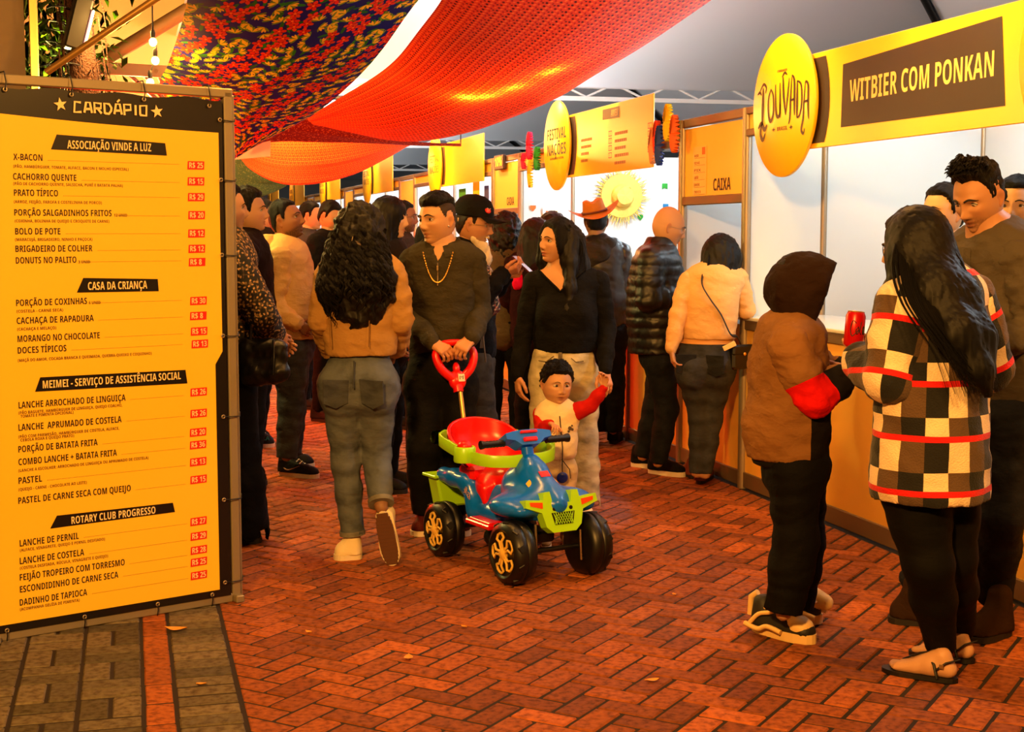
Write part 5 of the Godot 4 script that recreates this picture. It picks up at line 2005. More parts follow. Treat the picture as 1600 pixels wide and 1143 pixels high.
	# lamps on a pipe: floods added to brighten the canopies, spots down on the signs
	for z in [-8.6, -12.6, -18.0, -25.0]:
		area("added_canopy_light", Vector3(2.72, 3.2, z), Vector3(3.4, 6.0, z - 0.8), Vector2(0.5, 0.12), COOL, 16.0)
		var up := thing("added_canopy_flood", "flood lamp added on the pipe to brighten the white canopy, %s from the entrance" % {-8.6: "first", -12.6: "second", -18.0: "third", -25.0: "fourth"}[z], "lamp", Vector3(2.72, 3.16, z), 0, "added floods on the lamp pipe")
		var um := MB.new()
		um.box(Vector3(0, 0.0, 0), Vector3(0.5, 0.05, 0.14), Basis(), 0.01)
		part("housing", um, mat("dark_steel", Color(0.1, 0.1, 0.1), 0.5, 0.3), up)
		um = MB.new()
		um.box(Vector3(0, 0.028, 0), Vector3(0.46, 0.006, 0.11))
		var ul := mat("added_flood_lens", Color(1, 1, 1), 0.4)
		ul.emission_enabled = true
		ul.emission = COOL
		ul.emission_energy_multiplier = 3.0
		part("lamp_lens", um, ul, up)
	m = MB.new()
	m.tube([Vector3(2.72, 3.12, -2.0), Vector3(2.72, 3.12, -42.0)], 0.022, 8)
	single("lamp_pipe", m, mat("truss_steel", Color(0.5, 0.5, 0.5), 0.5, 0.5), "long steel pipe under the trusses that carries the sign lamps", "pipe")
	for e in [[-7.0, 1.0, "brewery disc"], [-5.4, 0.8, "WITBIER lettering"], [-11.2, 1.3, "festival disc of the second stall"], [-9.9, 1.3, "AMEV menu panel"], [-15.8, 1.6, "third disc sign"], [-20.4, 1.6, "fourth disc sign"], [-25.5, 1.6, "fifth disc sign"]]:
		spot("sign_lamp_light", Vector3(2.75, 2.98, e[0]), Vector3(3.4, 2.2, e[0]), Color(1.0, 0.86, 0.45), SIGN_E * e[1], 38.0)
		var lm := thing("sign_lamp", "small clip lamp on the pipe lighting the %s" % e[2], "lamp", Vector3(2.75, 2.98, e[0]), 0, "clip lamps over the signs")
		var sh := MB.new()
		var ax := Vector3(-0.65, 0.78, 0).normalized()
		var bs := Basis(Vector3(0, 0, 1).cross(ax).normalized(), ax, Vector3(0, 0, 1))
		sh.lathe([Vector2(0.05, 0.0), Vector2(0.048, 0.02), Vector2(0.02, 0.07), Vector2(0.0, 0.075)], 14, Transform3D(bs, ax * 0.02))
		part("shade", sh, mat("dark_steel", Color(0.1, 0.1, 0.1), 0.5, 0.3), lm)
		var ar := MB.new()
		ar.tube([Vector3(-0.04, 0.05, 0), Vector3(-0.02, 0.13, 0)], 0.01, 6)
		part("arm", ar, mat("dark_steel", Color(0.1, 0.1, 0.1), 0.5, 0.3), lm)


func brewery_mark(o: Node3D, ink: Material) -> void:
	var m := MB.new()
	var xf := Transform3D(FACE, Vector3(-0.0258, 2.165, -7.07))
	var st := func(pts: Array, wa: float, wb: float) -> void:
		var s := spline(pts, 5)
		var w := []
		for k in s.size():
			w.append(lerpf(wa, wb, float(k) / s.size()) * (0.55 + 0.9 * sin(PI * float(k) / (s.size() - 1))))
		stroke(m, xf, s, w)
	# blackletter-like capitals rising and falling over the disc: L O U V A D A
	st.call([Vector2(-0.315, 0.085), Vector2(-0.285, 0.095), Vector2(-0.262, 0.078)], 0.012, 0.01)
	st.call([Vector2(-0.285, 0.10), Vector2(-0.24, 0.135), Vector2(-0.205, 0.115), Vector2(-0.215, 0.085)], 0.012, 0.010)
	st.call([Vector2(-0.243, 0.115), Vector2(-0.246, 0.0), Vector2(-0.25, -0.085)], 0.022, 0.022)
	st.call([Vector2(-0.30, -0.10), Vector2(-0.26, -0.075), Vector2(-0.22, -0.11), Vector2(-0.19, -0.085)], 0.02, 0.02)
	st.call([Vector2(-0.26, -0.08), Vector2(-0.27, -0.13), Vector2(-0.24, -0.165), Vector2(-0.21, -0.13)], 0.02, 0.016)
	st.call([Vector2(-0.145, 0.10), Vector2(-0.175, 0.05), Vector2(-0.172, -0.03), Vector2(-0.145, -0.07), Vector2(-0.112, -0.03), Vector2(-0.115, 0.06), Vector2(-0.145, 0.10)], 0.016, 0.016)
	st.call([Vector2(-0.09, 0.12), Vector2(-0.085, 0.02), Vector2(-0.07, -0.045), Vector2(-0.035, -0.045), Vector2(-0.03, 0.02)], 0.016, 0.014)
	st.call([Vector2(-0.035, 0.125), Vector2(-0.03, 0.0), Vector2(-0.028, -0.06)], 0.014, 0.014)
	st.call([Vector2(0.0, 0.15), Vector2(0.012, 0.05), Vector2(0.038, -0.05)], 0.018, 0.014)
	st.call([Vector2(0.075, 0.14), Vector2(0.06, 0.05), Vector2(0.038, -0.05)], 0.012, 0.014)
	st.call([Vector2(-0.012, 0.15), Vector2(0.02, 0.172), Vector2(0.05, 0.158)], 0.01, 0.01)
	st.call([Vector2(0.105, 0.14), Vector2(0.095, 0.03), Vector2(0.09, -0.065), Vector2(0.075, -0.10)], 0.014, 0.014)
	st.call([Vector2(0.105, 0.15), Vector2(0.135, 0.12), Vector2(0.14, 0.0), Vector2(0.143, -0.06)], 0.014, 0.018)
	st.call([Vector2(0.095, 0.02), Vector2(0.14, 0.025)], 0.009, 0.009)
	st.call([Vector2(0.17, 0.115), Vector2(0.172, 0.0), Vector2(0.172, -0.075)], 0.018, 0.016)
	st.call([Vector2(0.165, 0.115), Vector2(0.215, 0.09), Vector2(0.225, 0.0), Vector2(0.205, -0.06), Vector2(0.172, -0.075)], 0.012, 0.014)
	st.call([Vector2(0.262, 0.10), Vector2(0.25, 0.0), Vector2(0.245, -0.08), Vector2(0.225, -0.14), Vector2(0.25, -0.16), Vector2(0.262, -0.135)], 0.014, 0.014)
	st.call([Vector2(0.262, 0.105), Vector2(0.295, 0.08), Vector2(0.298, -0.02), Vector2(0.305, -0.09)], 0.014, 0.018)
	st.call([Vector2(0.25, 0.0), Vector2(0.298, 0.004)], 0.009, 0.009)
	letters(m, "BRASIL", Transform3D(FACE, Vector3(-0.0258, 2.165 - 0.128, -7.07 - 0.062)), 0.020, 0.124, 0.001)
	for s in [-1.0, 1.0]:
		for q in [[0.085, 0.012, 0.125, 0.012], [0.098, 0.022, 0.112, 0.002], [0.112, 0.022, 0.098, 0.002]]:
			stroke(m, xf, [Vector2(s * q[0], q[1] - 0.13), Vector2(s * q[2], q[3] - 0.13)], 0.005)
	letters(m, "CERVEJARIA", Transform3D(FACE, Vector3(-0.0258, 2.345, -7.14)), 0.012, 0.12, 0.001)
	part("disc_lettering", m, ink, o)
# ---------------------------------------------------------------- cloths hung under the tents
func stamp(im: Image, cx: float, cy: float, a: float, b: float, rot: float, c: Color) -> void:  # a soft-edged ellipse, wrapping round
	var w := im.get_width()
	var h := im.get_height()
	var r := int(maxf(a, b)) + 1
	var cs := cos(rot)
	var sn := sin(rot)
	for y in range(-r, r + 1):
		for x in range(-r, r + 1):
			var u := (x * cs + y * sn) / a
			var v := (-x * sn + y * cs) / b
			if u * u + v * v < 1.0 and absf(v) < 1.0 - absf(u) * 0.35:
				im.set_pixel(posmod(int(cx) + x, w), posmod(int(cy) + y, h), c)


func floral() -> Texture2D:
	var im := Image.create(512, 512, false, Image.FORMAT_RGB8)
	im.fill(Color(0.06, 0.09, 0.42))
	rng.seed = 404
	for k in 150:
		stamp(im, rng.randf() * 512, rng.randf() * 512, 20, 7, rng.randf() * 3.1, Color(0.12, 0.34 + rng.randf() * 0.18, 0.12))
	for k in 60:
		stamp(im, rng.randf() * 512, rng.randf() * 512, 14, 8, rng.randf() * 3.1, Color(0.10, 0.12, 0.42))
	for gy in 11:
		for gx in 11:
			var c := Vector2(gx * 46.5 + (23 if gy % 2 else 0), gy * 46.5) + Vector2(rng.randf() - 0.5, rng.randf() - 0.5) * 26.0
			var a0 := rng.randf() * TAU
			if (gx + gy * 2) % 11 < 5:
				for p in 5:
					var an := a0 + TAU * p / 5.0
					stamp(im, c.x + cos(an) * 13, c.y + sin(an) * 13, 13, 8, an, Color(0.80 + rng.randf() * 0.12, 0.12 + rng.randf() * 0.14, 0.07))
				stamp(im, c.x, c.y, 5, 5, 0, Color(0.95, 0.45, 0.10))
				for p in 5:
					var an := a0 + TAU * (p + 0.5) / 5.0
					stamp(im, c.x + cos(an) * 11, c.y + sin(an) * 11, 6, 2, an, Color(0.55, 0.03, 0.05))
			else:
				for p in 7:
					var an := a0 + (p - 3) * 0.42
					stamp(im, c.x + cos(an) * 15, c.y + sin(an) * 15, 15, 4.5, an, Color(0.95, 0.74, 0.14) if p % 3 else Color(0.45, 0.55, 0.12))
	return ImageTexture.create_from_image(im)


func calico() -> Texture2D:  # rows of small figures on orange red
	var im := Image.create(256, 256, false, Image.FORMAT_RGB8)
	im.fill(Color(0.90, 0.25, 0.09))
	rng.seed = 9
	for r in 8:
		for k in 16:
			var x := k * 16.0 + (8.0 if r % 2 else 0.0)
			var y := r * 32.0
			stamp(im, x, y, 4.5, 3, 0.6, Color(0.30, 0.04, 0.05) if r % 2 else Color(0.42, 0.07, 0.04))
			stamp(im, x + 7, y + 8, 4, 2.5, -0.6, Color(0.98, 0.48, 0.14))
			stamp(im, x + 2, y + 16, 5, 2.5, 0.2, Color(0.72, 0.10, 0.06))
			stamp(im, x + 9, y + 23, 3, 3, 0.2, Color(0.35, 0.06, 0.05) if k % 2 else Color(0.96, 0.42, 0.12))
	return ImageTexture.create_from_image(im)


func leafy(base: Color, spot_: Color, seed_: int) -> Texture2D:
	var im := Image.create(256, 256, false, Image.FORMAT_RGB8)
	im.fill(base)
	rng.seed = seed_
	for k in 130:
		stamp(im, rng.randf() * 256, rng.randf() * 256, 4 + rng.randf() * 5, 3, rng.randf() * 3, spot_.lerp(base, rng.randf() * 0.5))
	return ImageTexture.create_from_image(im)


func drape_mat(key: String, t: Texture2D, scale: Vector2, glow: float, tone := Color(1, 1, 1)) -> StandardMaterial3D:
	var m := mat(key, tone, 0.75)
	m.albedo_texture = t
	m.uv1_scale = Vector3(scale.x, scale.y, 1)
	m.backlight_enabled = true
	m.backlight = Color(glow, glow, glow)
	m.metallic_specular = 0.2
	return m


func hang(called: String, label: String, a: Array, b: Array, sag: float, folds: float, m: Material, bulge := Vector3(0, -1, 0)) -> Node3D:
	var sa := spline(a, 8)
	var sb := spline(b, 8)
	var at := func(s: Array, t: float) -> Vector3:
		var f := t * (s.size() - 1)
		var k := mini(int(f), s.size() - 2)
		return s[k].lerp(s[k + 1], f - k)
	var mb := MB.new()
	mb.sheet(70, 44, func(u: float, v: float) -> Vector3:
		var p: Vector3 = at.call(sa, u).lerp(at.call(sb, u), v)
		p += bulge * (sag * sin(PI * v) * (0.35 + 0.65 * sin(PI * clampf(u, 0.0, 1.0))))
		p += Vector3(0, 1, 0) * (folds * (sin(v * 31.0 + 2.0 * sin(u * 3.0)) * 0.5 + sin(v * 17.0 + 1.3 + u * 2.0)) * (0.5 + 0.5 * u))
		return p)
	var o := single(called, mb, m, label, "cloth", Transform3D())
	for e in [a[0], a[-1], b[0], b[-1]]:
		var cd := MB.new()
		cd.tube([e, Vector3(e.x, 3.6, e.z)], 0.004, 5)
		part("cord", cd, mat("cable_black", Color(0.03, 0.03, 0.03), 0.6), o)
	return o


func drapes() -> void:
	var fm := drape_mat("floral_cloth", floral(), Vector2(3.6, 1.6), 0.5, Color(1, 1, 1))
	var rm := drape_mat("calico_cloth", calico(), Vector2(7.0, 2.6), 0.45)
	var fa := [Vector3(0.32, 2.71, -6.58), Vector3(0.30, 2.58, -7.60), Vector3(0.25, 2.46, -8.63), Vector3(0.22, 2.40, -9.36), Vector3(0.38, 2.27, -10.19), Vector3(0.75, 2.08, -10.96)]
	var fb := [Vector3(1.68, 2.90, -7.09), Vector3(1.54, 2.74, -7.70), Vector3(1.45, 2.55, -8.31), Vector3(1.39, 2.44, -8.90), Vector3(1.28, 2.32, -9.51), Vector3(1.16, 2.24, -10.12), Vector3(0.82, 2.08, -10.94)]
	hang("hanging_cloth", "dark floral cloth with red flowers and yellow leaves hung above the menu board", fa, fb, 0.10, 0.006, fm)
	var ra := [Vector3(1.64, 2.86, -7.07), Vector3(1.66, 2.74, -7.66), Vector3(1.68, 2.67, -8.41), Vector3(1.68, 2.59, -9.16), Vector3(1.67, 2.56, -10.06), Vector3(1.58, 2.51, -10.99), Vector3(1.46, 2.44, -12.07)]
	var rb := [Vector3(3.77, 3.15, -8.00), Vector3(3.61, 2.96, -8.64), Vector3(3.42, 2.76, -9.29), Vector3(3.22, 2.60, -9.79), Vector3(3.09, 2.48, -10.28), Vector3(2.88, 2.37, -10.79), Vector3(2.60, 2.27, -11.31), Vector3(2.28, 2.24, -11.85), Vector3(1.94, 2.34, -12.39), Vector3(1.64, 2.45, -12.62)]
	hang("hanging_cloth", "long orange red calico cloth sweeping down from the upper edge over the aisle", ra, rb, 0.10, 0.006, rm)
	var da := [Vector3(1.24, 2.65, -12.42), Vector3(1.53, 2.55, -12.63), Vector3(1.89, 2.47, -12.83), Vector3(2.22, 2.39, -13.03), Vector3(2.61, 2.33, -13.21), Vector3(3.13, 2.35, -13.65)]
	var db := [Vector3(0.95, 2.25, -13.37), Vector3(1.36, 2.34, -13.69), Vector3(1.80, 2.35, -13.86), Vector3(2.32, 2.36, -14.02), Vector3(2.80, 2.36, -14.18), Vector3(3.26, 2.36, -14.20)]
	hang("hanging_cloth", "narrow dark red cloth with pale orange sprigs between the two calico cloths", da, db, 0.02, 0.004, drape_mat("sprig_cloth", leafy(Color(0.50, 0.06, 0.05), Color(0.95, 0.50, 0.18), 5), Vector2(7, 2), 0.3))
	var sa := [Vector3(1.03, 2.67, -15.79), Vector3(1.35, 2.59, -15.99), Vector3(1.76, 2.62, -16.30), Vector3(2.28, 2.64, -16.44), Vector3(2.82, 2.66, -16.57), Vector3(3.37, 2.60, -16.71)]
	var sb := [Vector3(1.15, 2.38, -15.90), Vector3(1.33, 2.18, -16.13), Vector3(1.71, 2.04, -16.59), Vector3(2.20, 2.06, -17.02), Vector3(2.68, 2.19, -17.17), Vector3(3.10, 2.40, -17.34), Vector3(3.42, 2.60, -17.53)]
	hang("hanging_cloth", "farther orange red cloth sagging in a bowl over the distant crowd", sa, sb, 0.06, 0.012, rm)
	var ga := [Vector3(1.05, 2.95, -18.56), Vector3(1.47, 2.70, -18.88), Vector3(1.82, 2.48, -19.22), Vector3(2.21, 2.36, -19.70)]
	var gb := [Vector3(1.03, 2.00, -18.56), Vector3(1.38, 1.91, -19.05), Vector3(1.76, 1.96, -19.53), Vector3(2.11, 2.11, -20.01)]
	hang("hanging_cloth", "dull green cloth hanging farthest back beside the menu board", ga, gb, 0.05, 0.012, drape_mat("green_cloth", leafy(Color(0.30, 0.36, 0.14), Color(0.55, 0.52, 0.18), 6), Vector2(3, 3), 0.4))
	# bulbs strung above the cloths; they show through
	var glass := mat("bulb_glow", Color(1, 0.9, 0.7), 0.3)
	glass.emission_enabled = true
	glass.emission = Color(1.0, 0.80, 0.40)
	glass.emission_energy_multiplier = 12.0
	var spots := [[Vector3(2.28, 2.50, -9.74), "over the long red cloth, leftmost of four"], [Vector3(2.40, 2.53, -9.71), "over the long red cloth, second of four"], [Vector3(2.55, 2.58, -9.56), "over the long red cloth, third of four"], [Vector3(2.74, 2.66, -9.31), "over the long red cloth, rightmost of four"], [Vector3(2.09, 2.62, -15.90), "above the farther red cloth"], [Vector3(2.30, 2.62, -15.92), "above the farther red cloth beside its twin"]]
	for e in spots:
		bulb(e[0] + Vector3(0, -0.02, 0), "glowing round bulb " + e[1], glass, 3.0)


func bulb(at: Vector3, label: String, glass: Material, energy: float, r := 0.026) -> void:
	var o := thing("light_bulb", label, "bulb", at, 0, "bulbs of the light strings")
	var m := MB.new()
	m.ball(Vector3(0, -r * 0.6, 0), Vector3(r, r * 1.1, r), 14, 10)
	part("bulb_glass", m, glass, o)
	m = MB.new()
	m.lathe([Vector2(0.0, 0.0), Vector2(0.012, 0.0), Vector2(0.013, 0.03), Vector2(0.008, 0.045), Vector2(0.0, 0.045)], 10, Transform3D(Basis(), Vector3(0, r * 0.4, 0)))
	part("socket", m, mat("socket_black", Color(0.03, 0.03, 0.03), 0.5), o)
	omni("bulb_light", at + Vector3(0, -r * 0.6, 0), AMBER, energy, 0.02)


# ---------------------------------------------------------------- behind the menu board: palm, neighbouring tent, string of bulbs
func left_corner() -> void:
	var glass: Material = mats["bulb_glow"]
	for e in [[Vector3(0.16, 2.55, -8.24), "topmost of the three beside the floral cloth"], [Vector3(0.17, 2.45, -8.24), "middle one of the three beside the floral cloth"], [Vector3(0.14, 2.33, -8.24), "lowest of the three, just above the menu board"]]:
		bulb(e[0], "lit bulb on a hanging string, " + e[1], glass, 0.55, 0.022)
	var wire := mat("cable_black", Color(0.03, 0.03, 0.03), 0.6)
	var m := MB.new()
	m.tube(spline([Vector3(0.20, 3.3, -8.24), Vector3(0.168, 2.95, -8.24), Vector3(0.16, 2.60, -8.24), Vector3(0.176, 2.5, -8.242), Vector3(0.14, 2.36, -8.24)], 6), 0.005, 6)
	single("bulb_cable", m, wire, "dark twisted cable from which three bulbs hang by the floral cloth", "cable")
	m = MB.new()
	m.tube([Vector3(-0.39, 2.33, -7.97), Vector3(0.40, 2.86, -7.76)], 0.019, 12)
	single("tent_pole", m, mat("gold_pole", Color(0.72, 0.55, 0.30), 0.35, 0.6), "shiny slanted tent pole rising behind the top of the menu board", "pole")
	# palm trunk with fibres
	var bark := mat("palm_bark", Color(0.30, 0.17, 0.10), 0.9)
	bark.uv1_triplanar = true
	bark.heightmap_enabled = true
	bark.heightmap_texture = fine_noise
	bark.heightmap_scale = 2.0
	bark.uv1_scale = Vector3(3, 3, 3)
	var o := thing("palm_tree", "shaggy brown palm trunk wound with a cable behind the menu board", "tree", Vector3(-0.26, 0, -8.76))
	m = MB.new()
	m.tube([Vector3(0.04, 0, 0.0), Vector3(0.05, 1.2, 0.01), Vector3(0.05, 2.2, 0.0), Vector3(0.02, 2.7, 0.0), Vector3(-0.04, 3.6, 0.0)], [0.13, 0.105, 0.085, 0.075, 0.09], 14)
	rumple(m, 0.02, Vector3(14, 9, 14), 3)
	part("trunk", m, bark, o)
	m = MB.new()
	rng.seed = 61
	for k in 70:
		var an := rng.randf() * TAU
		var y := 2.05 + rng.randf() * 1.2
		var p := Vector3(0.03 + cos(an) * 0.08, y, sin(an) * 0.08)
		m.tube([p, p + Vector3(cos(an) * 0.05, 0.03, sin(an) * 0.05), p + Vector3(cos(an) * 0.06 + 0.03 * rng.randf(), -0.10 - rng.randf() * 0.14, sin(an) * 0.06)], [0.007, 0.005, 0.002], 5)
	part("fibres", m, bark, o)
	var leaf := mat("palm_leaf", Color(0.40, 0.62, 0.08), 0.55)
	leaf.backlight_enabled = true
	leaf.backlight = Color(0.4, 0.4, 0.2)
	# cable round the trunk
	m = MB.new()
	var pts := []
	for k in 40:
		var an := k * 0.55
		pts.append(Vector3(-0.33 + cos(an) * (0.10 + 0.02 * sin(k * 1.7)), 2.42 + k * 0.009 + 0.02 * sin(k * 0.9), -8.72 + sin(an) * 0.08))
	m.tube(pts, 0.004, 5)
	single("coiled_cable", m, wire, "thin black cable coiled round the palm trunk", "cable")
	# foliage beyond it
	o = thing("leafy_shrub", "bright green lamp-lit foliage at the upper left corner behind the palm", "shrub", Vector3(-0.55, 0, -10.2))
	m = MB.new()
	rng.seed = 15
	m.tube([Vector3(0, 0, 0), Vector3(0.05, 1.5, 0), Vector3(0, 3.0, 0)], [0.06, 0.05, 0.02], 8)
	part("stem", m, bark, o)
	m = MB.new()
	for k in 1600:
		var p := Vector3(rng.randfn(0.14, 0.17), 2.65 + rng.randfn(0.0, 0.42), rng.randfn(0.0, 0.25))
		var d := Vector3(rng.randfn(0, 1), rng.randfn(-0.6, 0.6), rng.randfn(0, 1)).normalized()
		var s := d.cross(Vector3(rng.randf(), 1, rng.randf())).normalized()
		var l := 0.06 + rng.randf() * 0.07
		var k0 := m.v.size()
		var n := s.cross(d).normalized()
		for q in [Vector2(0, 0), Vector2(0.5, 0.22), Vector2(1, 0), Vector2(0.5, -0.22)]:
			m.vert(p + d * (q.x * l) + s * (q.y * l) - Vector3(0, q.x * q.x * l * 0.3, 0), n)
		m.tri(k0, k0 + 2, k0 + 1)
		m.tri(k0, k0 + 3, k0 + 2)
	part("foliage", m, leaf, o)
	omni("added_foliage_light", Vector3(-0.35, 2.35, -9.4), Color(1.0, 0.90, 0.5), 4.0, 0.05)  # added out of sight to brighten the foliage
	var lb := MB.new()
	lb.ball(Vector3.ZERO, Vector3(0.03, 0.04, 0.03), 12, 8)
	var lo := thing("added_foliage_lamp", "small unseen lamp added behind the board to brighten the foliage", "lamp", Vector3(-0.35, 2.33, -9.4))
	part("lamp_bulb", lb, glass, lo)
	lb = MB.new()
	lb.tube([Vector3(0, 0.04, 0), Vector3(-0.02, 0.2, -0.1), Vector3(-0.2, 0.25, -0.6)], 0.006, 5)
	part("lamp_arm", lb, wire, lo)
	# the floodlight fixed to the trunk, seen edge on with its bright slit
	o = thing("flood_light", "dark floodlight box with a bright pinkish slit beside the palm trunk", "lamp", Vector3(-0.19, 2.67, -8.60))
	m = MB.new()
	var tilt := Basis.from_euler(Vector3(0, 0.2, -0.26))
	m.box(Vector3(-0.055, 0, 0), Vector3(0.10, 0.30, 0.12), tilt, 0.01)
	part("housing", m, mat("dark_steel", Color(0.1, 0.1, 0.1), 0.5, 0.3), o)
	m = MB.new()
	m.box(tilt * Vector3(0.058, -0.02, 0.02) + Vector3(-0.055, 0, 0), Vector3(0.012, 0.22, 0.1), tilt, 0.003)
	var slit := mat("lamp_slit", Color(1, 1, 1), 0.4)
	slit.emission_enabled = true
	slit.emission = Color(1.0, 0.62, 0.55)
	slit.emission_energy_multiplier = 2.5
	part("lamp_lens", m, slit, o)
	omni("flood_light_light", Vector3(-0.10, 2.68, -8.55), Color(1.0, 0.78, 0.42), 1.2, 0.06)
	# the tent next door: beams, a rafter, its canopy
	var wood := mat("tent_beam", Color(0.55, 0.40, 0.24), 0.6)
	o = thing("neighbour_tent", "frame of the warmly lit tent behind the board, one rafter slanting to a crossbar", "tent", Vector3(0, 0, 0))
	m = MB.new()
	m.tube([Vector3(-0.42, 2.62, -11.5), Vector3(0.60, 3.24, -11.22)], 0.055, 8)
	part("rafter", m, wood, o)
	m = MB.new()
	m.box(Vector3(0.1, 2.72, -11.4), Vector3(1.4, 0.09, 0.06), Basis.from_euler(Vector3(0, 0.26, 0)), 0.006)
	part("crossbar", m, wood, o)
	m = MB.new()
	m.tube([Vector3(-0.30, 0, -11.45), Vector3(-0.30, 2.75, -11.45)], 0.045, 8)
	part("post", m, wood, o)
	for q in 3:
		m = MB.new()
		m.tube([Vector3(0.0 + 0.12 * q, 2.72, -11.4), Vector3(0.5 - 0.05 * q, 2.40 + 0.06 * q, -12.6)], 0.018, 6)
		part("strut", m, wood, o)
	m = MB.new()
	m.sheet(8, 8, func(s: float, t: float) -> Vector3: return Vector3(-1.6 + 2.9 * s, 2.2 + 2.0 * t - 0.1 * sin(PI * s), -13.6 + 0.8 * t))
	part("canopy", m, mat("warm_canopy", Color(0.85, 0.72, 0.52), 0.8), o)
	omni("neighbour_tent_light", Vector3(0.1, 2.45, -12.2), Color(1.0, 0.78, 0.42), 2.6, 0.06)
	lb = MB.new()
	lb.ball(Vector3.ZERO, Vector3(0.035, 0.04, 0.035), 12, 8)
	lo = thing("tent_bulb", "bright bulb low in the neighbouring tent behind the board", "bulb", Vector3(0.02, 2.46, -12.2))
	part("bulb_glass", lb, glass, lo)
	# tent leg at the very corner
	m = MB.new()
	m.box(Vector3(-0.53, 1.6, -9.45), Vector3(0.05, 3.4, 0.05), Basis(), 0.005)
	single("tent_leg", m, mat("gold_pole", Color(0.72, 0.55, 0.30), 0.35, 0.6), "square tent leg at the upper left corner in front of the foliage", "pole")
	m = MB.new()
	m.sheet(6, 6, func(s: float, t: float) -> Vector3: return Vector3(-1.5 + 0.93 * s, 2.0 + 1.4 * t, -9.2 - 0.05 * sin(s * 9.0)))
	single("tent_side", m, mat("tent_side_cloth", Color(0.60, 0.52, 0.42), 0.8), "pale tent side cloth left of the square tent leg", "cloth")
	# lantern that throws the red glow
	for e in [[Vector3(0.05, 0, -11.3), "nearer"], [Vector3(0.4, 0, -16.5), "farther"]]:
		o = thing("red_lantern", "red lantern on a stand behind the menu board, the %s one" % e[1], "lantern", e[0])
		m = MB.new()
		m.tube([Vector3(0, 0, 0), Vector3(0, 0.86, 0)], 0.012, 8)
		part("stand", m, mat("dark_steel", Color(0.1, 0.1, 0.1), 0.5, 0.3), o)
		m = MB.new()
		m.lathe([Vector2(0.0, 0.0), Vector2(0.12, 0.0), Vector2(0.12, 0.02), Vector2(0.02, 0.03), Vector2(0.0, 0.03)], 16)
		part("foot", m, mat("dark_steel", Color(0.1, 0.1, 0.1), 0.5, 0.3), o)
		m = MB.new()
		m.ball(Vector3(0, 1.0 if e[0].z > -12 else 1.2, 0), Vector3(0.09, 0.12, 0.09), 16, 12)
		var rl := mat("red_lamp_glow", Color(1, 0.3, 0.1), 0.4)
		rl.emission_enabled = true
		rl.emission = Color(1.0, 0.25, 0.06)
		rl.emission_energy_multiplier = 3.0
		part("lamp_globe", m, rl, o)


# ---------------------------------------------------------------- paper decorations, posters, straw hat
func pennant(at: Vector3, c: Color, key: String, label: String, w := 0.07, h := 0.10, notch := true, b := FACE, group := "paper pennants") -> void:
	var m := MB.new()
	var pts := [Vector2(-w / 2, 0), Vector2(w / 2, 0), Vector2(w / 2, -h), Vector2(0, -h * 0.72), Vector2(-w / 2, -h)] if notch else [Vector2(-w / 2, 0), Vector2(w / 2, 0), Vector2(w * 0.5, -h * 0.45), Vector2(0, -h), Vector2(-w * 0.5, -h * 0.45)]
	m.prism(PackedVector2Array(pts), 0.0015, Transform3D(b, at))
	single("pennant", m, mat("paper_" + key, c, 0.7), label, "pennant", Transform3D(), group)


func fan(at: Vector3, r: float, tall: float, c: Color, key: String, label: String) -> void:  # honeycomb paper ornament, flat against the header
	var m := MB.new()
	var n := 26
	m.sheet(n * 2, 8, func(s: float, t: float) -> Vector3:
		var an := TAU * s
		var z := 0.014 * (1.0 if int(round(s * n * 2)) % 2 else -1.0) * (0.3 + t)
		return at + Vector3(-0.02 - z - 0.03 * (1.0 - t), sin(an) * tall * (0.05 + 0.95 * t), cos(an) * r * (0.05 + 0.95 * t)))
	single("paper_fan", m, mat("paper_" + key, c, 0.7), label, "paper ornament", Transform3D(), "paper ornaments on the stall headers")


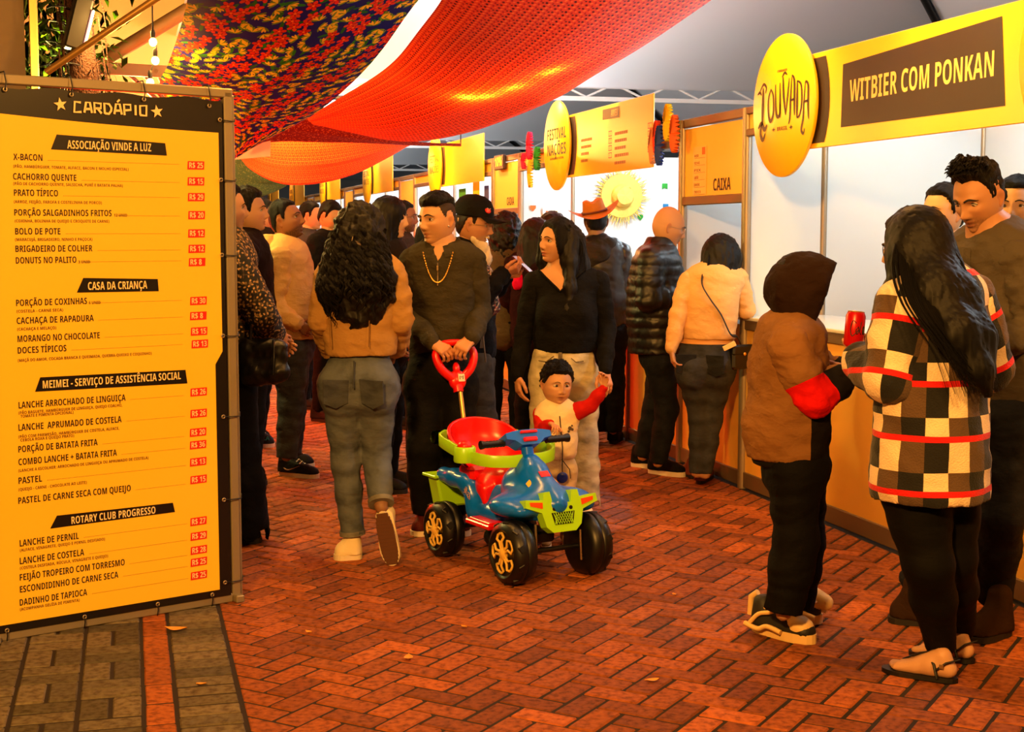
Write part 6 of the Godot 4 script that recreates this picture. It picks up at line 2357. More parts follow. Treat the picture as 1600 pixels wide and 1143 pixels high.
func decorations() -> void:
	var yel := Color(0.98, 0.85, 0.05)
	var pink := Color(0.92, 0.10, 0.35)
	var green := Color(0.10, 0.55, 0.14)
	var blue := Color(0.06, 0.22, 0.62)
	var orange := Color(0.96, 0.40, 0.10)
	fan(Vector3(3.40, 2.20, -8.76), 0.06, 0.12, yel, "yellow", "yellow pleated paper fan on the header left of the nearest cash booth")
	fan(Vector3(3.385, 2.06, -8.87), 0.055, 0.13, blue, "blue", "blue pleated paper fan under the yellow one")
	fan(Vector3(3.395, 2.12, -8.63), 0.055, 0.12, orange, "orange", "orange pleated paper fan touching the nearest cash booth")
	fan(Vector3(3.41, 2.12, -8.98), 0.05, 0.11, Color(0.95, 0.25, 0.05), "vermilion", "vermilion paper fan left of the blue fan")
	fan(Vector3(3.41, 2.07, -9.06), 0.04, 0.12, Color(0.98, 0.62, 0.42), "peach", "peach paper fan hanging farthest left beside the festival menu sign")
	fan(Vector3(3.40, 2.24, -12.06), 0.07, 0.12, pink, "pink", "pink paper bauble over the second stall left of the festival disc")
	fan(Vector3(3.40, 2.12, -11.82), 0.075, 0.10, green, "green", "green paper bauble between pink bauble and festival disc")
	fan(Vector3(3.39, 2.00, -12.0), 0.04, 0.12, yel, "yellow", "thin yellow paper cone hanging below the pink bauble")
	fan(Vector3(3.41, 2.12, -12.28), 0.045, 0.07, Color(0.85, 0.1, 0.4), "pink", "small pink paper bauble leftmost over the second stall")
	# small pennants and a straw hat on the second stall's partition
	var pb := Basis()
	var pz := -12.665
	for e in [[Vector3(4.86, 1.95, pz), green, "green", true, "small green pennant at the upper right of the white partition"], [Vector3(4.87, 1.76, pz), Color(0.05, 0.42, 0.62), "azure", false, "small azure shield pennant below the green one"], [Vector3(4.62, 1.66, pz), Color(0.05, 0.55, 0.16), "green", false, "small green drop pennant right of the straw hat"], [Vector3(4.88, 1.58, pz), Color(0.75, 0.65, 0.15), "mustard", true, "mustard pennant behind the bald man's head"], [Vector3(3.58, 1.74, pz), Color(0.9, 0.25, 0.08), "orange", false, "small red heart pennant at the left end of the partition"], [Vector3(3.60, 1.58, pz), pink, "pink", true, "small pink pennant below the red heart"], [Vector3(3.86, 1.70, pz), Color(0.75, 0.65, 0.15), "mustard", true, "mustard paper tab above the poster"]]:
		pennant(e[0], e[1], e[2], e[4], 0.055, 0.055, e[3], pb, "paper shapes on the partition")
	var o := thing("straw_hat", "yellow straw hat with frayed brim hung on the white partition", "hat", Vector3(4.42, 1.83, -12.63))
	var straw := mat("straw", Color(0.90, 0.78, 0.36), 0.8)
	straw.uv1_triplanar = true
	straw.uv1_scale = Vector3.ONE * 8.0
	straw.heightmap_enabled = true
	straw.heightmap_texture = weave
	straw.heightmap_scale = 0.4
	var m := MB.new()
	var tip := Basis.from_euler(Vector3(PI / 2, 0, 0))
	m.lathe([Vector2(0.0, 0.0), Vector2(0.20, 0.0), Vector2(0.20, 0.012), Vector2(0.105, 0.016), Vector2(0.10, 0.07), Vector2(0.08, 0.11), Vector2(0.0, 0.12)], 40, Transform3D(tip, Vector3.ZERO))
	rumple(m, 0.012, Vector3(16, 16, 16), 4)
	part("crown", m, straw, o)
	m = MB.new()
	rng.seed = 12
	for k in 110:
		var an := TAU * k / 110.0
		var d := Vector3(cos(an), sin(an), 0)
		var e := d.rotated(Vector3(0, 0, 1), rng.randfn(0, 0.4))
		m.tube([d * 0.185, d * 0.2 + e * 0.03 + Vector3(0, 0, 0.01), d * 0.2 + e * (0.04 + rng.randf() * 0.05) + Vector3(0, 0, rng.randf() * 0.03)], [0.005, 0.004, 0.0015], 4, false)
	part("frayed_brim", m, straw, o)
	# poster sheet with coloured squares
	o = thing("price_poster", "white printed poster with coloured squares on the second stall's partition", "poster", Vector3(3.78, 1.55, -12.66))
	m = MB.new()
	m.box(Vector3(0, 0, 0), Vector3(0.22, 0.34, 0.002))
	part("sheet", m, mat("poster_paper", Color(0.88, 0.88, 0.86), 0.6), o)
	m = MB.new()
	for k in 9:
		m.box(Vector3(-0.02 + 0.01 * (k % 3), 0.09 - 0.028 * k, 0.0016), Vector3(0.12 - 0.02 * (k % 2), 0.008, 0.0008))
	part("print", m, mat("poster_grey", Color(0.45, 0.5, 0.6), 0.6), o)
	var cs := [orange, green, yel]
	for k in 3:
		m = MB.new()
		m.box(Vector3(-0.07 + 0.045 * k, 0.13, 0.0016), Vector3(0.022, 0.022, 0.0008))
		part("colour_square", m, mat("poster_square_%d" % k, cs[k], 0.6), o)
	# a notice taped on the nearest cash booth
	o = thing("paper_notice", "narrow price notice taped on the nearest cash booth panel", "notice", Vector3(3.459, 1.88, -8.415))
	m = MB.new()
	m.box(Vector3.ZERO, Vector3(0.002, 0.30, 0.215))
	part("sheet", m, mat("notice_paper", Color(0.97, 0.80, 0.42), 0.6), o)
	m = MB.new()
	var nt := MB.new()
	var rows := ["AVISO", "FICHAS", "PIX", "CARTÃO", "DINHEIRO", "TROCO"]
	for k in 6:
		letters(nt, rows[k], Transform3D(FACE, Vector3(-0.0012, 0.085 - 0.045 * k, -0.085)), 0.016, 0.07 + 0.02 * (k % 3), 0.0005)
		stroke(m, Transform3D(FACE, Vector3(-0.0012, 0, 0)), [Vector2(-0.085, 0.078 - 0.045 * k), Vector2(0.09, 0.078 - 0.045 * k)], 0.002, 0.0004)
	part("lettering", nt, mat("faded_print", Color(0.55, 0.34, 0.05), 0.5), o)
	part("ruled_line", m, mat("faded_print", Color(0.55, 0.34, 0.05), 0.5), o)
	m = MB.new()
	m.box(Vector3(-0.0016, 0.12, 0.065), Vector3(0.001, 0.045, 0.05))
	part("emblem", m, mat("notice_emblem", Color(0.85, 0.45, 0.10), 0.6), o)
	# bunting in the third stall
	var cols := [[Color(0.85, 0.10, 0.08), "red"], [green, "green"], [Color(0.95, 0.80, 0.1), "yellow"], [Color(0.10, 0.35, 0.75), "blue"], [Color(0.12, 0.5, 0.2), "green"]]
	var zz := [-16.9, -15.4, -14.75, -14.3, -13.95]
	var wd := [0.22, 0.34, 0.30, 0.2, 0.12]
	for k in 5:
		pennant(Vector3(3.55, 2.02 - 0.05 * (k % 2), zz[k]), cols[k][0], cols[k][1], "large %s pennant hanging in the third stall, %s" % [cols[k][1], ["behind the young man's quiff", "left of the cap", "just above the cap", "right of the cap's crown", "nearest its cash booth"][k]], wd[k], 0.24, true)
	# illuminated number panel on the second cash booth
	o = thing("led_panel", "small dark LED panel glowing 10% on the second cash booth", "sign", Vector3(3.425, 2.155, -13.27))
	m = MB.new()
	m.box(Vector3.ZERO, Vector3(0.03, 0.14, 0.34), Basis(), 0.012)
	part("case", m, mat("dark_red_case", Color(0.15, 0.03, 0.02), 0.5), o)
	m = MB.new()
	letters(m, "10%", Transform3D(FACE, Vector3(-0.016, -0.04, -0.13)), 0.085, 0.26, 0.001)
	var led := mat("led_digits", Color(1, 0.8, 0.2), 0.5)
	led.emission_enabled = true
	led.emission = Color(1.0, 0.55, 0.08)
	led.emission_energy_multiplier = 2.5
	part("screen_digits", m, led, o)
	# pull cord with a ball in the second booth
	m = MB.new()
	m.tube([Vector3(4.0, 2.1, -13.61), Vector3(4.0, 1.62, -13.61)], 0.004, 5)
	m.ball(Vector3(4.0, 1.585, -13.61), Vector3(0.04, 0.04, 0.04), 14, 10)
	single("pull_cord", m, mat("cord_brass", Color(0.75, 0.62, 0.3), 0.4), "cord with a brass ball inside the second cash booth", "cord")


# ---------------------------------------------------------------- the ride-on quad
func toy() -> void:
	var blue := mat("toy_blue", Color(0.02, 0.42, 0.95), 0.25)
	var red := mat("toy_red", Color(0.86, 0.05, 0.04), 0.28)
	var lime := mat("toy_lime", Color(0.66, 0.92, 0.10), 0.3)
	var black := mat("toy_black", Color(0.035, 0.032, 0.03), 0.4)
	var gold := mat("toy_hub", Color(0.95, 0.78, 0.36), 0.35)
	var o := thing("ride_on_quad", "blue and lime ride-on toy quad with red seat and push handle", "toy quad", Vector3(1.655, 0, -6.18), 15.7)
	# wheels
	for sx in [-1.0, 1.0]:
		for wz in [[-0.305, 0.128], [0.322, 0.137]]:
			var r: float = wz[1]
			var side := Basis(Vector3(0, 0, sx), Vector3(sx, 0, 0), Vector3(0, 1, 0))
			var xf := Transform3D(side, Vector3(sx * 0.135, r, wz[0]))
			var m := MB.new()
			m.lathe([Vector2(0.0, 0.0), Vector2(r - 0.03, 0.0), Vector2(r - 0.008, 0.012), Vector2(r, 0.035), Vector2(r, 0.052), Vector2(r - 0.005, 0.056), Vector2(r, 0.060), Vector2(r, 0.080), Vector2(r - 0.010, 0.104), Vector2(r - 0.032, 0.114), Vector2(r - 0.040, 0.108), Vector2(r - 0.046, 0.100), Vector2(0.0, 0.098)], 48, xf)
			var wh := part("tyre", m, black, o)
			m = MB.new()
			for k in 10:  # tread lugs at the shoulder
				var an := TAU * k / 10.0
				var d := Basis(Vector3(0, 1, 0), an)
				m.box(xf * (d * Vector3(0, 0.085, r - 0.006)), Vector3(0.03, 0.03, 0.012), side * d * Basis(Vector3(0, 0, 1), 0.5), 0.004)
			part("tread_lug", m, black, wh)
			m = MB.new()
			var y0 := 0.101
			var ri := r - 0.052
			for k in 5:  # five forked spokes round a hub
				var an := TAU * k / 5.0 + 0.3
				for s in [-1.0, 1.0]:
					var a: float = an + s * 0.16
					var b: float = an + s * 0.42
					var c: float = an + s * 0.20
					var p := [Vector3(sin(an + s * 0.35) * 0.02, y0 + 0.006, cos(an + s * 0.35) * 0.02), Vector3(sin(a) * ri * 0.62, y0 + 0.008, cos(a) * ri * 0.62), Vector3(sin(b) * ri * 0.86, y0 + 0.006, cos(b) * ri * 0.86), Vector3(sin(c) * ri * 1.02, y0 + 0.004, cos(c) * ri * 1.02), Vector3(sin(an) * ri * 1.03, y0 + 0.004, cos(an) * ri * 1.03)]
					var q := []
					for e in p:
						q.append(xf * e)
					m.tube(q, 0.0062, 6)
			m.lathe([Vector2(0.026, y0 - 0.004), Vector2(0.026, y0 + 0.010), Vector2(0.018, y0 + 0.016), Vector2(0.0, y0 + 0.017)], 18, xf)
			part("hub_cap", m, gold, wh)
	# axles and underside
	var m := MB.new()
	for z in [-0.305, 0.322]:
		m.tube([Vector3(-0.14, 0.13, z), Vector3(0.14, 0.13, z)], 0.012, 8)
	m.box(Vector3(0, 0.175, 0.0), Vector3(0.10, 0.05, 0.56), Basis(), 0.01)
	m.ball(Vector3(-0.06, 0.12, -0.06), Vector3(0.05, 0.05, 0.06), 12, 8)
	part("chassis", m, black, o)
	m = MB.new()
	m.tube([Vector3(-0.09, 0.12, 0.35), Vector3(-0.09, 0.25, 0.34)], 0.006, 6)
	m.tube([Vector3(0.12, 0.09, 0.39), Vector3(0.10, 0.09, 0.41), Vector3(0.10, 0.22, 0.40)], 0.005, 6)
	part("steel_rod", m, mat("chrome", Color(0.8, 0.75, 0.65), 0.25, 0.9), o)
	# blue bodywork
	var pr := []
	var upd := Vector3(0, 1, 0)
	pr.append(cap(Vector3(0, 0.480, 0.15), Vector3(0, 0.45, 0.175), 0.046, 0.056, 0.04))
	pr.append(cap(Vector3(0, 0.435, 0.18), Vector3(0, 0.335, 0.370), 0.060, 0.036, 0.04))
	pr.append(cap(Vector3(0, 0.37, 0.10), Vector3(0, 0.315, 0.27), 0.105, 0.10, 0.05))
	pr.append(cap(Vector3(-0.07, 0.325, 0.28), Vector3(0.07, 0.325, 0.28), 0.085, 0.085, 0.05, 1.5, 0, upd))
	for s in [-1.0, 1.0]:
		pr.append(cap(Vector3(s * 0.08, 0.345, 0.16), Vector3(s * 0.165, 0.325, 0.25), 0.065, 0.070, 0.05, 1.7, 0, upd))
		pr.append(cap(Vector3(s * 0.165, 0.322, 0.22), Vector3(s * 0.155, 0.318, 0.33), 0.070, 0.055, 0.04, 1.8, 0, upd))
	part("front_fairing", rumple(carve(pr, 0.0085, 0.02, [[Vector3(0, -1, 0), -0.262, Vector3(0, 0.2, 0.25), 0.4]]), 0.0, Vector3.ONE), blue, o)
	pr = []
	pr.append(cap(Vector3(0, 0.30, -0.10), Vector3(0, 0.30, 0.08), 0.105, 0.095, 0.04))
	pr.append(cap(Vector3(0, 0.33, -0.34), Vector3(0, 0.31, -0.12), 0.09, 0.10, 0.05))
	for s in [-1.0, 1.0]:
		pr.append(cap(Vector3(s * 0.06, 0.375, -0.30), Vector3(s * 0.13, 0.365, -0.30), 0.03, 0.034, 0.05))
		pr.append(cap(Vector3(s * 0.14, 0.365, -0.40), Vector3(s * 0.14, 0.36, -0.20), 0.036, 0.040, 0.04))
		pr.append(cap(Vector3(s * 0.135, 0.34, -0.16), Vector3(s * 0.125, 0.24, -0.12), 0.035, 0.042, 0.04))
		pr.append(cap(Vector3(s * 0.10, 0.24, -0.12), Vector3(s * 0.10, 0.24, 0.06), 0.05, 0.05, 0.04))
	part("rear_body", carve(pr, 0.0085, 0.02, [[Vector3(0, -1, 0), -0.205, Vector3(0, 0.15, 0), 0.5]]), blue, o)
	# seat, back rest bucket
	pr = [cap(Vector3(0, 0.385, -0.20), Vector3(0, 0.375, -0.02), 0.075, 0.072, 0.03), cap(Vector3(-0.07, 0.36, -0.10), Vector3(0.07, 0.36, -0.10), 0.062, 0.062, 0.04), cap(Vector3(-0.112, 0.34, -0.06), Vector3(-0.12, 0.29, -0.04), 0.034, 0.016, 0.04), cap(Vector3(0.112, 0.34, -0.06), Vector3(0.12, 0.29, -0.04), 0.034, 0.016, 0.04)]
	part("seat", carve(pr, 0.009, 0.02), red, o)
	m = MB.new()
	m.sheet(26, 14, func(s: float, t: float) -> Vector3:
		var an := lerpf(-2.0, 2.0, s)
		var r := lerpf(0.085, 0.175, smoothstep(0.0, 0.75, t)) + 0.01 * t
		var top := 0.40 + 0.20 * pow(maxf(cos(an * 0.62), 0.0), 0.8) + 0.02
		return Vector3(sin(an) * r, lerpf(0.36, top, t), -0.22 - cos(an) * r * 0.85 - 0.03 * t))
	var inner := MB.new()
	inner.sheet(26, 14, func(s: float, t: float) -> Vector3:
		var an := lerpf(2.0, -2.0, s)
		var r := lerpf(0.075, 0.163, smoothstep(0.0, 0.75, t)) + 0.01 * t
		var top := 0.40 + 0.20 * pow(maxf(cos(an * 0.62), 0.0), 0.8) + 0.02
		return Vector3(sin(an) * r, lerpf(0.365, top, t), -0.215 - cos(an) * r * 0.85 - 0.03 * t))
	m.add(inner)
	var rim := []
	for k in 27:
		var an := lerpf(-2.0, 2.0, k / 26.0)
		var top := 0.40 + 0.20 * pow(maxf(cos(an * 0.62), 0.0), 0.8) + 0.02
		rim.append(Vector3(sin(an) * 0.179, top, -0.2475 - cos(an) * 0.179 * 0.85))
	m.tube(rim, 0.0085, 8)
	m.box(Vector3(-0.08, 0.40, -0.20), Vector3(0.12, 0.075, 0.13), Basis(), 0.02)
	m.box(Vector3(0.08, 0.40, -0.20), Vector3(0.12, 0.075, 0.13), Basis(), 0.02)
	part("seat_back", m, red, o)
	# guard rail
	var line := spline([Vector3(-0.115, 0.545, -0.43), Vector3(-0.18, 0.537, -0.36), Vector3(-0.205, 0.52, -0.20), Vector3(-0.205, 0.505, -0.06), Vector3(-0.175, 0.495, 0.06), Vector3(-0.09, 0.492, 0.115), Vector3(0.0, 0.495, 0.12), Vector3(0.09, 0.495, 0.115), Vector3(0.175, 0.503, 0.06), Vector3(0.205, 0.515, -0.06), Vector3(0.205, 0.53, -0.20), Vector3(0.18, 0.545, -0.36), Vector3(0.115, 0.55, -0.43)], 5)
	m = MB.new()
	m.tube(line, 0.024, 10, true, 0.42, Vector3(1, 0, 0))
	var band := MB.new()
	for k in line.size():
		var d: Vector3 = (line[mini(k + 1, line.size() - 1)] - line[maxi(k - 1, 0)]).normalized()
		var nn := Vector3.UP.cross(d).normalized() * 0.008
		for c in [[-0.026, 1], [0.026, 1], [0.026, -1], [-0.026, -1]]:
			band.vert(line[k] + Vector3(0, c[0], 0) + nn * c[1], Vector3.ZERO)
	for k in line.size() - 1:
		for c in 4:
			var a := k * 4 + c
			var b := k * 4 + (c + 1) % 4
			band.tri(a, b, b + 4)
			band.tri(a, b + 4, a + 4)
	band.smooth()
	var gr := part("guard_rail", band, lime, o)
	m = MB.new()
	for s in [-1.0, 1.0]:
		m.lathe([Vector2(0.0, 0.0), Vector2(0.047, 0.0), Vector2(0.05, 0.006), Vector2(0.05, 0.064), Vector2(0.046, 0.07), Vector2(0.036, 0.07), Vector2(0.034, 0.03), Vector2(0.0, 0.03)], 24, Transform3D(Basis(), Vector3(s * 0.21, 0.475, -0.07)))
	part("cup_holder", m, lime, gr)
	m = MB.new()
	m.lathe([Vector2(0.0, 0.0), Vector2(0.032, 0.0), Vector2(0.032, 0.03), Vector2(0.024, 0.036), Vector2(0.0, 0.036)], 20, Transform3D(Basis(Vector3(0, 0, -1), Vector3(-1, 0, 0), Vector3(0, -1, 0)), Vector3(-0.155, 0.54, -0.415)))
	m.ball(Vector3(-0.21, 0.53, -0.07), Vector3(0.032, 0.03, 0.032), 16, 10)
	part("rail_knob", m, lime, gr)
	m = MB.new()
	m.ball(Vector3(-0.21, 0.545, -0.07), Vector3(0.033, 0.028, 0.033), 16, 10)
	part("cup_lid", m, red, o)
	# handlebar
	m = MB.new()
	m.tube([Vector3(0, 0.46, 0.14), Vector3(0, 0.55, 0.12)], 0.028, 14)
	part("steering_column", m, blue, o)
	m = MB.new()
	var cowl := PackedVector2Array([Vector2(-0.115, 0.022), Vector2(-0.075, 0.030), Vector2(-0.035, 0.034), Vector2(0.035, 0.034), Vector2(0.075, 0.030), Vector2(0.115, 0.022), Vector2(0.115, -0.004), Vector2(0.075, -0.012), Vector2(0.045, -0.036), Vector2(-0.045, -0.036), Vector2(-0.075, -0.012), Vector2(-0.115, -0.004)])
	m.prism(cowl, 0.075, Transform3D(Basis.from_euler(Vector3(-0.5, 0, 0)), Vector3(0, 0.565, 0.075)), 0.008)
	part("handlebar_cowl", m, blue, o)
	m = MB.new()
	m.box(Vector3(0, 0.612, 0.118), Vector3(0.085, 0.012, 0.055), Basis.from_euler(Vector3(-0.5, 0, 0)), 0.005)
	m.box(Vector3(0, 0.590, 0.150), Vector3(0.07, 0.02, 0.02), Basis.from_euler(Vector3(-0.5, 0, 0)), 0.005)
	part("cowl_badge", m, red, o)
	for s in [-1.0, 1.0]:
		m = MB.new()
		var rr := []
		var pp := []
		for k in 15:
			pp.append(Vector3(s * lerpf(0.11, 0.228, k / 14.0), 0.574, 0.105))
			rr.append(0.0175 if k % 2 == 0 else 0.0145)
		rr[14] = 0.020
		rr[13] = 0.020
		m.tube(pp, rr, 12)
		part("grip", m, black, o)
	# bumper with grille and lamps
	var bx := Basis.from_euler(Vector3(-0.22, 0, 0))
	m = MB.new()
	var face := PackedVector2Array([Vector2(-0.178, 0.078), Vector2(-0.092, 0.070), Vector2(-0.086, 0.102), Vector2(-0.055, 0.104), Vector2(-0.046, 0.052), Vector2(0.046, 0.052), Vector2(0.055, 0.104), Vector2(0.086, 0.102), Vector2(0.092, 0.070), Vector2(0.178, 0.078), Vector2(0.182, 0.044), Vector2(0.104, 0.016), Vector2(0.088, -0.046), Vector2(0.058, -0.072), Vector2(-0.058, -0.072), Vector2(-0.088, -0.046), Vector2(-0.104, 0.016), Vector2(-0.182, 0.044)])
	m.prism(face, 0.05, Transform3D(bx, Vector3(0.012, 0.283, 0.352)), 0.007)
	var bp := part("front_bumper", m, lime, o)
	m = MB.new()
	for s in [-1.0, 1.0]:
		m.prism(PackedVector2Array([Vector2(s * 0.160, 0.066), Vector2(s * 0.098, 0.060), Vector2(s * 0.100, 0.034), Vector2(s * 0.158, 0.050)]), 0.004, Transform3D(bx, Vector3(0.012, 0.283, 0.352) + bx * Vector3(0, 0, 0.0498)))
	part("lamp_lens", m, mat("toy_orange", Color(0.95, 0.30, 0.06), 0.3), bp)
	m = MB.new()
	m.prism(PackedVector2Array([Vector2(-0.058, 0.012), Vector2(0.058, 0.012), Vector2(0.045, -0.040), Vector2(-0.045, -0.040)]), 0.003, Transform3D(bx, Vector3(0.012, 0.283, 0.352) + bx * Vector3(0, 0, 0.0498)))
	for s in [-1.0, 1.0]:
		m.lathe([Vector2(0.0, 0.0), Vector2(0.0085, 0.0), Vector2(0.0085, 0.004), Vector2(0.0, 0.005)], 14, Transform3D(bx * Basis.from_euler(Vector3(PI / 2, 0, 0)), Vector3(0.012, 0.283, 0.352) + bx * Vector3(s * 0.042, 0.028, 0.049)))
	part("grille_opening", m, black, bp)
	m = MB.new()
	for k in 9:
		var x := -0.05 + 0.0125 * k
		for s in [-1.0, 1.0]:
			var a := Vector3(clampf(x - s * 0.014, -0.05, 0.05), 0.010, 0.054)
			var b := Vector3(clampf(x + s * 0.014, -0.045, 0.045), -0.038, 0.054)
			m.tube([Vector3(0.012, 0.283, 0.352) + bx * a, Vector3(0.012, 0.283, 0.352) + bx * b], 0.0014, 4)
	part("grille_mesh", m, lime, bp)
	# yellow headlight decals, badge, swirls on the flank
	m = MB.new()
	for s in [-1.0, 1.0]:
		var q := [Vector3(s * 0.050, 0.425, 0.235), Vector3(s * 0.072, 0.405, 0.235), Vector3(s * 0.070, 0.360, 0.315), Vector3(s * 0.046, 0.366, 0.330)]
		var nn := Vector3(s * 0.62, 0.55, 0.55).normalized()
		pr = []
		for p in q:
			pr.append(p + nn * 0.012)
		if s > 0:
			pr.reverse()
		m.fan(pr)
	part("headlight_decal", m, mat("toy_yellow", Color(0.98, 0.72, 0.12), 0.35), o)
	m = MB.new()
	m.box(Vector3(0, 0.452, 0.268), Vector3(0.048, 0.004, 0.034), Basis.from_euler(Vector3(0.62, 0, 0)), 0.001)
	var bd := part("badge", m, red, o)
	m = MB.new()
	var bxf := Transform3D(Basis.from_euler(Vector3(0.62, 0, 0)) * Basis.from_euler(Vector3(-PI / 2, 0, 0)), Vector3(0, 0.452, 0.268) + Basis.from_euler(Vector3(0.62, 0, 0)) * Vector3(0, 0.0024, 0))
	stroke(m, bxf, [Vector2(-0.014, -0.008), Vector2(-0.014, 0.008), Vector2(-0.004, 0.0), Vector2(0.004, 0.008), Vector2(0.014, -0.008)], 0.004, 0.0005)
	part("badge_print", m, mat("toy_badge_print", Color(0.75, 0.25, 0.2), 0.4), bd)
	m = MB.new()
	rng.seed = 8
	for k in 11:
		var c := Vector3(-0.152, 0.235 + 0.012 * (k % 4) + 0.02 * (k / 4), -0.15 + 0.016 * (k % 3))
		var ring := []
		var r := 0.006 + 0.006 * rng.randf()
		for q in 13:
			var an := TAU * q / 12.0
			ring.append(Vector3(-0.171 + 0.3 * absf(c.y - 0.29), c.y + 0.04 + sin(an) * r, c.z + cos(an) * r))
		m.tube(ring, 0.0012, 4, false)
	part("flank_decal", m, mat("toy_decal", Color(0.85, 0.62, 0.30), 0.4), o)
	# foot boards and rear basket
	m = MB.new()
	for s in [-1.0, 1.0]:
		m.box(Vector3(s * 0.165, 0.212, 0.045), Vector3(0.10, 0.022, 0.21), Basis(), 0.009)
		m.box(Vector3(s * 0.165, 0.226, 0.045), Vector3(0.075, 0.010, 0.18), Basis(), 0.004)
	part("foot_board", m, red, o)
	m = MB.new()
	var tub := PackedVector2Array([Vector2(-0.155, 0.09), Vector2(0.155, 0.09), Vector2(0.125, -0.06), Vector2(-0.125, -0.06)])
	m.prism(tub, 0.09, Transform3D(Basis(), Vector3(-0.02, 0.265, -0.50)), 0.01)
	m.box(Vector3(-0.02, 0.355, -0.455), Vector3(0.35, 0.014, 0.13), Basis(), 0.006)
	part("rear_basket", m, lime, o)
	# push handle
	m = MB.new()
	m.tube([Vector3(0.0, 0.42, -0.415), Vector3(0.0, 0.76, -0.50)], 0.011, 12)
	part("push_rod", m, mat("toy_rod", Color(0.85, 0.68, 0.38), 0.3, 0.5), o)
	m = MB.new()
	var hb := Basis.from_euler(Vector3(-0.25, -0.12, 0))
	var hp := Vector3(-0.01, 0.74, -0.495)
	for s in [-1.0, 1.0]:
		var q := []
		for p in spline([Vector3(0, 0.0, 0), Vector3(s * 0.012, 0.05, 0), Vector3(s * 0.075, 0.11, 0), Vector3(s * 0.098, 0.18, 0), Vector3(s * 0.070, 0.225, 0)], 5):
			q.append(hp + hb * p)
		var rd := []
		for k in q.size():
			rd.append(lerpf(0.024, 0.0175, float(k) / q.size()))
		m.tube(q, rd, 12)
	var tp := []
	for p in spline([Vector3(-0.085, 0.215, 0), Vector3(-0.045, 0.235, 0), Vector3(0.045, 0.235, 0), Vector3(0.085, 0.215, 0)], 5):
		tp.append(hp + hb * p)
	m.tube(tp, 0.0165, 12)
	m.ball(hp + hb * Vector3(0, 0.055, 0.0), Vector3(0.045, 0.05, 0.026), 16, 10, hb)
	m.ball(hp + hb * Vector3(0, 0.112, 0.0), Vector3(0.018, 0.03, 0.018), 12, 8, hb)
	var ph := part("push_handle", m, red, o)
	m = MB.new()
	m.box(hp + hb * Vector3(0.012, 0.062, 0.027), Vector3(0.032, 0.036, 0.003), hb, 0.001)
	part("sticker", m, mat("toy_sticker", Color(0.92, 0.85, 0.7), 0.5), ph)
	m = MB.new()
	stroke(m, Transform3D(hb, hp + hb * Vector3(0.012, 0.062, 0.0288)), [Vector2(-0.009, -0.008), Vector2(-0.009, 0.008), Vector2(0.0, 0.002), Vector2(0.009, 0.01), Vector2(0.006, -0.008)], 0.004, 0.0005)
	part("sticker_print", m, mat("ink_black", Color(0.05, 0.045, 0.04), 0.6), ph)


func small_things() -> void:
	# dry leaves on the pavers
	var lm := mat("dry_leaf", Color(0.85, 0.58, 0.20), 0.7)
	var spots := [[Vector3(1.66, 0.0, -4.40), 0.035, "pale dry leaf on the pavers near the front, right of centre"], [Vector3(0.92, 0.0, -4.86), 0.04, "long dry leaf on the pavers in front of the push toy"], [Vector3(0.62, 0.0, -5.28), 0.025, "small dry leaf on the pavers right of the board"], [Vector3(2.15, 0.0, -5.45), 0.022, "tiny dry leaf between toy and hooded boy"], [Vector3(1.20, 0.0, -5.2), 0.02, "tiny dry leaf below the toy's near wheel"], [Vector3(0.14, 0.0, -5.45), 0.06, "dry twig with yellow leaf under the menu board's edge"], [Vector3(0.2, 0.0, -4.75), 0.022, "tiny dry leaf on the grey border pavers"]]
	rng.seed = 3
	for e in spots:
		var m := MB.new()
		var an := rng.randf() * TAU
		var l: float = e[1]
		m.sheet(8, 4, func(s: float, t: float) -> Vector3:
			var w := sin(PI * clampf(s * 1.05, 0.0, 1.0)) * l * 0.42
			return Vector3((s - 0.5) * l * 1.5, 0.004 + 0.012 * (s - 0.5) * (s - 0.5) * 4.0 * l * 10.0 + 0.01 * absf(t - 0.5), (t - 0.5) * 2.0 * w).rotated(Vector3.UP, an) + e[0])
		single("fallen_leaf", m, lm, e[2], "leaf", Transform3D(), "dry leaves on the pavers")
# ---------------------------------------------------------------- the crowd
func st(s: Dictionary, x: float, y: float, t: float) -> Vector3:  # a step along the picture's right, up and towards its viewer, in a figure's own axes
	var h := deg_to_rad(s.turn + 14.95)
	return Vector3(x * cos(h) - t * sin(h), y, x * sin(h) + t * cos(h))


func wear(o: Node3D, called: String, prims: Array, cell: float, m: Material, amp := 0.006, freq := Vector3(9, 14, 9), cuts := [], seed_ := 1, kg := 0.012) -> MeshInstance3D:
	var mb := carve(prims, cell, kg, cuts)
	if amp != 0.0:
		rumple(mb, amp, freq, seed_)
	return part(called, mb, m, o)


func top(o: Node3D, called: String, J: Dictionary, k: float, opt: Dictionary, cell: float, m: Material, amp := 0.006, freq := Vector3(9, 14, 9), cuts := [], seed_ := 1) -> MB:
	var op := opt.duplicate()
	op.sleeves = false
	var mb := carve(top_prims(J, k, op), cell, 0.012, cuts)
	rumple(mb, amp, freq, seed_)
	part(called, mb, m, o)
	for sd in ["l", "r"]:
		var sl := carve(sleeve_prims(J, sd, k, opt), cell * 0.92, 0.01)
		rumple(sl, amp * 1.2, freq * 1.5, seed_ + 1)
		part("sleeve", sl, m, o)
	return mb


func front(mb: MB, x: float, y: float, side := 1.0, reach := 0.02) -> float:  # how far forward (or back) a garment comes at a spot
	var best := -1e9
	for p in mb.v:
		if absf(p.x - x) < reach and absf(p.y - y) < reach:
			best = maxf(best, p.z * side)
	return best * side if best > -1e8 else 0.0


func figure(s: Dictionary, label: String, face: Dictionary, opt := {}) -> Node3D:
	s.label = label
	s.face = face
	s.merge(opt, true)
	return person(s)


